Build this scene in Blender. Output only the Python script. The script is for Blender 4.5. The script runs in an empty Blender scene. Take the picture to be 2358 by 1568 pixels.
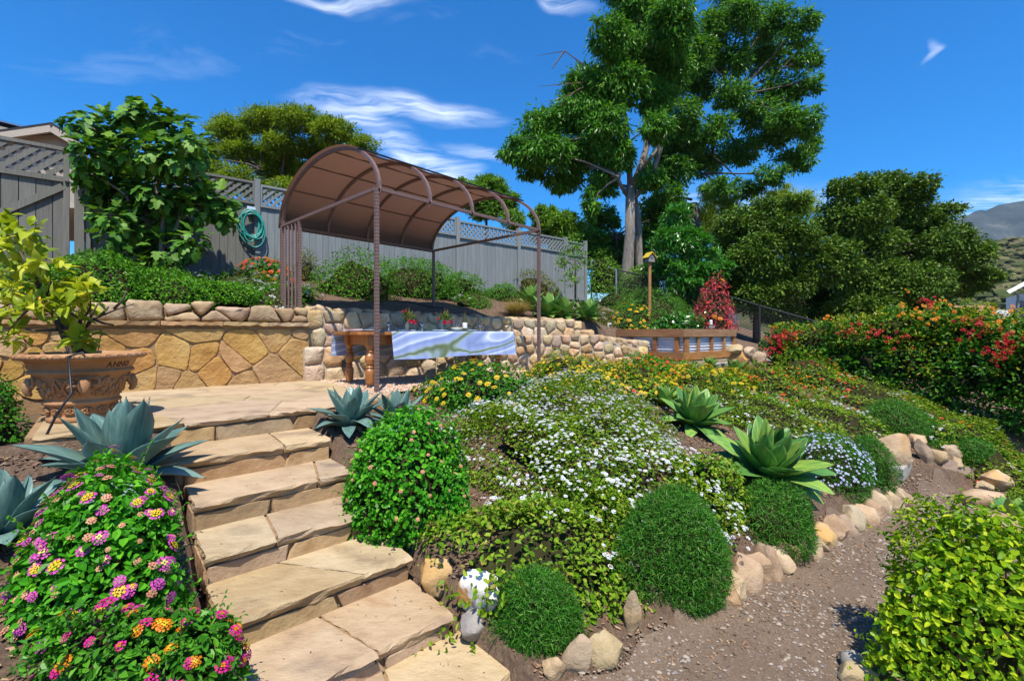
import bpy, bmesh, math, random
import numpy as np
from mathutils import Vector, Matrix, noise as mnoise

random.seed(7); RNG = np.random.default_rng(7)
R = math.radians
scene = bpy.context.scene
COL = scene.collection

# ---------------------------------------------------------------- camera, sky, sun, exposure
EYE = 0.75                                   # eye height above the patio, metres
cam_d = bpy.data.cameras.new('camera')
cam_d.sensor_width = 36.0; cam_d.lens = 16.0
cam_d.shift_y = -0.0081
cam_d.clip_start = 0.05; cam_d.clip_end = 8000
cam = bpy.data.objects.new('camera', cam_d); COL.objects.link(cam)
cam.location = (0, 0, EYE); cam.rotation_euler = (R(90), 0, 0)
scene.camera = cam

SUN_EL, SUN_AZ = 63.0, 171.0                 # azimuth clockwise from +Y: the sun stands behind the camera
sun_d = bpy.data.lights.new('sun', 'SUN'); sun_d.energy = 5.0; sun_d.angle = R(0.53); sun_d.color = (1.0, 0.945, 0.86)
sun = bpy.data.objects.new('sun', sun_d); COL.objects.link(sun)
sdir = Vector((math.sin(R(SUN_AZ))*math.cos(R(SUN_EL)), math.cos(R(SUN_AZ))*math.cos(R(SUN_EL)), math.sin(R(SUN_EL))))
sun.rotation_euler = sdir.to_track_quat('Z', 'Y').to_euler(); sun.location = (3, -12, 20)

world = bpy.data.worlds.new('World'); scene.world = world; world.use_nodes = True
wn, wl = world.node_tree.nodes, world.node_tree.links
wn.clear()
w_out = wn.new('ShaderNodeOutputWorld'); w_bg = wn.new('ShaderNodeBackground'); w_bg.inputs['Strength'].default_value = 0.15
sky = wn.new('ShaderNodeTexSky'); sky.sky_type = 'NISHITA'; sky.sun_disc = False
sky.sun_elevation = R(SUN_EL); sky.sun_rotation = R(SUN_AZ); sky.altitude = 300; sky.air_density = 1.0; sky.dust_density = 1.1; sky.ozone_density = 1.2
hsv = wn.new('ShaderNodeHueSaturation'); hsv.inputs['Saturation'].default_value = 2.2; hsv.inputs['Hue'].default_value = 0.506; hsv.inputs['Value'].default_value = 1.0
wl.new(sky.outputs[0], hsv.inputs['Color'])
# thin cirrus on a flat layer overhead: layer position = direction / height
tc = wn.new('ShaderNodeTexCoord'); sep = wn.new('ShaderNodeSeparateXYZ'); wl.new(tc.outputs['Generated'], sep.inputs[0])
def wmath(op, a, b=None, c=None, clamp=False):
    n = wn.new('ShaderNodeMath'); n.operation = op; n.use_clamp = clamp
    for i, v in enumerate((a, b, c)):
        if v is None: continue
        if isinstance(v, (int, float)): n.inputs[i].default_value = v
        else: wl.new(v, n.inputs[i])
    return n.outputs[0]
zc = wmath('MAXIMUM', sep.outputs[2], 0.03)
lx = wmath('DIVIDE', sep.outputs[0], zc); ly = wmath('DIVIDE', sep.outputs[1], zc)
comb = wn.new('ShaderNodeCombineXYZ'); wl.new(lx, comb.inputs[0]); wl.new(ly, comb.inputs[1])
warp = wn.new('ShaderNodeTexNoise'); warp.inputs['Scale'].default_value = 2.1; warp.inputs['Detail'].default_value = 3; wl.new(comb.outputs[0], warp.inputs['Vector'])
wsub = wn.new('ShaderNodeVectorMath'); wsub.operation = 'SUBTRACT'; wl.new(warp.outputs['Color'], wsub.inputs[0]); wsub.inputs[1].default_value = (.5, .5, .5)
wsc = wn.new('ShaderNodeVectorMath'); wsc.operation = 'SCALE'; wl.new(wsub.outputs[0], wsc.inputs[0]); wsc.inputs['Scale'].default_value = 0.42
wadd = wn.new('ShaderNodeVectorMath'); wadd.operation = 'ADD'; wl.new(comb.outputs[0], wadd.inputs[0]); wl.new(wsc.outputs[0], wadd.inputs[1])
def streaks(rot, sx, sy, seed):
    mp = wn.new('ShaderNodeMapping'); wl.new(wadd.outputs[0], mp.inputs['Vector'])
    mp.inputs['Rotation'].default_value = (0, 0, rot); mp.inputs['Scale'].default_value = (sx, sy, 1); mp.inputs['Location'].default_value = (seed, seed*1.7, seed)
    n = wn.new('ShaderNodeTexNoise'); n.inputs['Scale'].default_value = 1.0; n.inputs['Detail'].default_value = 9; n.inputs['Roughness'].default_value = 0.62
    wl.new(mp.outputs[0], n.inputs['Vector']); return n.outputs['Fac']
def wisp(x0, y0, x1, y1, width, gain):
    """soft band of cloud between two places on the layer, broken up by stretched noise"""
    ang = math.atan2(y1-y0, x1-x0); L = math.hypot(x1-x0, y1-y0)
    mp = wn.new('ShaderNodeMapping'); mp.vector_type = 'TEXTURE'; wl.new(wadd.outputs[0], mp.inputs['Vector'])
    mp.inputs['Location'].default_value = ((x0+x1)/2, (y0+y1)/2, 0); mp.inputs['Rotation'].default_value = (0, 0, ang)
    mp.inputs['Scale'].default_value = (L/2, width, 1)
    s = wn.new('ShaderNodeSeparateXYZ'); wl.new(mp.outputs[0], s.inputs[0])
    d2 = wmath('ADD', wmath('MULTIPLY', s.outputs[0], s.outputs[0]), wmath('MULTIPLY', s.outputs[1], s.outputs[1]))
    fall = wmath('POWER', wmath('SUBTRACT', 1.0, d2, clamp=True), 1.8)
    st = streaks(-ang-0.25, 2.6, 11.0, x0*3.1+y1)
    tex = wmath('MULTIPLY', wmath('SUBTRACT', st, 0.34, clamp=True), 2.1, clamp=True)
    return wmath('MULTIPLY', wmath('MULTIPLY', fall, tex), gain)
cl = wisp(-1.02, 1.96, 0.05, 2.15, 0.17, 1.05)
for a in ((-0.95, 2.02, -0.55, 2.30, .13, .9), (-0.80, 2.10, -0.20, 3.3, 0.26, 1.0), (-0.40, 2.35, 0.0, 2.75, 0.12, .55), (-.8, 1.36, -0.25, 1.45, 0.05, 1.0), (0.06, 1.36, 0.28, 1.46, 0.06, 1.0),
          (2.9, 3.0, 6.5, 4.6, 1.7, 1.0), (0.6, 3.6, 3.0, 3.4, 0.6, .55), (1.4, 1.6, 1.55, 1.66, 0.03, .4), (-3.5, 2.6, -2.2, 3.1, .3, .4)):
    cl = wmath('ADD', cl, wisp(*a))
veil = wmath('MULTIPLY', wmath('SUBTRACT', streaks(0.5, .5, 1.4, 3.3), 0.60, clamp=True), .8)
cl = wmath('ADD', cl, veil, clamp=True)
cl = wmath('MULTIPLY', cl, wmath('MULTIPLY', wmath('SUBTRACT', sep.outputs[2], 0.02, clamp=True), 8.0, clamp=True))
cmix = wn.new('ShaderNodeMix'); cmix.data_type = 'RGBA'; wl.new(cl, cmix.inputs['Factor'])
wl.new(hsv.outputs[0], cmix.inputs['A']); cmix.inputs['B'].default_value = (7.6, 8.0, 8.6, 1)
wl.new(cmix.outputs['Result'], w_bg.inputs['Color']); wl.new(w_bg.outputs[0], w_out.inputs['Surface'])

vs = scene.view_settings; vs.view_transform = 'Standard'; vs.look = 'None'; vs.exposure = 0.56; vs.gamma = 1.0; vs.use_curve_mapping = False
scene.render.engine = 'CYCLES'
cy = scene.cycles; cy.max_bounces = 6; cy.diffuse_bounces = 3; cy.glossy_bounces = 2; cy.transmission_bounces = 4; cy.transparent_max_bounces = 6; cy.volume_bounces = 0
cy.caustics_reflective = False; cy.caustics_refractive = False; cy.sample_clamp_indirect = 6
cy.use_denoising = True
try: cy.denoiser = 'OPENIMAGEDENOISE'; cy.denoising_prefilter = 'ACCURATE'; cy.denoising_input_passes = 'RGB_ALBEDO_NORMAL'
except Exception: pass

# ---------------------------------------------------------------- helpers
FD, CXD, HD = 1048.0, 1179.0, 765.0          # focal length, centre and horizon used when the photograph was surveyed
def P(x, y, Y):
    """surveyed sight line -> the point on it at distance Y in front of the camera"""
    return Vector(((x-CXD)/FD*Y, Y, EYE-(y-HD)/FD*Y))
AX = Vector((.76, .65, 0)).normalized(); NX = Vector((-.65, .76, 0)).normalized()   # garden axes: along the terraces, up the hill
def pq(x, y): return x*AX.x+y*AX.y, x*NX.x+y*NX.y
def xy(p, q): return p*AX.x+q*NX.x, p*AX.y+q*NX.y
def sstep(a, b, x):
    t = np.clip((x-a)/(b-a), 0, 1); return t*t*(3-2*t)
def pw(x, pts): return np.interp(x, [a for a, b in pts], [b for a, b in pts])

WALLQ = [(-8, 7.85), (-1, 7.85), (1.9, 7.62), (4.3, 7.35), (6.0, 7.15), (7.6, 6.95), (8.9, 6.9), (9.4, 6.9), (11.8, 5.9), (30, 5.9)]
EDGEQ = [(-8, 4.8), (1.7, 4.8), (2.2, 5.15), (6, 5.3), (8, 5.0), (12, 4.7), (30, 4.7)]
PATHQ = [(-8, 1.5), (2.2, 1.62), (4, 1.5), (6, 1.28), (7.2, 1.1), (9, .6), (14, -.5), (30, -.5)]
def zt(x, y):
    """height of the garden's ground"""
    x = np.asarray(x, float); y = np.asarray(y, float)
    p = x*AX.x+y*AX.y; q = x*NX.x+y*NX.y
    wq = pw(p, WALLQ); eq = pw(p, EDGEQ); aq = pw(p, PATHQ)
    low = -1.08 - .03*np.clip(p-3, 0, 12) - .05*np.clip(.6-q, 0, 4)*sstep(2, 5, p)
    edge = np.where(p > 2.6, -.86, -1.0)
    bed = edge+(-.03-edge)*np.clip((q-aq)/(eq-aq), 0, 1)
    bed = bed+.10*np.sin(np.clip((q-aq)/(eq-aq), 0, 1)*math.pi)*sstep(3, 5, p)
    z = low+(bed-low)*sstep(aq-.22, aq+.06, q)
    up = .98+(2.05-.98)*np.clip((q-wq-.15)/(11.35-wq), 0, 1)+.13*np.clip(q-11.4, 0, 12)
    east = sstep(8.7, 9.6, p)                       # past the wall's end the bank starts lower
    up2 = .02+(1.95-.02)*np.clip((q-5.2)/(11.35-5.2), 0, 1)+.13*np.clip(q-11.4, 0, 12)
    upw = z+(up-z)*sstep(wq+.10, wq+.32, q)
    upe = np.where(q > 5.2, up2, z)
    z = upw*(1-east)+upe*east
    # the stairs' trench
    u = .74*x+.67*y; v = .67*x-.74*y
    st = (u > .42)*(u < 1.56)*(v > -4.95)*(v < -1.5)
    z = np.where(st, np.minimum(z, -1.07*(v+4.75)/2.9-.30), z)
    pat = (q > 4.82)*(q < wq+.1)*(p < 2.3)
    z = np.where(pat, -.2, z)
    z = z-np.clip(p-14, 0, 60)*.07*sstep(14, 18, p)
    far = np.hypot(x, y)
    z = z*(1-sstep(30, 80, far))+(-2.0)*sstep(30, 80, far)
    bump = .025*np.sin(x*3.1+1.3*np.sin(y*2.3))*np.sin(y*2.7+x)+.012*np.sin(x*7.3+2*y)*np.sin(y*8.1)
    return z+bump*(1-((q > 5.0)*(q < wq)*(p < 8.8)))
def G(x, y, ymax=60.0):
    """where the sight line through (x, y) meets the ground"""
    Y = np.linspace(.8, ymax, 6000); X = (x-CXD)/FD*Y; Z = EYE-(y-HD)/FD*Y
    g = zt(X, Y); i = np.argmax(Z <= g)
    if Z[i] > g[i]: i = len(Y)-1
    return Vector((X[i], Y[i], g[i]))
def gz(x, y): return float(zt(x, y))

def tag(o, label=None, cat=None, group=None, kind=None):
    if label: o['label'] = label
    if cat: o['category'] = cat
    if group: o['group'] = group
    if kind: o['kind'] = kind
    return o
def empty(name, loc, parent=None):
    o = bpy.data.objects.new(name, None); COL.objects.link(o); o.empty_display_size = .1
    if parent is not None: o.parent = parent; o.location = Vector(loc)-wloc(parent)
    else: o.location = loc
    return o
def wloc(o):
    l = Vector((0, 0, 0))
    while o is not None: l = l+Vector(o.location); o = o.parent
    return l
def fmesh(name, V, F, mats, smooth=False, midx=None):
    """mesh from an (n,3) array and faces: (m,k) array or list of lists"""
    me = bpy.data.meshes.new(name); V = np.asarray(V, np.float32)
    me.vertices.add(len(V)); me.vertices.foreach_set('co', V.ravel())
    if isinstance(F, np.ndarray):
        m, k = F.shape; li = F.ravel().astype(np.int32); ls = (np.arange(m)*k).astype(np.int32)
    else:
        m = len(F); tot = np.array([len(f) for f in F], np.int32); li = np.fromiter((i for f in F for i in f), np.int32)
        ls = np.concatenate(([0], np.cumsum(tot)[:-1])).astype(np.int32) if m else np.zeros(0, np.int32)
    me.loops.add(len(li)); me.loops.foreach_set('vertex_index', li)
    me.polygons.add(m); me.polygons.foreach_set('loop_start', ls)
    if not isinstance(mats, (list, tuple)): mats = [mats]
    for a in mats: me.materials.append(a)
    if midx is not None: me.polygons.foreach_set('material_index', np.asarray(midx, np.int32))
    me.polygons.foreach_set('use_smooth', np.full(m, bool(smooth)))
    me.update(calc_edges=True)
    return me
def obj(name, V, F, mat, parent=None, smooth=False, loc=None, midx=None, kind=None):
    """one mesh object; V in world coordinates; its origin is the parent's, loc, or the base centre of V"""
    V = np.asarray(V, float).reshape(-1, 3)
    if loc is None:
        loc = wloc(parent) if parent is not None else Vector(((V[:, 0].min()+V[:, 0].max())/2, (V[:, 1].min()+V[:, 1].max())/2, V[:, 2].min()))
    me = fmesh(name, V-np.array(loc), F, mat, smooth, midx)
    o = bpy.data.objects.new(name, me); COL.objects.link(o)
    o.location = Vector(loc)-wloc(parent) if parent is not None else loc
    o.parent = parent
    if kind: o['kind'] = kind
    return o
def inst(name, me, parent, loc, rot=None, scale=1.0):
    """another object that shares a mesh; loc in world coordinates"""
    o = bpy.data.objects.new(name, me); COL.objects.link(o); o.parent = parent
    o.location = Vector(loc)-wloc(parent) if parent is not None else Vector(loc)
    if rot is not None:
        o.rotation_mode = 'QUATERNION'; o.rotation_quaternion = rot
    o.scale = (scale,)*3 if isinstance(scale, (int, float)) else scale
    return o

class MB:
    """collects shapes into one mesh"""
    def __init__(s): s.v = []; s.f = []; s.m = []; s.cm = 0
    def add(s, V, F):
        b = len(s.v); s.v.extend([tuple(map(float, a)) for a in V]); s.f.extend([[b+i for i in f] for f in F]); s.m.extend([s.cm]*len(F)); return s
    def box(s, c, size, ex=(1, 0, 0), ey=(0, 1, 0), ez=(0, 0, 1), jit=0):
        c, ex, ey, ez = Vector(c), Vector(ex), Vector(ey), Vector(ez); a, b, d = [t/2 for t in size]
        V = []
        for sz in (-1, 1):
            for sx, sy in ((-1, -1), (1, -1), (1, 1), (-1, 1)):
                V.append(c+ex*(a*sx)+ey*(b*sy)+ez*(d*sz)+(Vector([random.uniform(-jit, jit) for _ in range(3)]) if jit else Vector()))
        return s.add(V, [(0, 3, 2, 1), (4, 5, 6, 7), (0, 1, 5, 4), (1, 2, 6, 5), (2, 3, 7, 6), (3, 0, 4, 7)])
    def bar(s, a, b, w, h=None, up=(0, 0, 1)):
        a, b = Vector(a), Vector(b); d = b-a; L = d.length; d.normalize(); up = Vector(up)
        if abs(d.dot(up)) > .98: up = Vector((0, 1, 0))
        ex = d.cross(up).normalized(); ey = ex.cross(d)
        return s.box((a+b)/2, (w, h or w, L), ex, ey, d)
    def tube(s, pts, rad, n=6, cap=True):
        pts = [Vector(p) for p in pts]; V = []; F = []
        if isinstance(rad, (int, float)): rad = [rad]*len(pts)
        prev = None
        for i, p in enumerate(pts):
            t = (pts[min(i+1, len(pts)-1)]-pts[max(i-1, 0)])
            if t.length < 1e-9: t = Vector((0, 0, 1))
            t.normalize()
            if prev is None: prev = t.orthogonal()
            e = (prev-t*prev.dot(t))
            if e.length < 1e-6: e = t.orthogonal()
            e.normalize(); prev = e; g = t.cross(e)
            for k in range(n):
                a = 2*math.pi*k/n; V.append(p+(e*math.cos(a)+g*math.sin(a))*rad[i])
        for i in range(len(pts)-1):
            for k in range(n):
                F.append((i*n+k, i*n+(k+1) % n, (i+1)*n+(k+1) % n, (i+1)*n+k))
        if cap: F.append(tuple(range(n-1, -1, -1))); F.append(tuple(range((len(pts)-1)*n, len(pts)*n)))
        return s.add(V, F)
    def lathe(s, prof, c=(0, 0, 0), n=20, cap=True):
        V = []; F = []
        for r, z in prof:
            for k in range(n): a = 2*math.pi*k/n; V.append((c[0]+r*math.cos(a), c[1]+r*math.sin(a), c[2]+z))
        for i in range(len(prof)-1):
            for k in range(n): F.append((i*n+k, i*n+(k+1) % n, (i+1)*n+(k+1) % n, (i+1)*n+k))
        if cap: F.append(tuple(range(n-1, -1, -1))); F.append(tuple(range((len(prof)-1)*n, len(prof)*n)))
        return s.add(V, F)
    def build(s, name, mat, parent=None, smooth=False, loc=None, kind=None):
        return obj(name, s.v, s.f, mat, parent, smooth, loc, s.m if isinstance(mat, (list, tuple)) else None, kind)

# ---------------------------------------------------------------- materials
def nt(name):
    m = bpy.data.materials.new(name); m.use_nodes = True; t = m.node_tree
    for n in list(t.nodes): t.nodes.remove(n)
    o = t.nodes.new('ShaderNodeOutputMaterial'); return m, t, o
def ramp(t, cols, pos=None):
    r = t.nodes.new('ShaderNodeValToRGB'); e = r.color_ramp.elements
    k = len(cols); pos = pos or [i/(k-1) for i in range(k)]
    while len(e) < k: e.new(.5)
    for i in range(k): e[i].position = pos[i]; e[i].color = (*cols[i], 1)
    return r
def SM(name, cols, scale=4, detail=6, rough=.85, bump=.3, bscale=30, stretch=(1, 1, 1), spec=.25, rnd=.25, hue=.02, speck=None, metallic=0, pos=None, bdist=.02, stain=None):
    """surface material: colours from noise, a fine bump, and a shift of tone from object to object"""
    m, t, o = nt(name); L = t.links.new
    b = t.nodes.new('ShaderNodeBsdfPrincipled'); b.inputs['Roughness'].default_value = rough; b.inputs['Specular IOR Level'].default_value = spec; b.inputs['Metallic'].default_value = metallic
    tcn = t.nodes.new('ShaderNodeTexCoord'); oi = t.nodes.new('ShaderNodeObjectInfo')
    mp = t.nodes.new('ShaderNodeMapping'); mp.inputs['Scale'].default_value = stretch; L(tcn.outputs['Object'], mp.inputs['Vector'])
    sc = t.nodes.new('ShaderNodeMath'); sc.operation = 'MULTIPLY'; sc.inputs[1].default_value = 37.0; L(oi.outputs['Random'], sc.inputs[0])
    n1 = t.nodes.new('ShaderNodeTexNoise'); n1.noise_dimensions = '4D'; n1.inputs['Scale'].default_value = scale; n1.inputs['Detail'].default_value = detail; n1.inputs['Roughness'].default_value = .6
    L(mp.outputs[0], n1.inputs['Vector']); L(sc.outputs[0], n1.inputs['W'])
    cr = ramp(t, cols, pos or [.28+.44*i/(len(cols)-1) for i in range(len(cols))]); L(n1.outputs['Fac'], cr.inputs[0]); out = cr.outputs[0]
    if stain:
        n3 = t.nodes.new('ShaderNodeTexNoise'); n3.noise_dimensions = '4D'; n3.inputs['Scale'].default_value = stain[1]; n3.inputs['Detail'].default_value = 5; L(mp.outputs[0], n3.inputs['Vector']); L(sc.outputs[0], n3.inputs['W'])
        r3 = ramp(t, [(0, 0, 0), (1, 1, 1)], [stain[2], stain[2]+.12]); L(n3.outputs['Fac'], r3.inputs[0])
        mx = t.nodes.new('ShaderNodeMix'); mx.data_type = 'RGBA'; L(r3.outputs[0], mx.inputs['Factor']); L(out, mx.inputs['A']); mx.inputs['B'].default_value = (*stain[0], 1); out = mx.outputs['Result']
    if speck:
        n2 = t.nodes.new('ShaderNodeTexVoronoi'); n2.inputs['Scale'].default_value = speck[1]; L(tcn.outputs['Object'], n2.inputs['Vector'])
        r2 = ramp(t, speck[0]); L(n2.outputs['Color'], r2.inputs[0])
        mx = t.nodes.new('ShaderNodeMix'); mx.data_type = 'RGBA'; mx.inputs['Factor'].default_value = speck[2]; L(out, mx.inputs['A']); L(r2.outputs[0], mx.inputs['B']); out = mx.outputs['Result']
    if rnd:
        h = t.nodes.new('ShaderNodeHueSaturation'); L(out, h.inputs['Color'])
        def rr(k, lo, hi):
            a = t.nodes.new('ShaderNodeMath'); a.operation = 'MULTIPLY'; a.inputs[1].default_value = k; L(oi.outputs['Random'], a.inputs[0])
            f = t.nodes.new('ShaderNodeMath'); f.operation = 'FRACT'; L(a.outputs[0], f.inputs[0])
            g = t.nodes.new('ShaderNodeMapRange'); g.inputs['To Min'].default_value = lo; g.inputs['To Max'].default_value = hi; L(f.outputs[0], g.inputs['Value']); return g.outputs[0]
        L(rr(1, 1-rnd, 1+rnd), h.inputs['Value']); L(rr(13.7, .5-hue, .5+hue), h.inputs['Hue']); L(rr(7.3, 1-rnd*.8, 1+rnd*.6), h.inputs['Saturation']); out = h.outputs[0]
    L(out, b.inputs['Base Color'])
    if bump:
        nb = t.nodes.new('ShaderNodeTexNoise'); nb.inputs['Scale'].default_value = bscale; nb.inputs['Detail'].default_value = 8; nb.inputs['Roughness'].default_value = .65; L(mp.outputs[0], nb.inputs['Vector'])
        bp = t.nodes.new('ShaderNodeBump'); bp.inputs['Strength'].default_value = bump; bp.inputs['Distance'].default_value = bdist; L(nb.outputs['Fac'], bp.inputs['Height']); L(bp.outputs[0], b.inputs['Normal'])
    L(b.outputs[0], o.inputs['Surface']); return m
def LM(name, cols, rough=.5, trans=.22, tcol=None, spec=.16, byobj=False, pos=None):
    """leaf material: tone from leaf to leaf, some light passing through"""
    m, t, o = nt(name); L = t.links.new
    b = t.nodes.new('ShaderNodeBsdfPrincipled'); b.inputs['Roughness'].default_value = rough; b.inputs['Specular IOR Level'].default_value = spec
    if byobj: src = t.nodes.new('ShaderNodeObjectInfo').outputs['Random']
    else: src = t.nodes.new('ShaderNodeNewGeometry').outputs['Random Per Island']
    cr = ramp(t, cols, pos); L(src, cr.inputs[0]); L(cr.outputs[0], b.inputs['Base Color'])
    if trans:
        tr = t.nodes.new('ShaderNodeBsdfTranslucent'); mu = t.nodes.new('ShaderNodeMix'); mu.data_type = 'RGBA'; mu.blend_type = 'MULTIPLY'; mu.inputs['Factor'].default_value = 1
        L(cr.outputs[0], mu.inputs['A']); mu.inputs['B'].default_value = (*(tcol or (2.0, 1.9, .8)), 1); L(mu.outputs['Result'], tr.inputs['Color'])
        ms = t.nodes.new('ShaderNodeMixShader'); ms.inputs[0].default_value = trans; L(b.outputs[0], ms.inputs[1]); L(tr.outputs[0], ms.inputs[2]); L(ms.outputs[0], o.inputs['Surface'])
    else: L(b.outputs[0], o.inputs['Surface'])
    return m
def PM(name, col, rough=.5, spec=.4, metallic=0):
    m, t, o = nt(name); b = t.nodes.new('ShaderNodeBsdfPrincipled'); b.inputs['Base Color'].default_value = (*col, 1); b.inputs['Roughness'].default_value = rough
    b.inputs['Specular IOR Level'].default_value = spec; b.inputs['Metallic'].default_value = metallic; t.links.new(b.outputs[0], o.inputs['Surface']); return m
M_TREAD = SM('pale_sandstone', [(.25, .172, .10), (.37, .265, .15), (.44, .33, .195), (.36, .245, .13)], scale=3.0, stretch=(1, 1.6, 3), detail=10, bump=.9, bscale=13, rnd=.13, hue=.008, bdist=.018, stain=((.24, .175, .115), 2.0, .57))
M_RISER = SM('ochre_sandstone', [(.25, .16, .08), (.35, .235, .12), (.41, .29, .165)], scale=3.5, bump=.75, bscale=11, rnd=.18, hue=.012, bdist=.02, stain=((.26, .15, .065), 3.5, .60))
M_VENEER = SM('golden_sandstone', [(.31, .165, .052), (.44, .26, .09), (.50, .325, .135)], scale=2.8, detail=9, bump=1.0, bscale=8, rnd=.16, hue=.008, bdist=.045, stain=((.38, .20, .09), 2.4, .60))
M_RUBBLE = SM('rubble_sandstone', [(.30, .20, .10), (.47, .345, .20), (.55, .435, .29)], scale=5, bump=.8, bscale=17, rnd=.28, hue=.024, bdist=.02, stain=((.42, .22, .07), 3.0, .60))
M_BOULDER = SM('pale_boulder', [(.26, .17, .09), (.40, .285, .16), (.49, .375, .235)], scale=4, bump=.8, bscale=14, rnd=.16, hue=.012, bdist=.025, stain=((.47, .27, .10), 2.6, .58))
M_OCHREB = SM('ochre_boulder', [(.36, .20, .07), (.47, .28, .11), (.50, .34, .17)], scale=4, bump=.7, bscale=14, rnd=.1, hue=.01)
M_GREYB = SM('grey_boulder', [(.16, .145, .13), (.25, .23, .20), (.33, .30, .26)], scale=5, bump=.9, bscale=16, rnd=.1, hue=.01)
M_PAINTB = SM('whitewashed_boulder', [(.55, .27, .08), (.58, .31, .10), (.72, .69, .62), (.78, .76, .70)], scale=6, detail=4, bump=.5, bscale=20, rnd=0, pos=[.3, .485, .515, .8])
M_MORTAR = SM('sandy_mortar', [(.27, .165, .08), (.36, .235, .12)], scale=14, bump=.7, bscale=60, rnd=0)
M_MORTARW = SM('pale_mortar', [(.36, .30, .23), (.48, .42, .35)], scale=14, bump=.7, bscale=60, rnd=0)
M_SOIL = SM('garden_soil', [(.085, .055, .036), (.135, .090, .060), (.19, .130, .085)], scale=9, detail=10, rough=.95, bump=1.0, bscale=55, rnd=0, bdist=.03, speck=([(.06, .04, .025), (.16, .10, .06), (.26, .17, .10)], 55, .5))
M_PATH = SM('packed_dirt', [(.115, .078, .05), (.155, .108, .07), (.20, .145, .097)], scale=2.2, detail=10, rough=.95, bump=.7, bscale=70, rnd=0, bdist=.02, speck=([(.09, .062, .042), (.17, .12, .08), (.27, .21, .155)], 95, .42))
M_GRAVEL = SM('pea_gravel', [(.28, .18, .11), (.40, .28, .18), (.46, .36, .25)], scale=20, rough=.9, bump=1.0, bscale=90, rnd=0, bdist=.03, speck=([(.2, .12, .07), (.42, .27, .16), (.55, .46, .36)], 75, .65))
M_PEB = LM('pebble_stone', [(.10, .075, .05), (.19, .13, .085), (.26, .20, .14), (.34, .29, .23), (.17, .155, .14)], rough=.85, trans=0, spec=.2)
M_PEBT = LM('terrace_pebble', [(.34, .20, .12), (.48, .33, .21), (.55, .44, .32), (.45, .25, .15), (.60, .53, .45)], rough=.8, trans=0, spec=.2)
M_CHIP = LM('bark_chip', [(.07, .04, .025), (.17, .10, .055), (.27, .16, .085), (.36, .24, .14), (.12, .09, .07)], rough=.9, trans=0, spec=.1)
M_STEEL = SM('brown_steel', [(.135, .082, .070), (.185, .115, .098)], scale=20, rough=.55, bump=.15, bscale=120, rnd=0, spec=.4)
M_WOOD = SM('redwood', [(.20, .085, .03), (.32, .15, .055), (.40, .21, .085)], scale=3.0, stretch=(1.2, 1.2, 9), detail=8, rough=.6, bump=.3, bscale=22, rnd=.15, hue=.01)
M_TABLE = SM('varnished_pine', [(.22, .075, .02), (.34, .13, .035), (.42, .18, .05)], scale=3.5, stretch=(5, 5, 1), rough=.35, bump=.1, rnd=0, spec=.5)
M_TIMBER = SM('weathered_timber', [(.30, .19, .12), (.42, .30, .21), (.47, .36, .27)], scale=4, stretch=(1, 1, 8), rough=.8, bump=.4, rnd=.1)
M_CONC = SM('concrete_edging', [(.28, .26, .23), (.38, .35, .31)], scale=6, rough=.9, bump=.4, bscale=50, rnd=.08)
M_FENCE = SM('grey_stained_wood', [(.165, .18, .172), (.205, .223, .217), (.235, .255, .25)], scale=3, stretch=(14, 14, .8), rough=.75, bump=.25, bscale=10, rnd=.07, hue=.012)
M_FENCEL = SM('olive_grey_wood', [(.125, .125, .105), (.16, .157, .134), (.19, .187, .162)], scale=3, stretch=(14, 14, .8), rough=.75, bump=.25, bscale=10, rnd=.08, hue=.012)
M_TERRA = SM('terracotta', [(.25, .12, .052), (.35, .18, .080), (.44, .27, .14)], scale=4, bump=.35, bscale=30, rnd=0, rough=.8, stain=((.17, .10, .06), 3, .62))
M_BARK = SM('grey_bark', [(.12, .095, .075), (.235, .20, .165), (.32, .28, .24)], scale=4, stretch=(3, 3, .6), bump=.9, bscale=12, rnd=.1, bdist=.04)
M_BARKD = SM('dark_bark', [(.045, .032, .025), (.085, .065, .05), (.13, .10, .08)], scale=6, stretch=(2, 2, .6), bump=.6, bscale=20, rnd=.1)
M_TWIG = SM('dry_twig', [(.10, .065, .04), (.20, .14, .09)], scale=10, bump=0, rnd=0)
M_BLACK = PM('black_plastic', (.012, .012, .013), .45)
M_STUCCO = SM('beige_stucco', [(.40, .34, .27), (.45, .39, .31)], scale=8, bump=.3, bscale=80, rnd=0)
M_WHITE = SM('white_paint', [(.66, .64, .60), (.74, .73, .70)], scale=3, bump=.05, rnd=0, rough=.6)
M_ROOFD = SM('dark_roof', [(.02, .02, .022), (.05, .05, .055)], scale=12, bump=.4, rnd=0)

# ---------------------------------------------------------------- ground
def axis_pts(a, b, step, far, grow=1.22):
    c = list(np.arange(a, b+1e-6, step)); d = step; x = c[-1]
    while x < far: d *= grow; x += d; c.append(x)
    d = step; x = c[0]; lo = []
    while x > -far: d *= grow; x -= d; lo.append(x)
    return np.array(lo[::-1]+c)
gp = axis_pts(-7, 14, .075, 3500, 1.18); gq = axis_pts(-2, 12, .07, 3500, 1.18)
PPm, QQm = np.meshgrid(gp, gq)
XX = PPm*AX.x+QQm*NX.x; YY = PPm*AX.y+QQm*NX.y
ZZ = zt(XX, YY)
nc = len(gp); nr = len(gq)
idx = np.arange(nr*nc).reshape(nr, nc)
GF = np.stack([idx[:-1, :-1], idx[:-1, 1:], idx[1:, 1:], idx[1:, :-1]], -1).reshape(-1, 4)
ground = obj('ground', np.stack([XX, YY, ZZ], -1).reshape(-1, 3), GF, M_SOIL, smooth=True, loc=(0, 0, 0))
tag(ground, 'brown mulched garden soil sloping up the hillside', 'ground', kind='structure')

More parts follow.
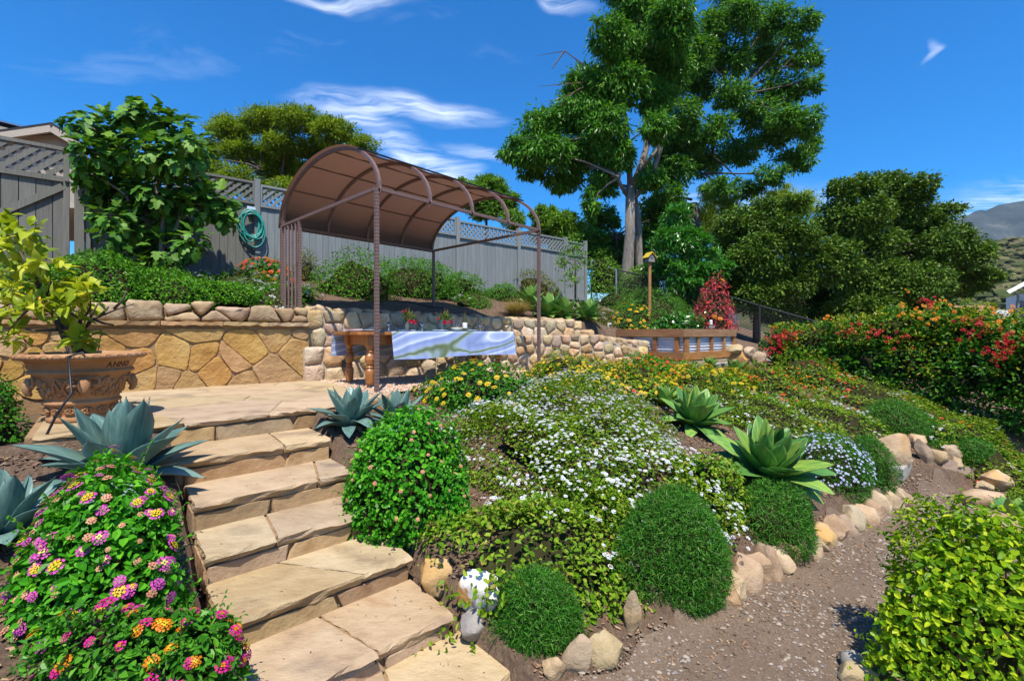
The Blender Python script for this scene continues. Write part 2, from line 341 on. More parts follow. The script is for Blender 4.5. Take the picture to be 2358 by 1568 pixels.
def sheet(name, cond, mat, lift, label, cat, step=.10, box=((-3, 10), (-3, 9))):
    """a surface laid a few millimetres over the ground where cond(p, q) holds"""
    a = np.arange(box[0][0], box[0][1], step); b = np.arange(box[1][0], box[1][1], step); A, B = np.meshgrid(a, b)
    X = A*AX.x+B*NX.x; Y = A*AX.y+B*NX.y; Z = zt(X, Y)+lift
    ok = cond(A, B); i = np.arange(A.size).reshape(A.shape)
    k = ok[:-1, :-1] & ok[:-1, 1:] & ok[1:, 1:] & ok[1:, :-1]
    F = np.stack([i[:-1, :-1], i[:-1, 1:], i[1:, 1:], i[1:, :-1]], -1)[k]
    o = obj(name, np.stack([X, Y, Z], -1).reshape(-1, 3), F, mat, smooth=True, loc=(0, 0, 0))
    return tag(o, label, cat, kind='structure')
def strip(name, lo, hi, p0, p1, mat, lift, label, cat, n=180, m=40):
    P_ = np.linspace(p0, p1, n)[:, None]; t = np.linspace(0, 1, m)[None]; A = P_+0*t; wob = .04*np.sin(A*5.1)+.03*np.sin(A*11.3+1)
    B = lo(A)+(hi(A)+wob-lo(A))*t; X = A*AX.x+B*NX.x; Y = A*AX.y+B*NX.y; Z = zt(X, Y)+lift; i = np.arange(n*m).reshape(n, m)
    F = np.stack([i[:-1, :-1], i[1:, :-1], i[1:, 1:], i[:-1, 1:]], -1).reshape(-1, 4)
    o = obj(name, np.stack([X, Y, Z], -1).reshape(-1, 3), F, mat, smooth=True, loc=(0, 0, 0)); return tag(o, label, cat, kind='structure')
PLO = [(-4, -3), (3, -3), (4, -1.2), (7.0, .1), (9, -1.2)]
path_cond = lambda p, q: (q < pw(p, PATHQ)-.06) & (q > pw(p, [(-4, -3), (3, -3), (4, -1.2), (7.0, .1), (9, -1.2)])) & (p > -.2) & (p < 7.9)
strip('path', lambda p: pw(p, PLO), lambda p: pw(p, PATHQ)-.10, -.4, 7.9, M_PATH, .018, 'packed dirt and gravel garden path curving past the stone edging', 'path')
terr_cond = lambda p, q: (q > pw(p, EDGEQ)+.12) & (q < pw(p, WALLQ)-.02) & (p > 2.25) & (p < 8.7)
sheet('terrace', terr_cond, M_GRAVEL, .03, 'pea gravel terrace under the dining table', 'terrace', box=((1, 10), (4.5, 8)))

def pebbles(name, spots, size, mat, label, cat, flat=.6):
    """loose small stones: six-sided lumps in one mesh"""
    n = len(spots); base = np.array([(1, 0, 0), (.4, .9, .1), (-.7, .7, 0), (-1, -.2, .1), (-.3, -.9, 0), (.7, -.7, .1), (0, 0, 1), (0, 0, -.8)])
    F0 = np.array([(0, 1, 6), (1, 2, 6), (2, 3, 6), (3, 4, 6), (4, 5, 6), (5, 0, 6)])
    sc = RNG.uniform(size[0], size[1], n)*RNG.choice([.6, .8, 1, 1.5], n); a = RNG.uniform(0, 2*np.pi, n); ca, sa = np.cos(a), np.sin(a)
    B = base[None]*(1+RNG.uniform(-.3, .3, (n, 8, 3))); B = B*sc[:, None, None]*np.array([1, .75, flat])
    V = np.empty_like(B); V[..., 0] = B[..., 0]*ca[:, None]-B[..., 1]*sa[:, None]; V[..., 1] = B[..., 0]*sa[:, None]+B[..., 1]*ca[:, None]; V[..., 2] = B[..., 2]
    V += spots[:, None, :]; F = (F0[None]+(np.arange(n)*8)[:, None, None]).reshape(-1, 3)
    o = obj(name, V.reshape(-1, 3), F, mat, loc=(0, 0, 0)); return tag(o, label, cat, kind='stuff')
def scatter(cond, n, box, lift):
    p = RNG.uniform(box[0][0], box[0][1], n); q = RNG.uniform(box[1][0], box[1][1], n); k = cond(p, q); p, q = p[k], q[k]
    x = p*AX.x+q*NX.x; y = p*AX.y+q*NX.y; return np.stack([x, y, zt(x, y)+lift], -1)
s1 = scatter(path_cond, 60000, ((-.2, 8), (-1.5, 1.6)), .021)
clump = np.array([mnoise.noise((a[0]*1.3, a[1]*1.3, 0)) for a in s1]); s1 = s1[(clump+RNG.uniform(-.5, .6, len(s1))) > .05]
pebbles('pebbles', s1, (.005, .014), M_PEB, 'loose grey and tan pebbles strewn over the dirt path', 'pebbles')
s2 = scatter(terr_cond, 22000, ((2.2, 8.7), (5, 7.6)), .032)
pebbles('terrace_gravel', s2, (.010, .017), M_PEBT, 'loose pea gravel under and around the dining table', 'gravel')

def chips(name, spots, L, mat, label):
    n = len(spots); a = RNG.uniform(0, 2*np.pi, n); l = RNG.uniform(.4, 1.2, n)*L; w = l*RNG.uniform(.2, .6, n)
    d = np.stack([np.cos(a), np.sin(a), RNG.uniform(-.4, .4, n)], -1)*l[:, None]; e = np.stack([-np.sin(a), np.cos(a), RNG.uniform(-.6, .6, n)], -1)*w[:, None]
    V = np.stack([spots-d-e*.5, spots+d-e, spots+d*.8+e, spots-d+e], 1).reshape(-1, 3); F = np.arange(n*4).reshape(n, 4)
    o = obj(name, V, F, mat, loc=(0, 0, 0)); return tag(o, label, 'mulch', kind='stuff')
bed_cond = lambda p, q: (q > pw(p, PATHQ)+.0) & (q < pw(p, EDGEQ)) & (p < 11)
s3 = scatter(bed_cond, 60000, ((-2.5, 11), (1.0, 5.3)), .012)
s3u = .74*s3[:, 0]+.67*s3[:, 1]; s3v = .67*s3[:, 0]-.74*s3[:, 1]; s3 = s3[~((s3u > .38) & (s3u < 1.62) & (s3v > -4.85)) & ~((s3v < -4.6) & (s3u < 2.2))]
s4 = scatter(lambda p, q: (q > pw(p, WALLQ)+.3), 16000, ((0, 13), (7, 10.8)), .012)
chips('bark_mulch', np.concatenate([s3, s4]), .016, M_CHIP, 'shredded bark mulch covering the planting beds')
s5 = scatter(lambda p, q: path_cond(p, q) & (q > pw(p, PATHQ)-.5), 7000, ((-.2, 8), (.2, 1.7)), .023)
chips('fallen_leaf_litter', s5, .011, M_CHIP, 'dry leaf litter lying along the edge of the path')

# ---------------------------------------------------------------- stone work
def clip(poly, px, py, nx, ny):
    out = []; n = len(poly)
    for i in range(n):
        a, b = poly[i], poly[(i+1) % n]; da = (a[0]-px)*nx+(a[1]-py)*ny; db = (b[0]-px)*nx+(b[1]-py)*ny
        if da <= 0: out.append(a)
        if (da < 0 < db) or (db < 0 < da):
            t = da/(da-db); out.append((a[0]+(b[0]-a[0])*t, a[1]+(b[1]-a[1])*t))
    return out
def cells(bound, seeds, relax=1, sx=1.0):
    """Voronoi cells of the seeds inside a convex outline; sx stretches the cells along the first axis"""
    seeds = [list(s) for s in seeds]
    for it in range(relax+1):
        res = []
        for i, s in enumerate(seeds):
            poly = list(bound)
            for j, t in enumerate(seeds):
                if i == j: continue
                dx, dy = (t[0]-s[0])/sx, (t[1]-s[1])
                if dx*dx+dy*dy > 9: continue
                poly = clip(poly, (s[0]+t[0])/2, (s[1]+t[1])/2, dx/sx, dy)
                if len(poly) < 3: break
            res.append(poly)
        if it < relax:
            for s, poly in zip(seeds, res):
                if len(poly) >= 3: s[0] = sum(a[0] for a in poly)/len(poly); s[1] = sum(a[1] for a in poly)/len(poly)
    return [c for c in res if len(c) >= 3]
def seeds_in(w, h, n, seed, x0=0, y0=0, dk=.72):
    r = random.Random(seed); pts = []
    tries = 0; d = math.sqrt(w*h/n)*dk
    while len(pts) < n and tries < 6000:
        tries += 1; p = (x0+r.uniform(0, w), y0+r.uniform(0, h))
        if all((p[0]-a)**2+(p[1]-b)**2 > d*d for a, b in pts): pts.append(p)
        if tries % 700 == 0: d *= .9
    return pts
def shrink(poly, g):
    cx = sum(a[0] for a in poly)/len(poly); cy = sum(a[1] for a in poly)/len(poly); out = []
    for a in poly:
        d = math.hypot(a[0]-cx, a[1]-cy); k = max(.3, 1-g*1.25/max(d, 1e-6)); out.append((cx+(a[0]-cx)*k, cy+(a[1]-cy)*k))
    return out
def densify(poly, step):
    out = []
    for i in range(len(poly)):
        a, b = poly[i], poly[(i+1) % len(poly)]; k = max(1, int(math.hypot(b[0]-a[0], b[1]-a[1])/step))
        for t in range(k): out.append((a[0]+(b[0]-a[0])*t/k, a[1]+(b[1]-a[1])*t/k))
    return out
def chaikin(poly, it=1, w=.25):
    for _ in range(it):
        out = []
        for i in range(len(poly)):
            a, b = poly[i], poly[(i+1) % len(poly)]
            out += [(a[0]*(1-w)+b[0]*w, a[1]*(1-w)+b[1]*w), (a[0]*w+b[0]*(1-w), a[1]*w+b[1]*(1-w))]
        poly = out
    return poly
def stone(poly, place, gap, depth, dome=.5, rough=.004, rounds=1, seed=0, step=.08, back=-.02):
    """one stone over an outline: sides rise out of the mortar, the face is domed; place(a, b, d) -> world"""
    r = random.Random(seed); pl = chaikin(densify(shrink(poly, gap), step), rounds) if rounds else densify(shrink(poly, gap), step)
    n = len(pl); cx = sum(a[0] for a in pl)/n; cy = sum(a[1] for a in pl)/n
    flat = dome < .2
    rings = [(1.0, back), (1.0, depth*.62), (.975, depth*.92), (.93, depth)] if flat else [(1.0, back), (1.0, depth*(.72-.25*dome)), (1-.16*dome-.03, depth*(.93-.08*dome)), (1-.52*(.4+dome*.6), depth*1.0)]
    V = []; F = []; tilt = (r.uniform(-1, 1)*.10*dome, r.uniform(-1, 1)*.10*dome)
    for k, (s, d) in enumerate(rings):
        for a in pl:
            g_ = rough*(0 if flat and k > 2 else 1); x = cx+(a[0]-cx)*s+r.uniform(-g_, g_); y = cy+(a[1]-cy)*s+r.uniform(-g_, g_)
            dd = d+((0 if flat else r.uniform(-rough, rough)*1.2)+((x-cx)*tilt[0]+(y-cy)*tilt[1]) if k else 0)
            V.append(place(x, y, dd))
    for k in range(3):
        for i in range(n): F.append((k*n+i, k*n+(i+1) % n, (k+1)*n+(i+1) % n, (k+1)*n+i))
    if flat: F.append(tuple(range(3*n, 4*n))); return V, F
    V.append(place(cx, cy, depth*1.02)); c = len(V)-1
    for i in range(n): F.append((3*n+i, 3*n+(i+1) % n, c))
    return V, F
def poly_line(pts):
    """walk along a polyline: f(s, z, d) -> point at distance s, height z, d out of the wall's face (towards the camera side)"""
    pts = [Vector((a, b, 0)) for a, b in pts]; seg = [(pts[i+1]-pts[i]).length for i in range(len(pts)-1)]; cum = [0]
    for l in seg: cum.append(cum[-1]+l)
    nrm = []
    for i in range(len(pts)):
        t = (pts[min(i+1, len(pts)-1)]-pts[max(i-1, 0)]).normalized(); nrm.append(Vector((t.y, -t.x, 0)))
    def f(s, z, d):
        i = 0
        while i < len(seg)-1 and s > cum[i+1]: i += 1
        t = (s-cum[i])/seg[i]; tc_ = min(max(t, 0), 1); b = pts[i]+(pts[i+1]-pts[i])*t; n = (nrm[i]*(1-tc_)+nrm[i+1]*tc_).normalized(); q = b+n*d
        return Vector((q.x, q.y, z))
    f.L = cum[-1]; return f
def slab(mb, f, s0, s1, z0, z1, d0, d1, step=.2, ztop=None, rough=0, seed=1):
    """a straight course following the wall line: box section swept from s0 to s1"""
    r = random.Random(seed); n = max(1, int((s1-s0)/step)); V = []; F = []
    for i in range(n+1):
        s = s0+(s1-s0)*i/n; t = ztop(s) if ztop else z1; j = lambda: r.uniform(-rough, rough)
        V += [f(s, z0+j(), d0), f(s, z0+j(), d1+j()), f(s, t+j(), d1+j()), f(s, t+j(), d0)]
    for i in range(n):
        for k in range(4): F.append((i*4+k, (i+1)*4+k, (i+1)*4+(k+1) % 4, i*4+(k+1) % 4))
    F.append((0, 1, 2, 3)); F.append((n*4+3, n*4+2, n*4+1, n*4)); mb.add(V, F)

# --- stairs: u runs along the treads, v runs down the stairs
SU = Vector((.74, .67, 0)).normalized(); SV = Vector((.67, -.74, 0)).normalized()
LIPS = [-4.67, -4.10, -3.60, -3.16, -2.68, -2.20, -1.76]       # front edge of patio and treads, along v
TZ = [0, -.195, -.38, -.56, -.73, -.89, -1.02]
def SUV(u, v, z): return Vector((SU.x*u+SV.x*v, SU.y*u+SV.y*v, z))
stairs = empty('stone_stairs', SUV(1.0, -3.0, -1.0)); tag(stairs, 'six sandstone slab steps climbing from the path to the patio', 'stairs')
joints = {1: [(1.16, .03)], 2: [(1.32, .14)], 3: [(.86, .04)], 4: [(1.02, -.35)], 5: [(1.0, -.12)], 6: [(1.05, .1)]}
def rough_slab(pl, ztop, thick, parent, name, mat, seed, front_v=None, under=.03):
    """flat flagstone with a broken edge: outline in u, v"""
    r = random.Random(seed); pl = densify(pl, .045); n = len(pl); V = []; F = []
    cx = sum(a[0] for a in pl)/n; cy_ = sum(a[1] for a in pl)/n
    def ring(out, z, jit, s=1.0):
        for a in pl:
            fr = front_v is not None and a[1] > front_v-.03
            k = mnoise.noise((a[0]*6+seed*3.1, a[1]*6, z*40))*.034*(1 if fr else .25)
            V.append(SUV(cx+(a[0]-cx)*s+r.uniform(-jit, jit), a[1]+((out+k) if fr else -.0)+(0 if s == 1 else (cy_-a[1])*(1-s)), z+r.uniform(-jit, jit)*.8))
    ring(-under, ztop-thick, .002); ring(-.012, ztop-thick*.62, .009); ring(.004, ztop-thick*.32, .009); ring(-.006, ztop-.006, .004); ring(-.016, ztop, .0015, .994)
    for k in range(4):
        for i in range(n): F.append((k*n+i, k*n+(i+1) % n, (k+1)*n+(i+1) % n, (k+1)*n+i))
    F.append(tuple(range(4*n, 5*n))); F.append(tuple(range(n-1, -1, -1)))
    return obj(name, V, F, mat, parent)
for k in range(1, 7):
    u0, u1 = (.46, 1.53) if k < 6 else (.2, 1.80)
    if k == 1: u0 = .30
    v0, v1 = LIPS[k-1]-.02, LIPS[k]
    cuts = [(u0, 0)]+joints[k]+[(u1, 0)]
    for i in range(len(cuts)-1):
        (a, sa), (b, sb) = cuts[i], cuts[i+1]; g = .008
        a0 = a+(g if i else 0); b0 = b-(g if i < len(cuts)-2 else 0)
        rough_slab([(a0+sa*.5, v0), (a0-sa*.5, v1), (b0-sb*.5, v1), (b0+sb*.5, v0)], TZ[k], .072, stairs, 'tread_stone', M_TREAD, k*10+i, front_v=v1)
    # mortar bed under the tread
    mb = MB(); mb.box(SUV((u0+u1)/2, (v0+v1)/2-.02, TZ[k]-.17), (u1-u0-.03, v1-v0-.06, .316), SU, SV); mb.build('step_core', M_MORTAR, stairs)
    # riser below the tread above
    zt_, zb_ = TZ[k-1]-.073, TZ[k]-.01; vv = LIPS[k-1]-.055; rr_ = random.Random(k)
    ru0, ru1 = (u0, u1) if k > 1 else (-.34, 1.62)
    if k == 6: ru0, ru1 = .46, 1.53
    us = [ru0]
    while us[-1] < ru1-.5: us.append(us[-1]+rr_.uniform(.38, .72))
    us.append(ru1)
    for i in range(len(us)-1):
        sk0 = rr_.uniform(-.035, .035) if i else 0; sk1 = rr_.uniform(-.035, .035) if i < len(us)-2 else 0
        V, F = stone([(us[i]+sk0, zb_), (us[i+1]+sk1, zb_), (us[i+1]-sk1, zt_), (us[i]-sk0, zt_)], lambda a, b, d: SUV(a, vv+d, b), .007, .036, dome=.06, rough=.004, rounds=0, seed=k*7+i, step=.06, back=-.03)
        obj('riser_stone', V, F, M_RISER, stairs)
    mb = MB(); mb.box(SUV((ru0+ru1)/2, vv-.05, (zt_+zb_)/2), (ru1-ru0-.02, .10, zt_-zb_+.02), SU, SV); mb.build('riser_core', M_MORTAR, stairs)
# bottom riser and the left flank of the lower steps
mb = MB(); mb.box(SUV(1.0, -1.86, -1.13), (1.56, .14, .11), SU, SV); mb.build('riser_core', M_RISER, stairs)
for k in range(2, 6):
    V, F = stone([(LIPS[k-1]+.02, TZ[k]-.24), (LIPS[k]-.06, TZ[k]-.24), (LIPS[k]-.06, TZ[k]-.068), (LIPS[k-1]+.02, TZ[k]-.068)], lambda a, b, d: SUV(.475-d, a, b), .004, .022, dome=.05, rough=.004, rounds=0, seed=k+50, step=.07)
    obj('side_stone', V, F, M_RISER, stairs)
    V, F = stone([(LIPS[k-1]+.02, TZ[k]-.24), (LIPS[k]-.06, TZ[k]-.24), (LIPS[k]-.06, TZ[k]-.068), (LIPS[k-1]+.02, TZ[k]-.068)][::-1], lambda a, b, d: SUV(1.515+d, a, b), .004, .02, dome=.05, rough=.004, rounds=0, seed=k+60, step=.07)
    obj('side_stone', V, F, M_RISER, stairs)

# --- patio of irregular flagstones
patio = empty('patio', SUV(.7, -5.6, 0)); tag(patio, 'flagstone patio of pale sandstone at the top of the steps', 'patio', kind='structure')
pb = [(-.36, -4.67), (1.78, -4.67), (2.05, -4.95), (2.55, -5.05), (2.75, -5.3), (2.35, -7.35), (-.36, -7.6)]
def patio_stones(bound, n, seed, z, name='flagstone'):
    us = [a[0] for a in bound]; vs_ = [a[1] for a in bound]
    sd = seeds_in(max(us)-min(us), max(vs_)-min(vs_), n, seed, min(us), min(vs_))
    cs = cells(bound, sd, 1, sx=1.5)
    for i, c in enumerate(cs):
        rough_slab(shrink(c, .004), z-.001*(i % 4), .06, patio, name, M_TREAD, seed*100+i, front_v=-4.665)
hull = [(-.36, -7.6), (2.75, -7.35), (2.75, -5.3), (2.55, -5.0), (1.82, -4.67), (-.36, -4.67)]
patio_stones(hull, 10, 3, 0)
mb = MB(); mb.box(SUV(1.1, -6.2, -.083), (3.0, 2.9, .15), SU, SV); mb.build('patio_bed', M_MORTAR, patio)
mb = MB(); mb.box(SUV(.5, -4.78, -.15), (1.9, .12, .17), SU, SV); mb.build('patio_edge_core', M_MORTAR, patio)
# left flank below the pot, and the raised slab further left
for i, (a, b) in enumerate(((-5.05, -4.75), (-5.45, -5.07), (-5.9, -5.47))):
    V, F = stone([(a, -.42), (b, -.42), (b, -.065), (a, -.065)], lambda x, y, d: SUV(-.34-d, x, y), .006, .035, dome=.1, rough=.005, rounds=0, seed=80+i, step=.07); obj('side_stone', V, F, M_RISER, patio)
mb = MB(); mb.box(SUV(-.25, -5.35, -.26), (.17, 1.2, .4), SU, SV); mb.build('side_core', M_MORTAR, patio)
ledge = empty('raised_ledge', SUV(-1.2, -6.3, 0)); tag(ledge, 'raised sandstone ledge left of the patio behind the terracotta pot', 'ledge', kind='structure')
for i, (a, b) in enumerate(((-2.9, -1.75), (-1.74, -.82))):
    rough_slab([(a, -7.7), (b, -7.7), (b, -5.72), (a, -5.72)], .21, .06, ledge, 'flagstone', M_TREAD, 300+i, front_v=-5.72)
for i, (a, b) in enumerate(((-2.9, -2.3), (-2.28, -1.8), (-1.78, -1.3), (-1.28, -.82))):
    V, F = stone([(a, -.5), (b, -.5), (b+.02, .15), (a, .15)], lambda x, y, d: SUV(x, -5.80+d, y), .008, .035, dome=.15, rough=.005, rounds=0, seed=90+i, step=.07); obj('riser_stone', V, F, M_RISER, ledge)
mb = MB(); mb.box(SUV(-1.86, -6.7, -.17), (2.06, 1.74, .62), SU, SV); mb.build('ledge_core', M_MORTAR, ledge)

# --- left retaining wall: flat veneer, overhanging cap, a row of boulders on top
WL = poly_line([(-7.4, 3.95), (-5.78, 5.20), (-4.85, 5.92), (-3.18, 7.12)])
lw = empty('retaining_wall', WL(WL.L/2, 0, 0)); tag(lw, 'golden flagstone veneer retaining wall with a thin overhanging cap, behind the patio', 'wall')
cs = cells([(0, -.05), (WL.L, -.05), (WL.L, .80), (0, .80)], seeds_in(WL.L, .85, 46, 12, 0, -.05, .5), 0)
for i, c in enumerate(cs):
    V, F = stone(c, WL, .0055, random.Random(i).uniform(.034, .058), dome=.10, rough=.005, rounds=2, seed=i, step=.13); obj('veneer_stone', V, F, M_VENEER, lw, smooth=False)
mb = MB(); slab(mb, WL, 0, WL.L, -.2, .84, -.34, 0.024); mb.build('wall_core', M_MORTAR, lw)
s = .0; i = 0
while s < WL.L-.02:
    e = min(WL.L+.02, s+random.uniform(.55, .95))
    if WL.L-e < .35: e = WL.L+.02
    mb = MB(); slab(mb, WL, s+.004, e-.004, .842, .895, -.25, .095, step=.06, rough=.008, seed=i); mb.build('cap_stone', M_RISER, lw); s = e; i += 1
cs = cells([(0, .9), (WL.L, .9), (WL.L, 1.14), (0, 1.14)], seeds_in(WL.L, .24, 20, 5, 0, .9), 0)
for i, c in enumerate(cs):
    h = random.Random(i).uniform(-.04, .05); c = [(a, b+(h if b > 1 else 0)) for a, b in c]
    V, F = stone(c, lambda a, b, d: WL(a, b, d-.13), .008, .13, dome=.5, rough=.008, rounds=1, seed=500+i, step=.11); obj('coping_boulder', V, F, M_BOULDER, lw, smooth=True)
mb = MB(); slab(mb, WL, 0, WL.L, .88, 1.06, -.42, -.12); mb.build('coping_core', M_MORTAR, lw)

# --- rear rubble wall in two tiers, behind the table
WR = poly_line([(-3.22, 7.02), (-1.55, 8.12), (-.1, 9.0), (1.45, 9.62), (2.98, 10.02)])
rw = empty('rubble_wall', WR(WR.L/2, 0, 0)); tag(rw, 'two tier rubble wall of round tan stones in pale mortar behind the dining table', 'wall')
lowtop = lambda s: float(np.interp(s, [0, 1.0, 2.0, 5.6, 6.0, WR.L], [.52, .52, .68, .70, .56, .46]))
uptop = lambda s: float(np.interp(s, [0, 3.0, 5.4, 5.6], [1.13, 1.03, .97, .95]))
n = 0
for (s0, s1, zf0, zf1, cnt, dd, sd) in ((0, 2.2, -.06, .53, 16, 0, 21), (2.2, WR.L, -.06, .70, 82, 0, 22)):
    cs = cells([(s0, zf0), (s1, zf0), (s1, zf1), (s0, zf1)], seeds_in(s1-s0, zf1-zf0, cnt, sd, s0, zf0), 2)
    for c in cs:
        cyy = sum(a[1] for a in c)/len(c); cxx = sum(a[0] for a in c)/len(c)
        if cyy > lowtop(cxx)-.02: continue
        V, F = stone(c, WR, .014, .075, dome=.8, rough=.005, rounds=2, seed=n, step=.07); obj('rubble_stone', V, F, M_RUBBLE, rw, smooth=True); n += 1
mb = MB(); slab(mb, WR, 0, WR.L, -.2, 0, -.40, .018, ztop=lambda s: lowtop(s)-.02); mb.build('lower_tier_core', M_MORTARW, rw)
cs = cells([(0, .5), (5.55, .66), (5.55, 1.0), (0, 1.12)], seeds_in(5.55, .5, 46, 31, 0, .56), 1)
for c in cs:
    V, F = stone(c, lambda a, b, d: WR(a, b, d-.34), .011, .07, dome=.6, rough=.005, rounds=2, seed=n, step=.07); obj('rubble_stone', V, F, M_RUBBLE, rw, smooth=True); n += 1
mb = MB(); slab(mb, WR, 0, 5.55, .3, 0, -.72, -.325, ztop=lambda s: uptop(s)-.05); mb.build('upper_tier_core', M_MORTARW, rw)
for i, s in enumerate(np.arange(.12, 6.9, .26)):
    r = random.Random(i+77); w = r.uniform(.10, .16)
    if s < 5.5: zc_ = uptop(s)-.01; dd = -.5
    else: zc_ = lowtop(s)+.02; dd = -.14
    V, F = stone([(s-w, zc_-.12), (s+w, zc_-.12), (s+w*.9, zc_+r.uniform(.04, .10)), (s-w*.8, zc_+r.uniform(.05, .11))], lambda a, b, d: WR(a, b, d+dd), .004, .17, dome=.9, rough=.008, rounds=2, seed=i+900, step=.08, back=-.15); obj('coping_boulder', V, F, M_BOULDER, rw, smooth=True)
# small drain opening in the bench
mb = MB(); c = WR(.62, .25, .072); t = (WR(.7, 0, 0)-WR(.6, 0, 0)).normalized(); mb.box(c, (.13, .02, .12), t, Vector((t.y, -t.x, 0))); mb.build('drain_grate', M_BLACK, rw)

# --- timber and corrugated steel planter
pc = Vector((3.65, 9.7, 0)); du = Vector((.76, .65, 0)).normalized(); dv = Vector((-.65, .76, 0)).normalized()
pl = empty('raised_planter', pc+du*1.2+dv*.8); tag(pl, 'redwood framed raised planter with corrugated steel side panels', 'planter')
def corr(mb, a, d, L, nrm, z0, z1, waves):
    k = waves*6; V = []; F = []
    for i in range(k+1):
        z = z0+(z1-z0)*i/k; o = .016*math.sin(2*math.pi*waves*i/k)
        for t in (0, L): q = a+d*t+nrm*o; V.append((q.x, q.y, z))
    for i in range(k): F.append((2*i, 2*i+1, 2*i+3, 2*i+2))
    mb.add(V, F)
M_STEELP = SM('galvanised_steel', [(.56, .60, .65), (.66, .69, .73)], scale=8, rough=.3, bump=0, rnd=0, metallic=.15, spec=.6)
LU, LV = 2.42, 1.70
for (d, L, nrm, posts) in ((du, LU, -dv, (.0, .09, .56, 1.18, 1.80, 2.33)), (dv, LV, -du, (0.09, .62, 1.25, 1.62))):
    b = pc+nrm*0
    for (z, h) in ((.735, .17), (.235, .17)):
        mb = MB(); e0 = -.0675 if d is du else -.022; mb.box(b+d*((L+e0)/2)+nrm*.045+Vector((0, 0, z)), (L-e0, .045, h), d, nrm); mb.build('rail', M_WOOD, pl)
    for s_ in posts:
        mb = MB(); mb.box(b+d*(s_+.045)+nrm*.020+Vector((0, 0, .485)), (.09, .05, .62), d, nrm); mb.build('upright', M_WOOD, pl)
    mb = MB(); corr(mb, b-nrm*.01, d, L, nrm, .16, .74, 9); mb.build('steel_panel', M_STEELP, pl, smooth=True)
    mb = MB(); mb.box(b+d*(L/2)+nrm*.0+Vector((0, 0, .03)), (L+.1, .11, .2), d, nrm); mb.build('footing_board', M_TIMBER, pl)
mb = MB(); mb.box(pc+du*LU/2+dv*LV/2+Vector((0, 0, .62)), (LU-.06, LV-.06, .1), du, dv); mb.build('planting_soil', M_SOIL, pl)
for (a, d, L) in ((pc+dv*LV, du, LU), (pc+du*LU, dv, LV)):
    mb = MB(); mb.box(a+d*(L/2)+Vector((0, 0, .46)), (L, .05, .72), d, d.cross(Vector((0, 0, 1)))); mb.build('back_board', M_WOOD, pl)
# concrete footing strip running on from the planter, timber path edging
mb = MB(); mb.box(pc+du*2.3-dv*.22+Vector((0, 0, -.03)), (5.2, .16, .16), du, dv); tag(mb.build('concrete_kerb', M_CONC), 'low concrete kerb in front of the raised planter', 'kerb')
mb = MB(); a, b = G(1755, 1078), G(1898, 1115); b = G(2255, 1100); a = G(2165, 1066); mb.bar(a+Vector((0, 0, .0)), b+Vector((0, 0, .0)), .07, .16); tag(mb.build('timber_edging', M_TIMBER), 'weathered timber board across the far end of the dirt path', 'edging')

lit = []
for k in range(1, 7):
    for j in range(26): lit.append(SUV(random.choice((random.uniform(.5, 1.5), random.uniform(1.3, 1.52))), random.uniform(LIPS[k-1]+.02, LIPS[k]-.05), TZ[k]+.004))
chips('fallen_bits', np.array([tuple(a) for a in lit]), .007, M_CHIP, 'dry leaf bits scattered on the stone treads')
# ---------------------------------------------------------------- steel gazebo with a barrel shade
GA, GB, GE = Vector((-1.68, 5.65, 0)), Vector((.47, 7.97, 0)), Vector((-3.87, 7.66, 0)); GC = GB+GE-GA
GZ = 2.533; RISE = .79
gaz = empty('gazebo', (GA+GC)/2); tag(gaz, 'brown steel gazebo with arched ribs and a brown shade cloth roof over the dining table', 'gazebo')
def notched(mb, a, b, w, step=.022, up=Vector((0, 0, 1))):
    """square bar with a notched edge"""
    a, b = Vector(a), Vector(b); d = b-a; L = d.length; d.normalize()
    if abs(d.z) > .9: up = (GB-GA).normalized()
    ex = d.cross(up).normalized(); ey = ex.cross(d); n = max(2, int(L/step)); V = []; F = []
    for i in range(n+1):
        h = w/2*(1.0 if i % 2 else .88); c = a+d*(L*i/n)
        for sx, sy in ((-1, -1), (1, -1), (1, 1), (-1, 1)): V.append(c+ex*h*sx+ey*h*sy)
    for i in range(n):
        for k in range(4): F.append((i*4+k, i*4+(k+1) % 4, (i+1)*4+(k+1) % 4, (i+1)*4+k))
    F += [(3, 2, 1, 0), (n*4, n*4+1, n*4+2, n*4+3)]; mb.add(V, F)
def zz(v, z): return Vector((v.x, v.y, z))
GDp = GA+(GE-GA)*.765
for a, z0 in ((GA, -.02), (GB, -.05), (GC, .95), (GE, .86), (GDp, -.02)):
    mb = MB(); notched(mb, zz(a, z0), zz(a, GZ), .050); mb.build('post', M_STEEL, gaz)
for a, b in ((GA, GB), (GA, GE), (GE, GC), (GB, GC)):
    d = (b-a).normalized()*.034; mb = MB(); notched(mb, zz(a+d, GZ), zz(b-d, GZ), .044); mb.build('beam', M_STEEL, gaz)
def arch_pt(s, t, lift=0):
    """t: 0 at the front beam .. 1 at the rear beam (angle along the arch), s: along the front"""
    th = math.pi*t; c = .5-.5*math.cos(th); base = GA+(GB-GA)*s+(GE-GA)*c
    return zz(base, GZ+RISE*math.sin(th))+((GE-GA).normalized()*(-math.cos(th)*lift)+Vector((0, 0, math.sin(th)*lift)) if lift else Vector())
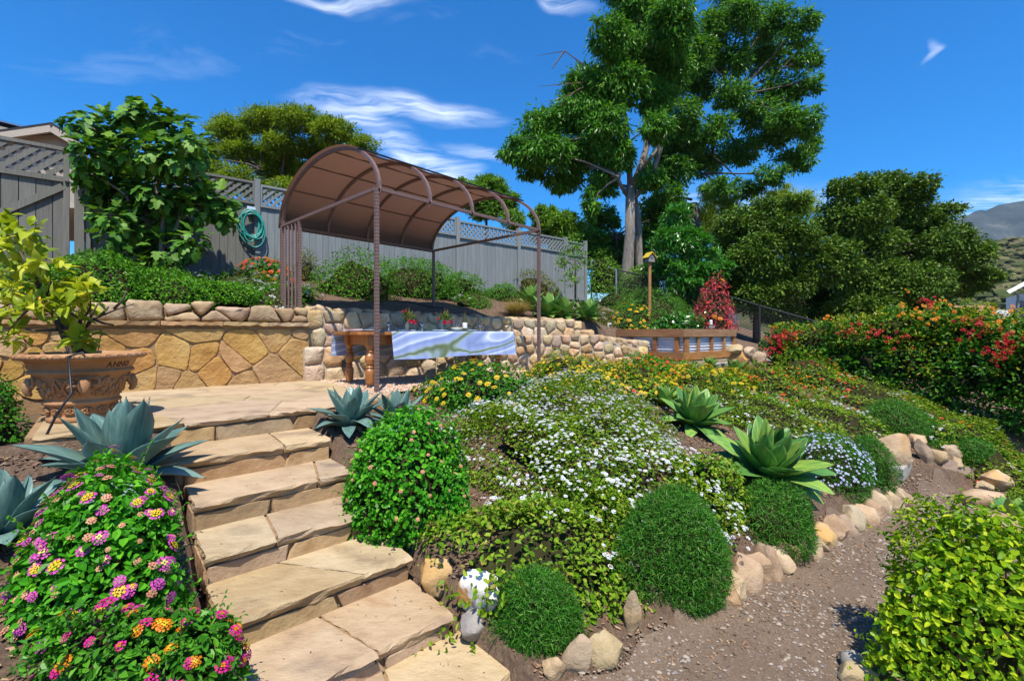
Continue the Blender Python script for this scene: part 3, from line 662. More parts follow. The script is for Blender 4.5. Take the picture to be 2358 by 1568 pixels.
for k in range(5):
    s = k/4*.985+.0075; n = 26; V = []; F = []; w, h = .042, .042; du_ = (GB-GA).normalized()
    for i in range(n+1):
        t = i/n; c = arch_pt(s, t, .0); o = arch_pt(s, t, h)
        V += [c-du_*w/2, c+du_*w/2, o+du_*w/2, o-du_*w/2]
    for i in range(n):
        for j in range(4): F.append((i*4+j, i*4+(j+1) % 4, (i+1)*4+(j+1) % 4, (i+1)*4+j))
    F += [(3, 2, 1, 0), (n*4, n*4+1, n*4+2, n*4+3)]
    obj('arch_rib', V, F, M_STEEL, gaz)
    # hook under the front end of the rib
    c = arch_pt(s, 0); mb = MB(); out = -(GE-GA).normalized(); mb.tube([c+out*.03+Vector((0, 0, .02)), c+out*.06+Vector((0, 0, -.02)), c+out*.055+Vector((0, 0, -.06)), c+out*.02+Vector((0, 0, -.075)), c+out*-.005+Vector((0, 0, -.05))], .007, 5); mb.build('hook', M_STEEL, gaz)
for t in (.30, .44, .60, .77):
    mb = MB(); mb.tube([arch_pt(.01, t, .012), arch_pt(.99, t, .012)], .014, 6); mb.build('purlin', M_STEEL, gaz)
m, t_, o_ = nt('brown_shade_cloth'); L_ = t_.links.new
b_ = t_.nodes.new('ShaderNodeBsdfPrincipled'); b_.inputs['Roughness'].default_value = .9
wv = t_.nodes.new('ShaderNodeTexWave'); wv.inputs['Scale'].default_value = 46; wv.inputs['Distortion'].default_value = 1.2; wv.inputs['Detail'].default_value = 2; wv.bands_direction = 'Z'
tcc = t_.nodes.new('ShaderNodeTexCoord'); L_(tcc.outputs['Object'], wv.inputs['Vector'])
crr = ramp(t_, [(.125, .078, .055), (.175, .112, .080)]); L_(wv.outputs['Fac'], crr.inputs[0]); L_(crr.outputs[0], b_.inputs['Base Color'])
tr_ = t_.nodes.new('ShaderNodeBsdfTranslucent'); tr_.inputs['Color'].default_value = (.42, .26, .18, 1)
tp_ = t_.nodes.new('ShaderNodeBsdfTransparent'); mx_ = t_.nodes.new('ShaderNodeMixShader'); mx_.inputs[0].default_value = .5; L_(b_.outputs[0], mx_.inputs[1]); L_(tr_.outputs[0], mx_.inputs[2])
mx2 = t_.nodes.new('ShaderNodeMixShader'); mx2.inputs[0].default_value = .07; L_(mx_.outputs[0], mx2.inputs[1]); L_(tp_.outputs[0], mx2.inputs[2]); L_(mx2.outputs[0], o_.inputs['Surface'])
M_SHADE = m
ns, ntt = 32, 30; V = []; F = []
for side in (0, 1):
    for i in range(ns+1):
        s = -.012+1.024*i/ns
        for j in range(ntt+1):
            t = .255+(1.0-.255)*j/ntt; sag = .045*math.sin(math.pi*((s*4) % 1.0))**2
            edge = .02*math.sin(s*21)*(1-j/ntt)**6
            V.append(arch_pt(s, t+edge*.3, .058-sag*math.sin(math.pi*t)-side*.004)+Vector((0, 0, -.03*(j == ntt))))
w1 = ntt+1; off = (ns+1)*w1
for i in range(ns):
    for j in range(ntt):
        a = i*w1+j; F.append((a, a+w1, a+w1+1, a+1)); F.append((off+a, off+a+1, off+a+w1+1, off+a+w1))
for i in range(ns):
    a = i*w1; F.append((a, off+a, off+a+w1, a+w1)); b = a+ntt; F.append((b, b+w1, off+b+w1, off+b))
for j in range(ntt):
    F.append((j, j+1, off+j+1, off+j)); a = ns*w1+j; F.append((a, off+a, off+a+1, a+1))
cloth_ = obj('shade_cloth', V, F, M_SHADE, gaz, smooth=True)
mb = MB(); mb.tube([arch_pt(-.012+1.024*i/20, .25, .058) for i in range(21)], .013, 5); mb.build('cloth_hem', M_BLACK, cloth_)
for k in range(4):
    a = GDp+(GE-GDp)*((k+1)/5); mb = MB(); mb.bar(zz(a, 1.05), zz(a, GZ-.03), .026); mb.build('trellis_bar', M_STEEL, gaz)
mb = MB(); mb.bar(zz(GDp, 1.04), zz(GE, 1.04), .04); mb.build('trellis_rail', M_STEEL, gaz)

# ---------------------------------------------------------------- dining table and what stands on it
TC = Vector((-1.31, 7.20, .03)); e1 = Vector((.735, .678, 0)).normalized(); e2 = Vector((-e1.y, e1.x, 0)); TH = .725
def T(a, b, z=0): return TC+e1*a+e2*b+Vector((0, 0, z))
tab = empty('dining_table', TC); tag(tab, 'long varnished pine dining table with turned legs, under the gazebo', 'table')
out_ = [(-1.36, -.40), (-1.30, -.46), (1.30, -.46), (1.37, -.40), (1.37, .40), (1.30, .46), (-1.30, .46), (-1.36, .40)]
V = []; F = []; n = len(out_)
for (k, z) in ((.985, TH-.045), (1, TH-.038), (1, TH-.008), (.99, TH)):
    for a, b in out_: V.append(T(a*k, b*k, z))
for r_ in range(3):
    for i in range(n): F.append((r_*n+i, r_*n+(i+1) % n, (r_+1)*n+(i+1) % n, (r_+1)*n+i))
F += [tuple(range(n-1, -1, -1)), tuple(range(3*n, 4*n))]; obj('tabletop', V, F, M_TABLE, tab)
legp = [(.040, 0), (.052, .03), (.060, .16), (.056, .20), (.036, .225), (.050, .245), (.034, .265), (.052, .29), (.066, .35), (.058, .40), (.036, .435), (.048, .45), (.048, .46), (.034, .475), (.042, .50), (.060, .535)]
for a, b in ((-1.15, -.33), (-1.15, .33), (1.15, -.33), (1.15, .33)):
    mb = MB(); mb.lathe(legp, T(a, b, 0), 16); mb.box(T(a, b, .607), (.115, .115, .145), e1, e2); mb.build('leg', M_TABLE, tab, smooth=False)
for (a, b, l, d) in ((0, -.33, 2.19, e1), (0, .33, 2.19, e1)): mb = MB(); mb.box(T(a, b, .61), (l, .03, .13), e1, e2); mb.build('apron', M_TABLE, tab)
for a in (-1.15, 1.15): mb = MB(); mb.box(T(a, 0, .61), (.03, .54, .13), e1, e2); mb.build('apron', M_TABLE, tab)
# tablecloth: back drop, top, front drop
prof = [(.475, TH-.36, 1), (.478, TH-.24, 1), (.476, TH-.12, 1), (.474, TH-.03, 1), (.468, TH+.003, 1), (.45, TH+.007, 1), (.30, TH+.007, .85), (.15, TH+.007, .7), (0, TH+.007, .5), (-.15, TH+.007, .35), (-.30, TH+.007, .18), (-.45, TH+.007, 0), (-.468, TH+.003, 0), (-.474, TH-.03, 0), (-.482, TH-.10, 0), (-.488, TH-.18, 0), (-.494, TH-.26, 0), (-.498, TH-.33, 0), (-.500, TH-.375, 0)]
nu = 90; V = []; F = []
for i in range(nu+1):
    for j, (b, z, lf) in enumerate(prof):
        a0 = -.90-.45*lf; a = a0+(1.385-a0)*i/nu
        hang = max(0, (TH-z)/.37); sgn = -1 if b < 0 else 1
        wob = (.013*math.sin(a*9.5+b)+.008*math.sin(a*23+1.3)+.006*math.sin(a*41))*hang
        zz_ = z+(.010*math.sin(a*3.1)*hang if hang > .8 else 0)
        V.append(T(a+.012*hang*math.sin(a*5), b+sgn*(wob+.02*hang*hang), zz_))
w1 = len(prof)
for i in range(nu):
    for j in range(w1-1): a = i*w1+j; F.append((a, a+1, a+w1+1, a+w1))
m, t_, o_ = nt('lily_print_cloth'); L_ = t_.links.new; b_ = t_.nodes.new('ShaderNodeBsdfPrincipled'); b_.inputs['Roughness'].default_value = .55; b_.inputs['Sheen Weight'].default_value = .2
tcc = t_.nodes.new('ShaderNodeTexCoord'); mpp = t_.nodes.new('ShaderNodeMapping'); mpp.inputs['Rotation'].default_value = (0, 0, -math.atan2(e1.y, e1.x)); L_(tcc.outputs['Object'], mpp.inputs['Vector'])
mp2 = t_.nodes.new('ShaderNodeMapping'); mp2.inputs['Rotation'].default_value = (0, .62, 0); mp2.inputs['Scale'].default_value = (1.3, 1, 3.0); L_(mpp.outputs[0], mp2.inputs['Vector'])
wv = t_.nodes.new('ShaderNodeTexWave'); wv.wave_type = 'RINGS'; wv.inputs['Scale'].default_value = .42; wv.inputs['Distortion'].default_value = 9; wv.inputs['Detail'].default_value = 2; wv.inputs['Detail Scale'].default_value = .7; L_(mp2.outputs[0], wv.inputs['Vector'])
crr = ramp(t_, [(.10, .14, .05), (.26, .34, .34), (.26, .33, .55), (.19, .25, .46), (.34, .42, .62), (.60, .66, .74), (.40, .48, .66), (.24, .31, .53)], [0, .02, .06, .34, .5, .62, .72, 1]); L_(wv.outputs['Fac'], crr.inputs[0]); L_(crr.outputs[0], b_.inputs['Base Color']); L_(b_.outputs[0], o_.inputs['Surface'])
M_CLOTH = m
tcl = obj('tablecloth', V, F, M_CLOTH, None, smooth=True, loc=T(0, 0, TH-.37)); tag(tcl, 'white and blue lily print tablecloth draped over the dining table', 'tablecloth')
def on_table(px, w):
    """place on the table along sight column px (survey of 3000) at offset w across the table"""
    k = (px-1500)/1333.0; a = (k*(TC.y+e2.y*w)-(TC.x+e2.x*w))/(e1.x-k*e1.y); return T(a, w, TH+.009)
M_CHINA = PM('pale_blue_china', (.55, .68, .76), .2); M_CHINAW = PM('cream_china', (.75, .72, .62), .25); M_YELL = PM('yellow_glaze', (.62, .45, .06), .3)
m, t_, o_ = nt('clear_glass'); g_ = t_.nodes.new('ShaderNodeBsdfPrincipled'); g_.inputs['Transmission Weight'].default_value = 1.0; g_.inputs['Roughness'].default_value = .03; g_.inputs['IOR'].default_value = 1.45; g_.inputs['Base Color'].default_value = (.93, .96, .97, 1); t_.links.new(g_.outputs[0], o_.inputs['Surface']); M_GLASS = m
plate_names = ('nearest the bare table end', 'behind the first goblet', 'in the middle of the table', 'beside the wine bottle')
for i, (px, w, r_) in enumerate(((1087, -.20, .145), (1194, -.10, .13), (1291, -.22, .13), (1379, -.15, .12))):
    mb = MB(); mb.lathe([(r_*.5, 0), (r_*.62, .004), (r_, .016), (r_*.99, .020), (r_*.60, .009), (.001, .008)], on_table(px, w), 24); tag(mb.build('plate', M_CHINA, smooth=True), 'pale blue dinner plate '+plate_names[i], 'plate', 'dinner plates')
gob = MB(); gob.lathe([(.034, 0), (.033, .004), (.008, .010), (.006, .05), (.010, .065), (.006, .075), (.022, .088), (.036, .11), (.040, .145), (.041, .185), (.039, .185), (.037, .145), (.032, .112), (.001, .095)], (0, 0, 0), 14)
gm = fmesh('goblet', gob.v, gob.f, M_GLASS, False)
for px, w, lab in ((1139, -.30, 'cut glass goblet next to the left vase, nearest the bare table end'), (1237, -.25, 'cut glass goblet standing between the two vases'), (1340.6, -.02, 'cut glass goblet behind the small bowl'), (1407, -.18, 'cut glass goblet right of the wine bottle')):
    tag(inst('goblet', gm, None, on_table(px, w)), lab, 'goblet', 'goblets on the table')
b0 = on_table(1362, -.22); bot = empty('wine_bottle', b0); tag(bot, 'olive green wine bottle with a pale label on the table', 'bottle')
M_BOTTLE = PM('olive_glass', (.055, .050, .008), .08, .6); M_LABEL = PM('paper_label', (.72, .70, .64), .6)
mb = MB(); mb.lathe([(.035, 0), (.038, .01), (.038, .19), (.034, .215), (.018, .255), (.0145, .27), (.0145, .325), (.016, .327), (.016, .34), (.001, .34)], b0, 18); mb.build('glass', M_BOTTLE, bot, smooth=True)
mb = MB(); mb.lathe([(.0385, .05), (.0392, .052), (.0392, .138), (.0385, .14)], b0, 18, cap=False); mb.build('paper_label', M_LABEL, bot, smooth=True)
mb = MB(); mb.lathe([(.0165, .30), (.017, .302), (.017, .342), (.001, .343)], b0, 12); mb.build('foil_cap', M_BLACK, bot)
c = on_table(1338, -.30); mb = MB(); mb.lathe([(.04, 0), (.05, .006), (.085, .035), (.098, .055), (.094, .055), (.08, .036), (.04, .012), (.001, .011)], c, 22); bw = mb.build('bowl', M_CHINAW, smooth=True); tag(bw, 'small cream bowl with a yellow rim in front of the wine bottle', 'bowl')
mb = MB(); mb.lathe([(.094, .0545), (.0985, .054), (.099, .060), (.0935, .060)], c, 22); mb.build('rim', M_YELL, bw, smooth=True, loc=None)
M_NAP = SM('striped_napkin', [(.55, .33, .33), (.72, .62, .60)], scale=16, stretch=(1, 1, 1), bump=.2, rnd=0)
c = on_table(1031, -.12); mb = MB()
for k in range(3): mb.box(c+Vector((0, 0, .006+.009*k))+e1*.008*k, (.24-.02*k, .13, .008), e1, e2, jit=.004)
tag(mb.build('napkin', M_NAP), 'folded pink striped napkin at the bare end of the table', 'napkin')
M_VASE = PM('smoked_glass', (.10, .11, .095), .12, .6); M_PETAL = LM('fuchsia_petal', [(.50, .015, .06), (.62, .03, .12), (.42, .008, .02)], trans=.3, tcol=(1.6, 1, 1))
M_LEAF1 = LM('bouquet_leaf', [(.05, .10, .012), (.10, .17, .02)], trans=.2); M_STRAW = LM('dried_grass', [(.38, .24, .06), (.5, .34, .1)], trans=.2)
# ---------------------------------------------------------------- foliage tools
def unit(a): return a/np.maximum(np.linalg.norm(a, axis=-1, keepdims=True), 1e-9)
def leaf_mesh(pos, axis, nrm, L, W, shape='hex', fold=.25, curl=.0):
    """leaves as folded blades: pos (n,3) base, axis along the leaf, nrm its upper side"""
    n = len(pos); axis = unit(axis); side = unit(np.cross(axis, nrm)); up = np.cross(side, axis)
    L = np.broadcast_to(np.asarray(L, float), (n,))[:, None]; W = np.broadcast_to(np.asarray(W, float), (n,))[:, None]
    if shape == 'hex':
        b = pos; t = pos+axis*L-up*L*curl
        l1 = pos+axis*L*.28+side*W*.42+up*W*fold; l2 = pos+axis*L*.66+side*W*.40+up*W*fold-up*L*curl*.4
        r1 = pos+axis*L*.28-side*W*.42+up*W*fold; r2 = pos+axis*L*.66-side*W*.40+up*W*fold-up*L*curl*.4
        V = np.stack([b, l1, l2, t, r2, r1], 1).reshape(-1, 3); k = (np.arange(n)*6)[:, None, None]
        F = (np.array([[0, 3, 2, 1], [0, 5, 4, 3]])[None]+k).reshape(-1, 4)
    elif shape == 'dia':
        V = np.stack([pos, pos+axis*L*.45+side*W*.5+up*W*fold, pos+axis*L-up*L*curl, pos+axis*L*.45-side*W*.5+up*W*fold], 1).reshape(-1, 3); k = (np.arange(n)*4)[:, None]
        F = np.array([0, 1, 2, 3])[None]+k
    else:                                          # needle
        V = np.stack([pos-side*W*.5, pos+side*W*.5, pos+axis*L-up*L*curl], 1).reshape(-1, 3); k = (np.arange(n)*3)[:, None]
        F = np.array([0, 1, 2])[None]+k
    return V, F
def rdir(n): return unit(RNG.normal(size=(n, 3)))
def lobes(k, amp, seed):
    r = np.random.default_rng(seed); d = unit(r.normal(size=(k, 3))); a = r.uniform(-.5, 1, k)*amp; s = r.uniform(6, 16, k)
    return lambda D: 1+np.sum(a[None]*np.exp(s[None]*(D@d.T-1)), 1)
def mound_pts(n, c, rad, seed, zmin=-.25, shell=.16, lamp=.22, nl=26):
    """points and outward directions on a lumpy mound"""
    D = rdir(int(n*2.2)); D = D[D[:, 2] > zmin][:n]; f = lobes(nl, lamp, seed)(D)
    k = f*(1-np.abs(RNG.normal(0, shell, len(D)))+.03); rad = np.array(rad)
    return np.array(c)+D*rad*k[:, None], unit(D/rad)
def core(name, c, rad, seed, mat, parent, k=.72, lamp=.2, drp=False):
    me = bmesh.new(); bmesh.ops.create_icosphere(me, subdivisions=3, radius=1); V = np.array([v.co[:] for v in me.verts]); F = [[v.index for v in f.verts] for f in me.faces]; me.free()
    V = V*(lobes(26, lamp, seed)(V)*(k+RNG.uniform(-.03, .03, len(V))))[:, None]*np.array(rad)+np.array(c); V[:, 2] = np.maximum(V[:, 2], c[2]-.12)
    if drp: V = drape(V, c)
    return obj(name, V, F, mat, parent)
M_CORE = SM('bush_shade_core', [(.022, .022, .010), (.045, .040, .018)], scale=12, bump=.6, bscale=30, rnd=0, rough=1, spec=0)  # dark filler for bush insides; shade between leaves is put into its colour
M_STEMG = LM('green_brown_stem', [(.09, .07, .03), (.12, .13, .035), (.16, .10, .06)], trans=0)
M_GREEN = LM('leaf_green', [(.030, .080, .008), (.048, .125, .012), (.075, .17, .018), (.11, .21, .03)])
def patchy(p, scale, seed):
    """smooth pseudo random field in 0..1 for gaps between shoots"""
    r = np.random.default_rng(seed); f = 0
    for k in range(5): w = r.normal(size=3)*scale*(1+.5*k); f = f+np.sin(p@w+r.uniform(0, 6))
    return .5+f/6.5
def sprigs(pts, out, k, L, W, mats, parent, shape, curl, length):
    """stray shoots standing out of the bush, leaves along them"""
    i = RNG.integers(0, len(pts), k); b = pts[i]; d = unit(out[i]+RNG.normal(size=(k, 3))*.45+np.array([0, 0, .55])); ln = length*RNG.uniform(.5, 1.5, k); m = 7
    t = np.linspace(.1, 1, m)[None, :, None]; pos = (b[:, None]+d[:, None]*ln[:, None, None]*t).reshape(-1, 3); dd = np.repeat(d, m, 0); ax = unit(dd*.5+RNG.normal(size=pos.shape)*.75); nr = unit(dd+RNG.normal(size=pos.shape)*.4+np.array([0, 0, .4]))
    sz = np.tile(np.linspace(1.0, .55, m), k); lv = leaf_mesh(pos, ax, nr, L*sz*RNG.uniform(.7, 1.1, len(pos)), W*sz, shape, .2, curl)
    side = unit(np.cross(d, np.array([.3, -.9, .2])))*.0016; e = b+d*ln[:, None]; V = np.stack([b-side*1.5, b+side*1.5, e+side*.6, e-side*.6], 1).reshape(-1, 3)
    return lv, (V, np.arange(len(V)).reshape(-1, 4))
def bush_leaves(pts, out, L, W, upb=.6, rnd=.6, lift=.35, shape='hex', fold=.22, curl=.12, jl=.48):
    n = len(pts); nr = unit(out*1.0+np.array([0, 0, upb])+RNG.normal(size=(n, 3))*rnd*.6)
    ax = RNG.normal(size=(n, 3)); ax = unit(ax-nr*np.sum(ax*nr, 1, keepdims=True)+nr*lift*RNG.uniform(-.2, 1, (n, 1))+out*.25)
    return leaf_mesh(pts, ax, nr, L*RNG.uniform(1-jl, 1+jl, n), W*RNG.uniform(1-jl, 1+jl, n), shape, fold, curl)
def cat_mesh(lst):
    V = []; F = []; b = 0
    for v, f in lst: V.append(v); F.append(f+b); b += len(v)
    return np.concatenate(V), np.concatenate(F)
def fit(cx, top, base, hw, dep=.85, sink=.1, Y=None):
    """mound from its outline in the survey (2358 wide): returns centre on the ground and radii"""
    f = G(cx, base) if Y is None else P(cx, base, Y); ray = Vector((f.x, f.y, 0)).normalized(); rx = hw/FD*f.y; ry = rx*dep
    c = f+ray*ry; g = gz(c.x, c.y) if Y is None else f.z
    ztop = EYE-(top-HD)/FD*c.y; rz = max(.06, ztop-g); rx = hw/FD*c.y*.97
    return Vector((c.x, c.y, g)), (rx, ry, rz)
def drape(V, c):
    V = np.array(V, float); x, y = V[:, 0], V[:, 1]; V[:, 2] += zt(x, y)-c[2]+.035*np.sin(x*5.3+2*np.sin(y*3.1))+.035*np.sin(y*6.1+1.7*np.sin(x*4.3))+.018*np.sin(x*13+y*9); return V
def fit2(cx, top, base, hw, h):
    """low planting that follows the slope: from its front edge back to where its top meets the sight line"""
    f = G(cx, base); Y = np.linspace(f.y+.15, f.y+6, 900); X = (cx-CXD)/FD*Y; Z = EYE-(top-HD)/FD*Y; g = zt(X, Y)+h*.62
    i = int(np.argmax(g >= Z)) if (g >= Z).any() else 200
    b = Vector((X[i], Y[i], 0)); m = (f+b)/2; ry = max(.12, (Vector((b.x, b.y, 0))-Vector((f.x, f.y, 0))).length/2*1.08)
    return Vector((m.x, m.y, gz(m.x, m.y))), (hw/FD*m.y, ry, h)
def bush(name, label, cat, c, rad, n, L, W, mat, seed, group=None, drp=False, shape='hex', upb=.6, zmin=-.15, shell=.16, lamp=.22, extra=None, corek=.74, curl=.12, coremat=None, part='foliage', lift=.35, rnd=.6, spr=1.0, gaps=.30):
    o = empty(name, c); tag(o, label, cat, group)
    pts, out = mound_pts(n, c, rad, seed, zmin, shell, lamp)
    keep = patchy(pts, 5.5/max(.12, min(rad)), seed)+RNG.uniform(-.28, .28, len(pts)) > gaps; pts, out = pts[keep], out[keep]
    if drp: pts = drape(pts, c)
    lst = [bush_leaves(pts, out, L, W, upb, shape=shape, curl=curl, lift=lift, rnd=rnd)]
    sl = L*(2.6 if shape != 'needle' else 2.2)*spr; lv, stv = sprigs(pts, out, max(12, n//(70 if shape != 'needle' else 60)), L, W, mat, o, shape, curl, sl); lst.append(lv)
    V, F = cat_mesh(lst); obj(part, V, F, mat, o, kind='stuff'); obj('shoots', stv[0], stv[1], M_STEMG, o, kind='stuff')
    core('stems', c, rad, seed, coremat or M_CORE, o, corek, lamp, drp)  # solid dark lump rather than single stems, inner shade put into its colour
    return o
def heads_on(o, c, rad, seed, n, me, name, scale=1.0, zmin=.0, up=.5, lamp=.22, out_k=1.04, cap=300, face=None, upto=None, js=.3, drp=False, clus=0):
    """flower heads as parts of a bush, over its surface; past the cap they join one stuff part"""
    D = rdir(n*6); D = D[D[:, 2] > zmin]
    if face is not None: D = D[(D@np.array(face)) > 0.0]
    if upto is not None: D = D[upto(D)]
    if clus: cc = D[RNG.integers(0, len(D), clus)]; D = unit(cc[RNG.integers(0, clus, n)]+RNG.normal(size=(n, 3))*np.abs(RNG.normal(.05, .05, (n, 1)))); D = D[D[:, 2] > zmin*.6]
    D = D[:n]; f = lobes(26, lamp, seed)(D)*out_k*(RNG.uniform(.90, 1.03, len(D)) if drp else RNG.uniform(.97, 1.03, len(D))); p = np.array(c)+D*np.array(rad)*f[:, None]
    if drp: p = drape(p, c)+unit(D/np.array(rad))*.03+np.array([0, 0, .012])
    nr = unit(unit(D/np.array(rad))+np.array([0, 0, up])+RNG.normal(size=D.shape)*.25)
    for i in range(min(cap, len(p))):
        q = Vector(nr[i]).to_track_quat('Z', 'X') @ Matrix.Rotation(random.uniform(0, 6.28), 4, 'Z').to_quaternion()
        inst(name, me[i % len(me)], o, p[i], q, scale*random.uniform(1-js, 1+js))
    if len(p) > cap:
        VV = []; FF = []; b = 0; MI = []
        for i in range(cap, len(p)):
            m0 = me[i % len(me)]; v = np.empty(len(m0.vertices)*3, np.float32); m0.vertices.foreach_get('co', v); v = v.reshape(-1, 3)
            q = Vector(nr[i]).to_track_quat('Z', 'X').to_matrix(); VV.append(v@np.array(q).T*scale*random.uniform(1-js, 1+js)+p[i])
            for pl_ in m0.polygons: FF.append([b+j for j in pl_.vertices]); MI.append(pl_.material_index)
            b += len(v)
        obj(name+'s', np.concatenate(VV), FF, list(me[0].materials), o, midx=MI, kind='stuff')
def flower_head(name, mats, R_, petals, rings=3, dome=.5, seed=0, split=2):
    """lantana-like head: rings of small petals, inner ring in the second colour"""
    r = random.Random(seed); V = []; F = []; MI = []
    for k in range(rings):
        rr = R_*(k+.55)/rings; z = R_*dome*(1-(rr/R_)**2); cnt = max(3, int(petals*(k+1)/rings))
        for i in range(cnt):
            a = 2*math.pi*(i+.5*(k % 2))/cnt+r.uniform(-.15, .15); c = Vector((rr*math.cos(a), rr*math.sin(a), z)); s = R_/rings*r.uniform(.6, .85)
            e = Vector((math.cos(a), math.sin(a), -.5*rr/R_)); g = Vector((-math.sin(a), math.cos(a), 0)); b = len(V)
            V += [c-e*s*.3-g*s*.75, c+e*s-g*s*.6+Vector((0, 0, .15*s)), c+e*s+g*s*.6+Vector((0, 0, .15*s)), c-e*s*.3+g*s*.75]
            F.append([b, b+1, b+2, b+3]); MI.append(0 if k >= rings-split else 1)
    b = len(V); V += [Vector((R_*.1, 0, 0)), Vector((-R_*.05, R_*.09, 0)), Vector((-R_*.05, -R_*.09, 0)), Vector((0, 0, -R_*1.6))]; F += [[b, b+1, b+3], [b+1, b+2, b+3], [b+2, b, b+3]]; MI += [2, 2, 2]
    return fmesh(name, [tuple(v) for v in V], F, mats, midx=MI)

# tree: trunk and limbs, crown of leaf clusters
def limb_curve(a, b, bend, n=7, seed=0):
    r = random.Random(seed); a, b = Vector(a), Vector(b); L = (b-a).length; off = Vector((r.uniform(-1, 1), r.uniform(-1, 1), r.uniform(0, 1)))*bend*L
    return [a+(b-a)*t+off*math.sin(math.pi*t)*(1-.3*t)+Vector((r.uniform(-1, 1), r.uniform(-1, 1), r.uniform(-1, 1)))*L*.012 for t in [i/(n-1) for i in range(n)]]
def crown(clumps, n, L, W, mat, parent, name='crown', droop=.4, shape='dia', sub=10, spread=.30, upn=.7, seed=0, fill=.35, along=0.0, shell=0.62):
    """clumps: (centre, radii); leaves in many small tufts spread through each clump"""
    r = np.random.default_rng(seed); vol = np.array([rd[0]*rd[1]*rd[2] for c, rd in clumps])**.72; cnt = (n*vol/vol.sum()).astype(int); lst = []; tufts = []
    for (c, rd), k in zip(clumps, cnt):
        c = np.array(c); rd = np.array(rd); ns_ = max(3, int(sub*(vol[0]**0 if True else 1)*max(.6, (rd.prod()/np.mean([np.prod(x[1]) for x in clumps]))**.6)))
        d = unit(r.normal(size=(ns_, 3))); rr = np.where(r.random(ns_) < fill, r.uniform(.15, shell, ns_), r.uniform(shell, 1.0, ns_)); tc_ = c+d*rd*rr[:, None]; tufts.append(tc_)
        w = r.integers(0, ns_, k); sr = spread*rd.mean()*r.uniform(.6, 1.2, ns_)
        g = unit(r.normal(size=(k, 3)))*np.abs(r.normal(.70, .42, (k, 1))); g[:, 2] *= .62; pts = tc_[w]+g*sr[w][:, None]; lo_ = r.random(k) < .34; pts[lo_] = c+unit(r.normal(size=(int(lo_.sum()), 3)))*rd*(r.random((int(lo_.sum()), 1))**.45*1.06)
        out = unit(g*.7+d[w]*.5+np.array([0, 0, .35]))
        nr = unit(out*.5+np.array([0, -.15, upn])+r.normal(size=(k, 3))*.62); ax = unit(g+d[w]*.6+r.normal(size=(k, 3))*.5+np.array([0, 0, -droop]))
        lst.append(leaf_mesh(pts, ax, nr, L*r.uniform(.65, 1.3, k), W*r.uniform(.7, 1.25, k), shape, .15, .12))
    V, F = cat_mesh(lst); obj(name, V, F, mat, parent, kind='stuff'); return tufts
def tree(name, label, base, trunk_pts, trunk_r, clumps, n, L, W, mat, bark, seed, group=None, droop=.4, shape='dia', sub=10, spread=.3, fork=None, limb_r=.10, twigs=True, upn=.7, fill=.35, tw=5, shell=.62):
    o = empty(name, base); tag(o, label, 'tree', group)
    mb = MB(); mb.tube(trunk_pts, trunk_r, 10); mb.build('trunk', bark, o, smooth=True)
    tufts = crown(clumps, n, L, W, mat, o, 'crown', droop, shape, sub, spread, upn, seed, fill, shell=shell)
    r = random.Random(seed); forks = fork or [trunk_pts[-1]]; mb = MB()
    for i, ((c, rd), tf) in enumerate(zip(clumps, tufts)):
        f = min(forks, key=lambda a: (Vector(a)-Vector(c)).length+r.uniform(0, .6)); k = limb_curve(f, c, .10, 7, seed*31+i); lr = limb_r*r.uniform(.7, 1.1)
        mb.tube(k, [lr*(1-.8*j/6) for j in range(7)], 6, cap=False)
        if twigs:
            for j, t in enumerate(tf[:tw]): q = limb_curve(k[4], t, .08, 4, seed+j); mb.tube(q, [lr*.32, lr*.22, lr*.15, lr*.06], 4, cap=False)
    mb.build('limbs', bark, o, smooth=True, kind='stuff'); return o
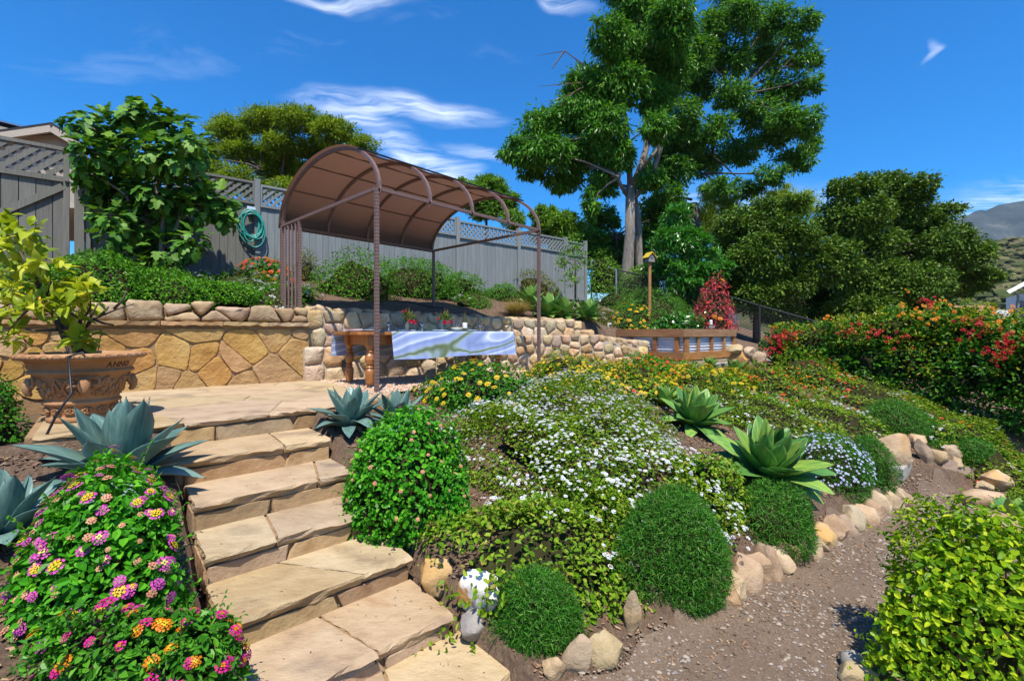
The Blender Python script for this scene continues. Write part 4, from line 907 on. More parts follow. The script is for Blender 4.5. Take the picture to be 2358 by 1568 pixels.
# vases with fuchsia stems
for px, w, lab in ((1193, -.33, 'smoked glass vase of fuchsia flowers left on the table'), (1299.5, -.30, 'smoked glass vase of fuchsia flowers nearest the wine bottle')):
    c = on_table(px, w); va = empty('flower_vase', c); tag(va, lab, 'vase', 'flower vases')
    mb = MB(); mb.lathe([(.030, 0), (.034, .01), (.034, .085), (.022, .11), (.019, .125), (.023, .135), (.001, .13)], c, 16); mb.build('glass', M_VASE, va, smooth=True)
    lp = []; pp = []; sp = []
    for k in range(16):
        a = random.uniform(0, 6.28); h = random.uniform(.10, .20); tip = c+Vector((math.cos(a)*random.uniform(.02, .09), math.sin(a)*random.uniform(.02, .09), .13+h*.6))
        mb2 = MB(); sp.append((c+Vector((0, 0, .125)), tip)); lp.append(tip)
    mb = MB()
    for a, b in sp: mb.tube([a, (a+b)/2+Vector((0, 0, .02)), b], .002, 4, cap=False)
    mb.build('stems', M_LEAF1, va)
    n = 90; bp = np.array([lp[i % len(lp)] for i in range(n)])+RNG.normal(size=(n, 3))*.022; V, F = leaf_mesh(bp, rdir(n), rdir(n)+np.array([0, 0, 1.]), .05, .022); obj('leaves', V, F, M_LEAF1, va, kind='stuff')
    for (dx, dz, s) in ((.075, .10, 1.0), (-.03, .24, .8), (.13, .085, .7)) if px < 1250 else ((.03, .10, 1.0), (.12, .10, .9), (-.075, .15, .6)):
        fc = c+Vector((dx, -.05, .05+dz)); n = 16; a = RNG.uniform(0, 6.28, n); ax = np.stack([np.cos(a)*.7, np.sin(a)*.7, RNG.uniform(-1.2, .2, n)], -1)
        V, F = leaf_mesh(np.tile(np.array(fc), (n, 1)), ax, np.stack([np.cos(a), np.sin(a), np.full(n, .6)], -1), .055*s, .03*s); obj('flower', V, F, M_PETAL, va)
    n = 12; V, F = leaf_mesh(np.tile(np.array(c+Vector((.01, 0, .13))), (n, 1))+RNG.normal(size=(n, 3))*.008, RNG.normal(size=(n, 3))*.35+np.array([.15, 0, 1.]), rdir(n), RNG.uniform(.15, .25, n), .008); obj('grass_stalks', V, F, M_STRAW, va, kind='stuff')

# ---------------------------------------------------------------- terracotta pot with its lemon tree
PO = Vector((-3.74, 3.97, .002)); pot = empty('terracotta_pot', PO); tag(pot, 'large terracotta pot with ram head reliefs and the word ANNO, on the patio corner', 'pot')
PK = .80
mb = MB(); mb.lathe([(r0*PK, z0) for r0, z0 in [(.285, 0), (.292, .012), (.290, .04), (.272, .05), (.274, .06), (.288, .13), (.300, .138), (.318, .145), (.322, .160), (.314, .170), (.300, .178), (.303, .188), (.33, .26), (.385, .385), (.40, .398), (.428, .405), (.434, .418), (.426, .430), (.412, .436), (.418, .446), (.452, .508), (.472, .514), (.520, .522), (.536, .540), (.536, .553), (.522, .566), (.492, .573), (.478, .565), (.455, .53), (.44, .50), (.001, .50)]], PO, 56); mb.build('bowl', M_TERRA, pot, smooth=True)
mb = MB(); mb.lathe([(.36, .503), (.24, .515), (.001, .52)], PO, 30, cap=False); mb.build('potting_soil', M_SOIL, pot)
TH0 = math.atan2(-PO.y, -PO.x)
def on_pot(th, z, d=0):
    r_ = float(np.interp(z, [.05, .13, .188, .26, .385, .446, .508], [.274, .288, .303, .33, .385, .418, .452]))*PK+d
    return PO+Vector((r_*math.cos(th), r_*math.sin(th), z))
for k in range(4):
    th = TH0+k*math.pi/2+.02; c = on_pot(th, .31, 0); o_ = Vector((math.cos(th), math.sin(th), 0)); s_ = Vector((-math.sin(th), math.cos(th), 0)); up_ = Vector((0, 0, 1)); mb = MB()
    mb.tube([c+up_*.045-o_*.01, c+up_*.03+o_*.035, c-up_*.01+o_*.05, c-up_*.05+o_*.055, c-up_*.075+o_*.045, c-up_*.085+o_*.025], [.018, .042, .04, .028, .022, .010], 10)
    for sg in (-1, 1):
        pts = []
        for i in range(14): a = i/13*5.2; rr = .052*(1-.055*i); pts.append(c+s_*sg*(.055+math.sin(a)*rr*.9)+up_*(.02+math.cos(a)*rr)+o_*(.012+.012*i/13))
        mb.tube(pts, [.017*(1-.055*i) for i in range(14)], 6)
        mb.tube([c+s_*sg*.04+up_*.0+o_*.03, c+s_*sg*.085-up_*.004+o_*.02, c+s_*sg*.11-up_*.02+o_*.012], [.012, .014, .003], 6)
    for i in range(7): a = (i-3)*.34; mb.tube([c+up_*.035+o_*.03, c+up_*(.035+.055*math.cos(a))+s_*.055*math.sin(a)+o_*.022, c+up_*(.035+.085*math.cos(a))+s_*.085*math.sin(a)+o_*.016], [.008, .013, .003], 5)
    mb.build('ram_head', M_TERRA, pot, smooth=True)
    mb = MB()                                       # scrolls and garlands between the heads
    for sg in (-1, 1):
        for (z0, amp, w0, w1_) in ((.25, .035, .12, .62), (.34, .03, .18, .70), (.29, .05, .3, .76)):
            pts = [on_pot(th+sg*(w0+(w1_-w0)*i/13), z0+amp*math.sin(i*.9+sg), .004) for i in range(14)]; mb.tube(pts, [.010+.006*math.sin(i*1.7) for i in range(14)], 5)
        cc = th+sg*.46
        pts = [on_pot(cc+.09*(1-i/15)*math.cos(i*.75), .325+.04*(1-i/15)*math.sin(i*.75), .006) for i in range(15)]; mb.tube(pts, .010, 5)
        for i in range(9): a = on_pot(th+sg*(.2+.06*i), .225+.02*math.sin(i*2.1), .004); mb.tube([a, a+Vector((0, 0, .028))+s_*.012], [.014, .005], 5)
    mb.build('garland_relief', M_TERRA, pot, smooth=True)
for k in range(14):                                 # rosettes round the foot
    th = TH0+.1+k*2*math.pi/14; c = on_pot(th, .092, 0); o_ = Vector((math.cos(th), math.sin(th), 0)); s_ = Vector((-math.sin(th), math.cos(th), 0)); mb = MB()
    for i in range(9): a = 2*math.pi*i/9; d = s_*math.cos(a)+Vector((0, 0, math.sin(a)*.75)); mb.tube([c+d*.010, c+d*.028+o_*.012, c+d*.042+o_*.003], [.006, .011, .004], 5)
    mb.tube([c-o_*.005, c+o_*.018], [.012, .007], 6); mb.build('rosette', M_TERRA, pot, smooth=True)
mb = MB()                                           # egg and dart on the rim
for k in range(34):
    th = TH0+2*math.pi*k/34; c = PO+Vector((math.cos(th), math.sin(th), 0))*.531*PK+Vector((0, 0, .545)); s_ = Vector((-math.sin(th), math.cos(th), 0))*PK; o_ = Vector((math.cos(th), math.sin(th), 0))
    mb.tube([c+s_*.034*math.cos(a)+Vector((0, 0, .017*math.sin(a)))+o_*(.004-.007*math.sin(a)**2) for a in np.linspace(-.4, 3.6, 9)], .0042, 4)
mb.build('egg_moulding', M_TERRA, pot, smooth=True, kind='stuff')
M_INCISE = PM('incised_shadow', (.10, .048, .022), .9, .1)
mb = MB(); strokes = {'A': [((0, 0), (.5, 1)), ((.5, 1), (1, 0)), ((.2, .38), (.8, .38))], 'N': [((0, 0), (0, 1)), ((0, 1), (1, 0)), ((1, 0), (1, 1))], 'O': [((.5+.5*math.cos(a), .5+.5*math.sin(a)), (.5+.5*math.cos(a+.7), .5+.5*math.sin(a+.7))) for a in np.arange(0, 6.28, .7)]}
for i, ch in enumerate('ANNO'):
    for a, b in strokes[ch]:
        pt = lambda q: on_pot(TH0+.44+i*.145+q[0]*.10, .452+q[1]*.044, .0015)
        mb.bar(pt(a), pt(b), .0055, .004, up=(math.cos(TH0+.7), math.sin(TH0+.7), 0))
mb.build('anno_lettering', M_INCISE, pot)

lem = empty('lemon_tree', PO+Vector((0, 0, .515))); tag(lem, 'yellow green lemon tree growing in the terracotta pot', 'tree')
LC = [(30, 560, 55), (75, 600, 50), (115, 640, 50), (30, 670, 60), (80, 715, 45), (135, 715, 40), (208, 690, 32), (195, 660, 20), (-10, 620, 60), (15, 770, 40), (165, 690, 35), (55, 528, 38), (192, 782, 16), (-20, 720, 50), (60, 650, 50), (10, 520, 35)]
mb = MB(); r_ = random.Random(4); root = PO+Vector((0, 0, .50))
forks = [P(150, 740, 3.95), P(185, 740, 3.95), P(120, 720, 3.9), P(95, 690, 3.95)]
for f in forks: mb.tube(limb_curve(root+Vector((r_.uniform(-.06, .06), r_.uniform(-.05, .05), 0)), f, .08, 6, 3), [.026, .024, .022, .02, .017, .014], 6)
lcl = []
for i, (x, y, rr) in enumerate(LC):
    Y = 3.95+r_.uniform(-.32, .30); c = P(x, y, Y); lcl.append((c, rr/FD*Y)); f = min(forks, key=lambda a: (a-c).length); mb.tube(limb_curve(f, c, .1, 6, i), [.012, .010, .009, .008, .006, .003], 5, cap=False)
for pts in ([(178, 775), (215, 735), (270, 712), (308, 700)], [(200, 750), (212, 722), (225, 700)], [(215, 735), (240, 745), (262, 748)], [(262, 712), (283, 690), (290, 672)], [(230, 728), (243, 715), (250, 706)], [(195, 770), (180, 745), (175, 735)], [(130, 760), (80, 762), (60, 758)]):
    mb.tube([P(x, y, 3.9+.02*i) for i, (x, y) in enumerate(pts)], [.013-.003*i for i in range(len(pts))], 5)
mb.build('branches', M_BARKD, lem, smooth=True)
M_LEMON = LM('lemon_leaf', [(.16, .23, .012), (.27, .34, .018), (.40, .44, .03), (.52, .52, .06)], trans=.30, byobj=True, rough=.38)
def leaf_solid(name, L, W, mat, curl=.25, fold=.25, nseg=5, seed=0):
    V = []; F = []
    for i in range(nseg+1):
        t = i/nseg; w = W*.5*(math.sin(math.pi*min(1, t*1.02))**.8)*(1.0 if t < .5 else 1.08-.16*t) if 0 < i < nseg else .002; z = -curl*L*t*t+.10*L*math.sin(math.pi*t)
        V += [(-w, L*t, z+fold*w), (0, L*t, z), (w, L*t, z+fold*w)]
    for i in range(nseg):
        for k in range(2): a = i*3+k; F.append([a, a+1, a+4, a+3])
    return fmesh(name, V, F, mat, True)
LL = [leaf_solid('lemon_leaf', .125, .062, M_LEMON, c_, f_) for c_, f_ in ((.2, .3), (.4, .15), (-.1, .35), (.15, .5))]
def rot_to(ax, up):
    ax = Vector(ax).normalized(); up = Vector(up); x = ax.cross(up).normalized(); z = x.cross(ax); m_ = Matrix((x, ax, z)).transposed(); return m_.to_quaternion()
cnt = 0
for (c, rr) in lcl:
    tips = [c+Vector(rdir(1)[0])*rr*random.uniform(.3, .9) for _ in range(4)]
    for k in range(19):
        tp = random.choice(tips); ax = (Vector(rdir(1)[0])+(tp-c)*2/rr*.5+Vector((0, 0, .25))).normalized(); nr = (Vector((0, -.35, .8))+Vector(rdir(1)[0])*.5)
        inst('leaf', LL[cnt % 4], lem, tp+Vector(rdir(1)[0])*.03, rot_to(ax, nr), random.uniform(.85, 1.4)); cnt += 1
VV = []; FF = []; b = 0
for k in range(260):
    c, rr = random.choice(lcl); me = LL[k % 4]; d = Vector(rdir(1)[0]); p_ = c+d*rr*random.uniform(.3, 1.0); q_ = rot_to((d+Vector(rdir(1)[0])+Vector((0, 0, .2))), Vector((0, -.35, .8))+Vector(rdir(1)[0])*.6); v = np.empty(len(me.vertices)*3, np.float32); me.vertices.foreach_get('co', v); VV.append(v.reshape(-1, 3)@np.array(q_.to_matrix()).T*random.uniform(.6, 1.1)+np.array(p_))
    for pl_ in me.polygons: FF.append([b+j for j in pl_.vertices])
    b += len(me.vertices)
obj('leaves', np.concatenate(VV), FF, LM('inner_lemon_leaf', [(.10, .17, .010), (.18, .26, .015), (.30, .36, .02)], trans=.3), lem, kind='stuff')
M_ORANGE = SM('citrus_skin', [(.60, .24, .012), (.66, .32, .02)], scale=20, bump=.3, bscale=120, rnd=0, rough=.4)
for (x, y) in ((104, 701), (97, 692)): mb = MB(); c = P(x, y, 3.85); mb.lathe([(.001, -.032), (.02, -.026), (.032, -.005), (.032, .01), (.018, .028), (.001, .032)], c, 12); mb.build('fruit', M_ORANGE, lem, smooth=True)
mb = MB(); a = PO+Vector((math.cos(TH0), math.sin(TH0), 0))*.40+Vector((0, 0, .585))
mb.tube([a-Vector((-.05, .05, .02)), a, a+Vector((-.045, -.08, -.03)), P(165, 905, 3.42), P(130, 955, 3.36), P(108, 1000, 3.35), P(101, 1045, 3.33), P(98, 1100, 3.3)], .0085, 6); tag(mb.build('irrigation_tube', M_BLACK, smooth=True), 'black irrigation tube hanging over the rim of the terracotta pot', 'tube')

# ---------------------------------------------------------------- lattice topped fence and gate
F0 = Vector((-7.82, 8.23, 0)); FDIR = Vector((.775, .632, 0)).normalized(); FN = Vector((FDIR.y, -FDIR.x, 0)); FT = 4.05; FBZ = 2.0
def FP(s, z, d=0): q = F0+FDIR*s+FN*d; return Vector((q.x, q.y, z))
posts = [2.84, 5.42, 8.02, 10.35, 12.53, 13.57]
fence = empty('fence', FP(7, FBZ)); tag(fence, 'grey wooden privacy fence with a lattice top running along the hill', 'fence')
def fbox(s0, s1, z0, z1, d, th, name, parent, mat):
    mb = MB(); mb.box(FP((s0+s1)/2, (z0+z1)/2, d), (s1-s0, th, z1-z0), FDIR, FN); return mb.build(name, mat, parent)
def lattice(s0, s1, z0, z1, parent, mat, sp=.155, w=.055, joined=False):
    mbj = MB(); h = z1-z0
    for layer, (sg, d) in enumerate(((1, .012), (-1, -.004))):
        k = s0-h
        while k < s1+h:
            a0, a1 = (k, k+h) if sg > 0 else (k+h, k)         # s at bottom, s at top
            pts = []
            for s_, z_ in ((a0, z0), (a1, z1)): pts.append([s_, z_])
            (sa, za), (sb, zb) = pts
            def cl(s_, other, z_, zo):
                if s_ < s0: t = (s0-s_)/(other-s_); return s0, z_+(zo-z_)*t
                if s_ > s1: t = (s1-s_)/(other-s_); return s1, z_+(zo-z_)*t
                return s_, z_
            k += sp
            if max(sa, sb) <= s0+.02 or min(sa, sb) >= s1-.02: continue
            A = cl(sa, sb, za, zb); B = cl(sb, sa, zb, za)
            if math.hypot(A[0]-B[0], A[1]-B[1]) < .06: continue
            mb = mbj if joined else MB(); mb.bar(FP(A[0], A[1], d), FP(B[0], B[1], d), w, .010, up=FN)
            if not joined: mb.build('lattice_slat', mat, parent)
    if joined: mbj.build('lattice_slats', mat, parent, kind='stuff')
pnl = [(0.07, 2.79), (2.90, 5.36), (5.48, 7.96), (8.08, 10.29), (10.41, 12.47), (12.59, 13.50)]
for i, (a, b) in enumerate(pnl):
    zt_ = FT-.04*(i % 2); lz0, lz1 = zt_-.45, zt_-.06; mt = M_FENCEL if i == 0 else M_FENCE
    k = a
    while k < b-.01:
        e = min(b, k+.148); e = b if b-e < .05 else e
        fbox(k+.003, e-.003, FBZ-.12, lz0-.045, random.uniform(-.004, .004), .02, 'board', fence, mt); k = e
    fbox(a, b, FBZ-.1, lz0-.05, -.022, .012, 'backing_panel', fence, mt)  # added behind the boards so sky does not brighten the gaps
    fbox(a, b, zt_-.05, zt_, .0, .075, 'top_rail', fence, mt); fbox(a, b, lz0-.055, lz0, .022, .06, 'mid_rail', fence, mt); fbox(a, b, FBZ-.08, FBZ+.09, .026, .03, 'kick_board', fence, mt)
    for s_ in (a+.02, b-.02): fbox(s_-.02, s_+.02, lz0, lz1+.01, .02, .045, 'lattice_stile', fence, mt)
    lattice(a, b, lz0, lz1, fence, mt, joined=i >= 3)
for s_ in posts: fbox(s_-.055, s_+.055, FBZ-.3, FT+.06, .01, .11, 'post', fence, M_FENCE)
for s_, w in ((-.0, .13),): fbox(s_-w/2, s_+w/2, FBZ-.3, FT+.10, .0, .13, 'post', fence, M_FENCEL)
fbox(.09, .15, FBZ-.1, FT-.55, .05, .05, 'hinge_strip', fence, M_FENCEL)
gate = empty('gate', FP(-1.2, FBZ)); tag(gate, 'olive grey wooden gate with lattice top and a diagonal brace at far left', 'gate')
ga, gb = -2.6, -.13; gt = FT-.02
k = ga
while k < gb-.02:
    e = min(gb, k+.205); fbox(k+.006, e-.006, FBZ, gt-.60, random.uniform(-.003, .003), .022, 'board', gate, M_FENCEL); k = e
fbox(ga, gb, FBZ+.01, gt-.6, -.022, .012, 'backing_panel', gate, M_FENCEL)  # added here too, keeps bright sky out of the gate's gaps
fbox(ga, gb, gt-.06, gt, .0, .07, 'top_rail', gate, M_FENCEL); fbox(ga, gb, gt-.62, gt-.53, .028, .05, 'mid_rail', gate, M_FENCEL)
fbox(gb-.075, gb, FBZ-.02, gt-.06, .03, .05, 'stile', gate, M_FENCEL); lattice(ga, gb-.08, gt-.53, gt-.06, gate, M_FENCEL, sp=.19, w=.075)
mb = MB(); mb.bar(FP(gb-.08, gt-.70, .036), FP(gb-1.75, FBZ+.02, .036), .11, .045, up=FN); mb.build('diagonal_brace', M_FENCEL, gate)
mb = MB(); mb.box(FP(gb-.01, gt-.62, .075), (.09, .02, .03), FDIR, FN); mb.build('latch', M_BLACK, gate)
# coiled hose on its hanger
HC = FP(2.72, 3.05, .10); hose = empty('garden_hose', HC+Vector((0, 0, -.4))); tag(hose, 'coiled teal green garden hose hanging on the fence', 'hose')
M_HOSE = PM('teal_vinyl', (.035, .30, .24), .35, .5); mb = MB()
pts = []
for i in range(330):
    a = i*.165; k = i/330; rx = .20+.045*math.sin(k*23)+.03*math.sin(k*7); rz = .29+.05*math.sin(k*17+1)+.04*math.sin(k*41); top = .30
    x_ = rx*math.sin(a)+.02*math.sin(k*31); z_ = rz*math.cos(a); z_ = z_-rz+top
    pts.append(HC+FDIR*x_+Vector((0, 0, z_-.05*math.sin(k*9)))+FN*(.035+.03*math.sin(k*60)))
mb.tube(pts, .0145, 6); mb.build('hose', M_HOSE, hose, smooth=True)
mb = MB(); mb.box(FP(2.72, 3.37, .07), (.16, .06, .03), FDIR, FN); mb.box(FP(2.72, 3.42, .062), (.16, .012, .12), FDIR, FN); mb.build('hanger', M_STEELP, hose)
mb = MB(); mb.tube([HC+FDIR*-.24+Vector((0, 0, .03)), HC+FDIR*-.25+Vector((0, 0, -.10))], [.022, .03], 8); mb.build('nozzle', M_BLACK, hose)

# ---------------------------------------------------------------- chain link fence going downhill
M_GALV = PM('galvanised_pipe', (.42, .44, .45), .4, .5, .7); M_DKPIPE = PM('black_pipe', (.02, .021, .023), .4, .5)
cl = empty('chain_link_fence', P(1600, 660, 16)); tag(cl, 'chain link fence with pipe rails running downhill from the wooden fence', 'fence')
cpts = [P(1362, 600, 17.2), P(1419, 622, 16.6), P(1560, 650, 15.8), P(1660, 677, 14.6), P(1749, 704, 13.6), P(1870, 738, 12.9), P(2010, 775, 12.4)]
mats_ = [M_GALV, M_GALV, M_DKPIPE, M_DKPIPE, M_DKPIPE, M_DKPIPE, M_DKPIPE]
for i, p_ in enumerate(cpts):
    g = gz(p_.x, p_.y); mb = MB(); mb.tube([Vector((p_.x, p_.y, min(g-.1, p_.z-1.1))), p_+Vector((0, 0, .03))], .032, 8); mb.build('post', mats_[i], cl)
for i in range(len(cpts)-1):
    mb = MB(); mb.tube([cpts[i], cpts[i+1]], .024, 6); mb.build('top_rail', mats_[i+1] if i else M_GALV, cl)
mb = MB()
for i in range(len(cpts)-1):
    a, b = cpts[i], cpts[i+1]; L = (b-a).length; n = int(L/.11); d = (b-a)/n; drop = Vector((0, 0, -1.1)); m_ = 10
    for k in range(-m_, n):
        for sg in (1, -1):
            s0, s1 = (k, k+m_) if sg > 0 else (k+m_, k); z0, z1 = 0, 1
            if s0 < 0: z0 = -s0/(s1-s0); s0 = 0
            if s1 < 0: z1 = 1-(-s1)/(s0-s1); s1 = 0
            if s0 > n: z0 = (s0-n)/(s0-s1); s0 = n
            if s1 > n: z1 = 1-(s1-n)/(s1-s0); s1 = n
            if z1-z0 < .05: continue
            A = a+d*s0+drop*z0; B = a+d*s1+drop*z1; mb.tube([A, B], .0035, 3, cap=False)
mb.build('wire_mesh', M_DKPIPE, cl, kind='stuff')

# ---------------------------------------------------------------- bird house on its post
q = P(1495, 730, 13.2); bh = empty('bird_house', q); tag(bh, 'small grey bird house with a yellow roof on a tall wooden post', 'bird house')
top = P(1496, 605, 13.2); mb = MB(); mb.bar(Vector((q.x, q.y, gz(q.x, q.y)-.2)), top, .075); mb.build('post', M_WOOD, bh)
M_YROOF = SM('yellow_tin', [(.42, .28, .02), (.55, .40, .04)], scale=14, bump=.2, rnd=0); M_GREYW = SM('grey_board', [(.16, .16, .15), (.24, .24, .23)], scale=8, stretch=(1, 1, 5), rnd=0)
c = top+Vector((0, 0, .01)); w_, d_, h_ = .22, .18, .16; V = []; ang = R(25); ex = Vector((math.cos(ang), math.sin(ang), 0)); ey = Vector((-math.sin(ang), math.cos(ang), 0))
prof = [(-w_/2, 0), (w_/2, 0), (w_/2, h_), (0, h_+.10), (-w_/2, h_)]
for s_ in (-1, 1):
    for a, z in prof: V.append(c+ex*a+ey*(s_*d_/2)+Vector((0, 0, z)))
obj('box', V, [(0, 1, 2, 3, 4), (9, 8, 7, 6, 5)]+[(i, i+5, (i+1) % 5+5, (i+1) % 5) for i in range(5)], M_GREYW, bh)
for s_ in (-1, 1): mb = MB(); a0 = c+Vector((0, 0, h_+.125)); a1 = c+ex*(s_*(w_/2+.06))+Vector((0, 0, h_-.045)); mb.box((a0+a1)/2, ((a1-a0).length, d_+.08, .016), (a1-a0).normalized(), ey, (a1-a0).normalized().cross(ey)*(1)); mb.build('roof', M_YROOF, bh)
mb = MB(); mb.tube([c-ey*(d_/2+.004)+Vector((0, 0, .11)), c-ey*(d_/2-.02)+Vector((0, 0, .11))], .025, 10); mb.build('entrance_hole', M_BLACK, bh)

# ---------------------------------------------------------------- neighbours' houses, far hills
hs = empty('neighbour_house', P(60, 380, 19)); tag(hs, 'beige stucco house with dark roof and solar panels behind the fence at far left', 'house')
def quad(name, pts, mat, th, parent):
    a, b, c, d = [Vector(p) for p in pts]; n = (b-a).cross(d-a).normalized()*th; V = [a, b, c, d, a-n, b-n, c-n, d-n]
    return obj(name, V, [(0, 1, 2, 3), (7, 6, 5, 4), (0, 4, 5, 1), (1, 5, 6, 2), (2, 6, 7, 3), (3, 7, 4, 0)], mat, parent)
gw = [P(-60, 470, 18), P(-60, 340, 18), P(6, 322, 18), P(133, 309, 18.6), P(188, 340, 19), P(188, 480, 19)]
back = Vector((-6, 7, 0)); V = gw+[p+back for p in gw]; n = len(gw)
obj('wall', V, [tuple(range(n)), tuple(range(2*n-1, n-1, -1))]+[(i, i+n, (i+1) % n+n, (i+1) % n) for i in range(n)], M_STUCCO, hs)
fw = Vector((.15, -.4, .06)); up_ = Vector((0, 0, .22))
quad('gable_roof', [P(-70, 338, 18)+fw+up_, P(133, 308, 18.6)+fw+up_, P(133, 308, 18.6)+back+up_, P(-70, 338, 18)+back+up_], M_ROOFD, .16, hs); quad('gable_roof', [P(133, 308, 18.6)+fw+up_, P(194, 344, 19)+fw+up_, P(194, 344, 19)+back+up_, P(133, 308, 18.6)+back+up_], M_ROOFD, .16, hs)
mb = MB(); mb.bar(P(-70, 341, 18)+fw, P(133, 311, 18.6)+fw, .12, .26); mb.build('barge_board', M_STUCCO, hs); mb = MB(); mb.bar(P(133, 311, 18.6)+fw, P(194, 347, 19)+fw, .12, .26); mb.build('barge_board', M_STUCCO, hs)
mr0, mr1 = P(-90, 262, 25), P(186, 332, 29); rb = Vector((-4, 5, 2.0)); quad('main_roof', [mr0+Vector((0, 0, -.2)), mr1+Vector((0, 0, -.2)), mr1+rb, mr0+rb], M_ROOFD, .2, hs)
mb = MB(); mb.bar(mr0+Vector((0, -.1, -.45)), mr1+Vector((0, -.1, -.45)), .2, .5); mb.build('eave_fascia', M_STUCCO, hs)
quad('upper_wall', [mr0+Vector((0, .5, -3)), mr1+Vector((0, .5, -3)), mr1+Vector((0, .5, -.5)), mr0+Vector((0, .5, -.5))], M_STUCCO, .2, hs)
M_SOLAR = PM('solar_cell', (.022, .035, .085), .12, .6); M_FRAME = PM('silver_frame', (.45, .47, .5), .35, .5, .6)
ud = (mr1-mr0); nrm = ud.cross(rb).normalized(); nrm = nrm if nrm.z > 0 else -nrm
for i in range(14):
    for j in range(2):
        a = mr0+ud*(.03+.067*i)+rb*(.08+.42*j)+nrm*.10; b = a+ud*.064; c2 = b+rb*.40; d2 = a+rb*.40; sp_ = quad('solar_panel', [a, b, c2, d2], M_SOLAR, .05, hs)
        mb = MB(); mb.bar(a+nrm*.01, d2+nrm*.01, .06, .03); mb.bar(a+nrm*.01, b+nrm*.01, .06, .03); mb.bar((a+b)/2+nrm*.012, (c2+d2)/2+nrm*.012, .03, .02); mb.build('frame', M_FRAME, sp_)
hw = empty('white_house', P(2345, 760, 30)); tag(hw, 'white house with an overhanging eave at the right edge', 'house')
mb = MB(); a = P(2338, 760, 30); mb.box(a+Vector((4.2, .7, 0.3)), (5, 5, 4.2), Vector((.75, -.66, 0)), Vector((.66, .75, 0))); mb.build('wall', M_WHITE, hw)
quad('roof', [P(2318, 670, 29), P(2470, 590, 29), P(2470, 590, 35), P(2318, 670, 35)], M_WHITE, .22, hs if False else hw)
mb = MB(); mb.tube([P(2330, 668, 29.2), P(2344, 680, 29.6), P(2344, 730, 29.7)], .06, 6); mb.build('downpipe', M_CONC, hw); quad('porch_roof', [P(2320, 732, 27), P(2420, 705, 27), P(2420, 700, 30), P(2320, 720, 30)], M_ROOFD, .2, hw)
mb = MB(); a = P(2351, 715, 29.9); mb.box(a, (.5, .15, 1.3)); mb.build('window', M_SOLAR, hw)
rt = empty('tiled_roof_house', P(2240, 712, 26)); tag(rt, 'low house with a terracotta tile roof seen over the flowering hedge', 'house')
quad('roof', [P(2190, 716, 26), P(2290, 716, 26), P(2290, 704, 29), P(2190, 704, 29)], SM('roof_tile', [(.30, .11, .05), (.42, .20, .11)], scale=6, bump=.5, rnd=0), .2, rt); mb = MB(); mb.box(P(2240, 735, 28), (2.4, 2, 1.0)); mb.build('wall', M_WHITE, rt)
M_CHAP = SM('chaparral', [(.045, .052, .022), (.085, .085, .04), (.13, .11, .06), (.32, .22, .14)], scale=.035, detail=9, rough=1, bump=.6, bscale=.3, rnd=0, spec=0, pos=[.3, .46, .58, .74], bdist=4)
M_CHAPF = SM('haze_tinted_chaparral', [(.030, .044, .040), (.048, .062, .054), (.068, .080, .068), (.17, .145, .11)], scale=.014, detail=9, rough=1, bump=.6, bscale=.1, rnd=0, spec=0, pos=[.3, .48, .60, .74], bdist=8)  # blue of distant haze is put into this colour, besides the haze volume
def hill(name, label, x0, x1, Y0, Y1, prof, mat, seed, n=110, m=26):
    """a ridge: rises from Y0 to its crest at Y1, crest height along x from prof"""
    xs = np.linspace(x0, x1, n); V = []; F = []
    for j in range(m+1):
        t = j/m; Y = Y0+(Y1-Y0)*t
        for x in xs:
            cz = float(np.interp(x, *zip(*prof))); z = -4+(cz+4)*t**1.15+mnoise.fractal((x*.012+seed, Y*.012, seed), 1, 2, 5)*cz*.09*math.sin(math.pi*min(1, t*.9))+mnoise.noise((x*.02, seed, 0))*cz*.03*t
            V.append((x*(Y/Y1), Y, z))
    for j in range(m):
        for i in range(n-1): a = j*n+i; F.append((a, a+1, a+n+1, a+n))
    o = obj(name, V, F, mat, smooth=True, loc=(0, 0, 0)); return tag(o, label, 'hill', kind='structure')
def rid(x, y, Y): p_ = P(x, y, Y); return (p_.x, p_.z)
hill('mountain', 'distant blue grey chaparral mountain at the right edge', P(1500, 0, 1500).x, P(3000, 0, 1500).x, 900, 1500, [rid(1500, 700, 1500), rid(1900, 640, 1500), rid(2150, 535, 1500), rid(2245, 488, 1500), rid(2300, 474, 1500), rid(2358, 462, 1500), rid(2600, 420, 1500), rid(3000, 440, 1500)], M_CHAPF, 3)
hill('hillside', 'dry brown chaparral hillside below the mountain', P(1700, 0, 230).x, P(3000, 0, 230).x, 70, 230, [rid(1700, 720, 230), rid(2050, 640, 230), rid(2200, 575, 230), rid(2300, 558, 230), rid(2358, 553, 230), rid(2700, 530, 230), rid(3000, 540, 230)], M_CHAP, 8)

def blobs(name, spots, rad, mat, label):
    bm_ = bmesh.new(); bmesh.ops.create_icosphere(bm_, subdivisions=2, radius=1); B = np.array([v.co[:] for v in bm_.verts]); F0 = np.array([[v.index for v in f.verts] for f in bm_.faces]); bm_.free(); n = len(spots)
    V = B[None]*(1+RNG.uniform(-.28, .28, (n, len(B), 1)))*(RNG.uniform(rad[0], rad[1], n)[:, None, None])*np.array([1.2, 1, .7])+spots[:, None, :]
    o = obj(name, V.reshape(-1, 3), (F0[None]+(np.arange(n)*len(B))[:, None, None]).reshape(-1, 3), mat, loc=(0, 0, 0)); return tag(o, label, 'shrubs', kind='stuff')
hs_o = bpy.data.objects['hillside']; hv = np.empty(len(hs_o.data.vertices)*3, np.float32); hs_o.data.vertices.foreach_get('co', hv); hv = hv.reshape(-1, 3); hv = hv[(hv[:, 0]/hv[:, 1] > .75) & (hv[:, 0]/hv[:, 1] < 1.35)]
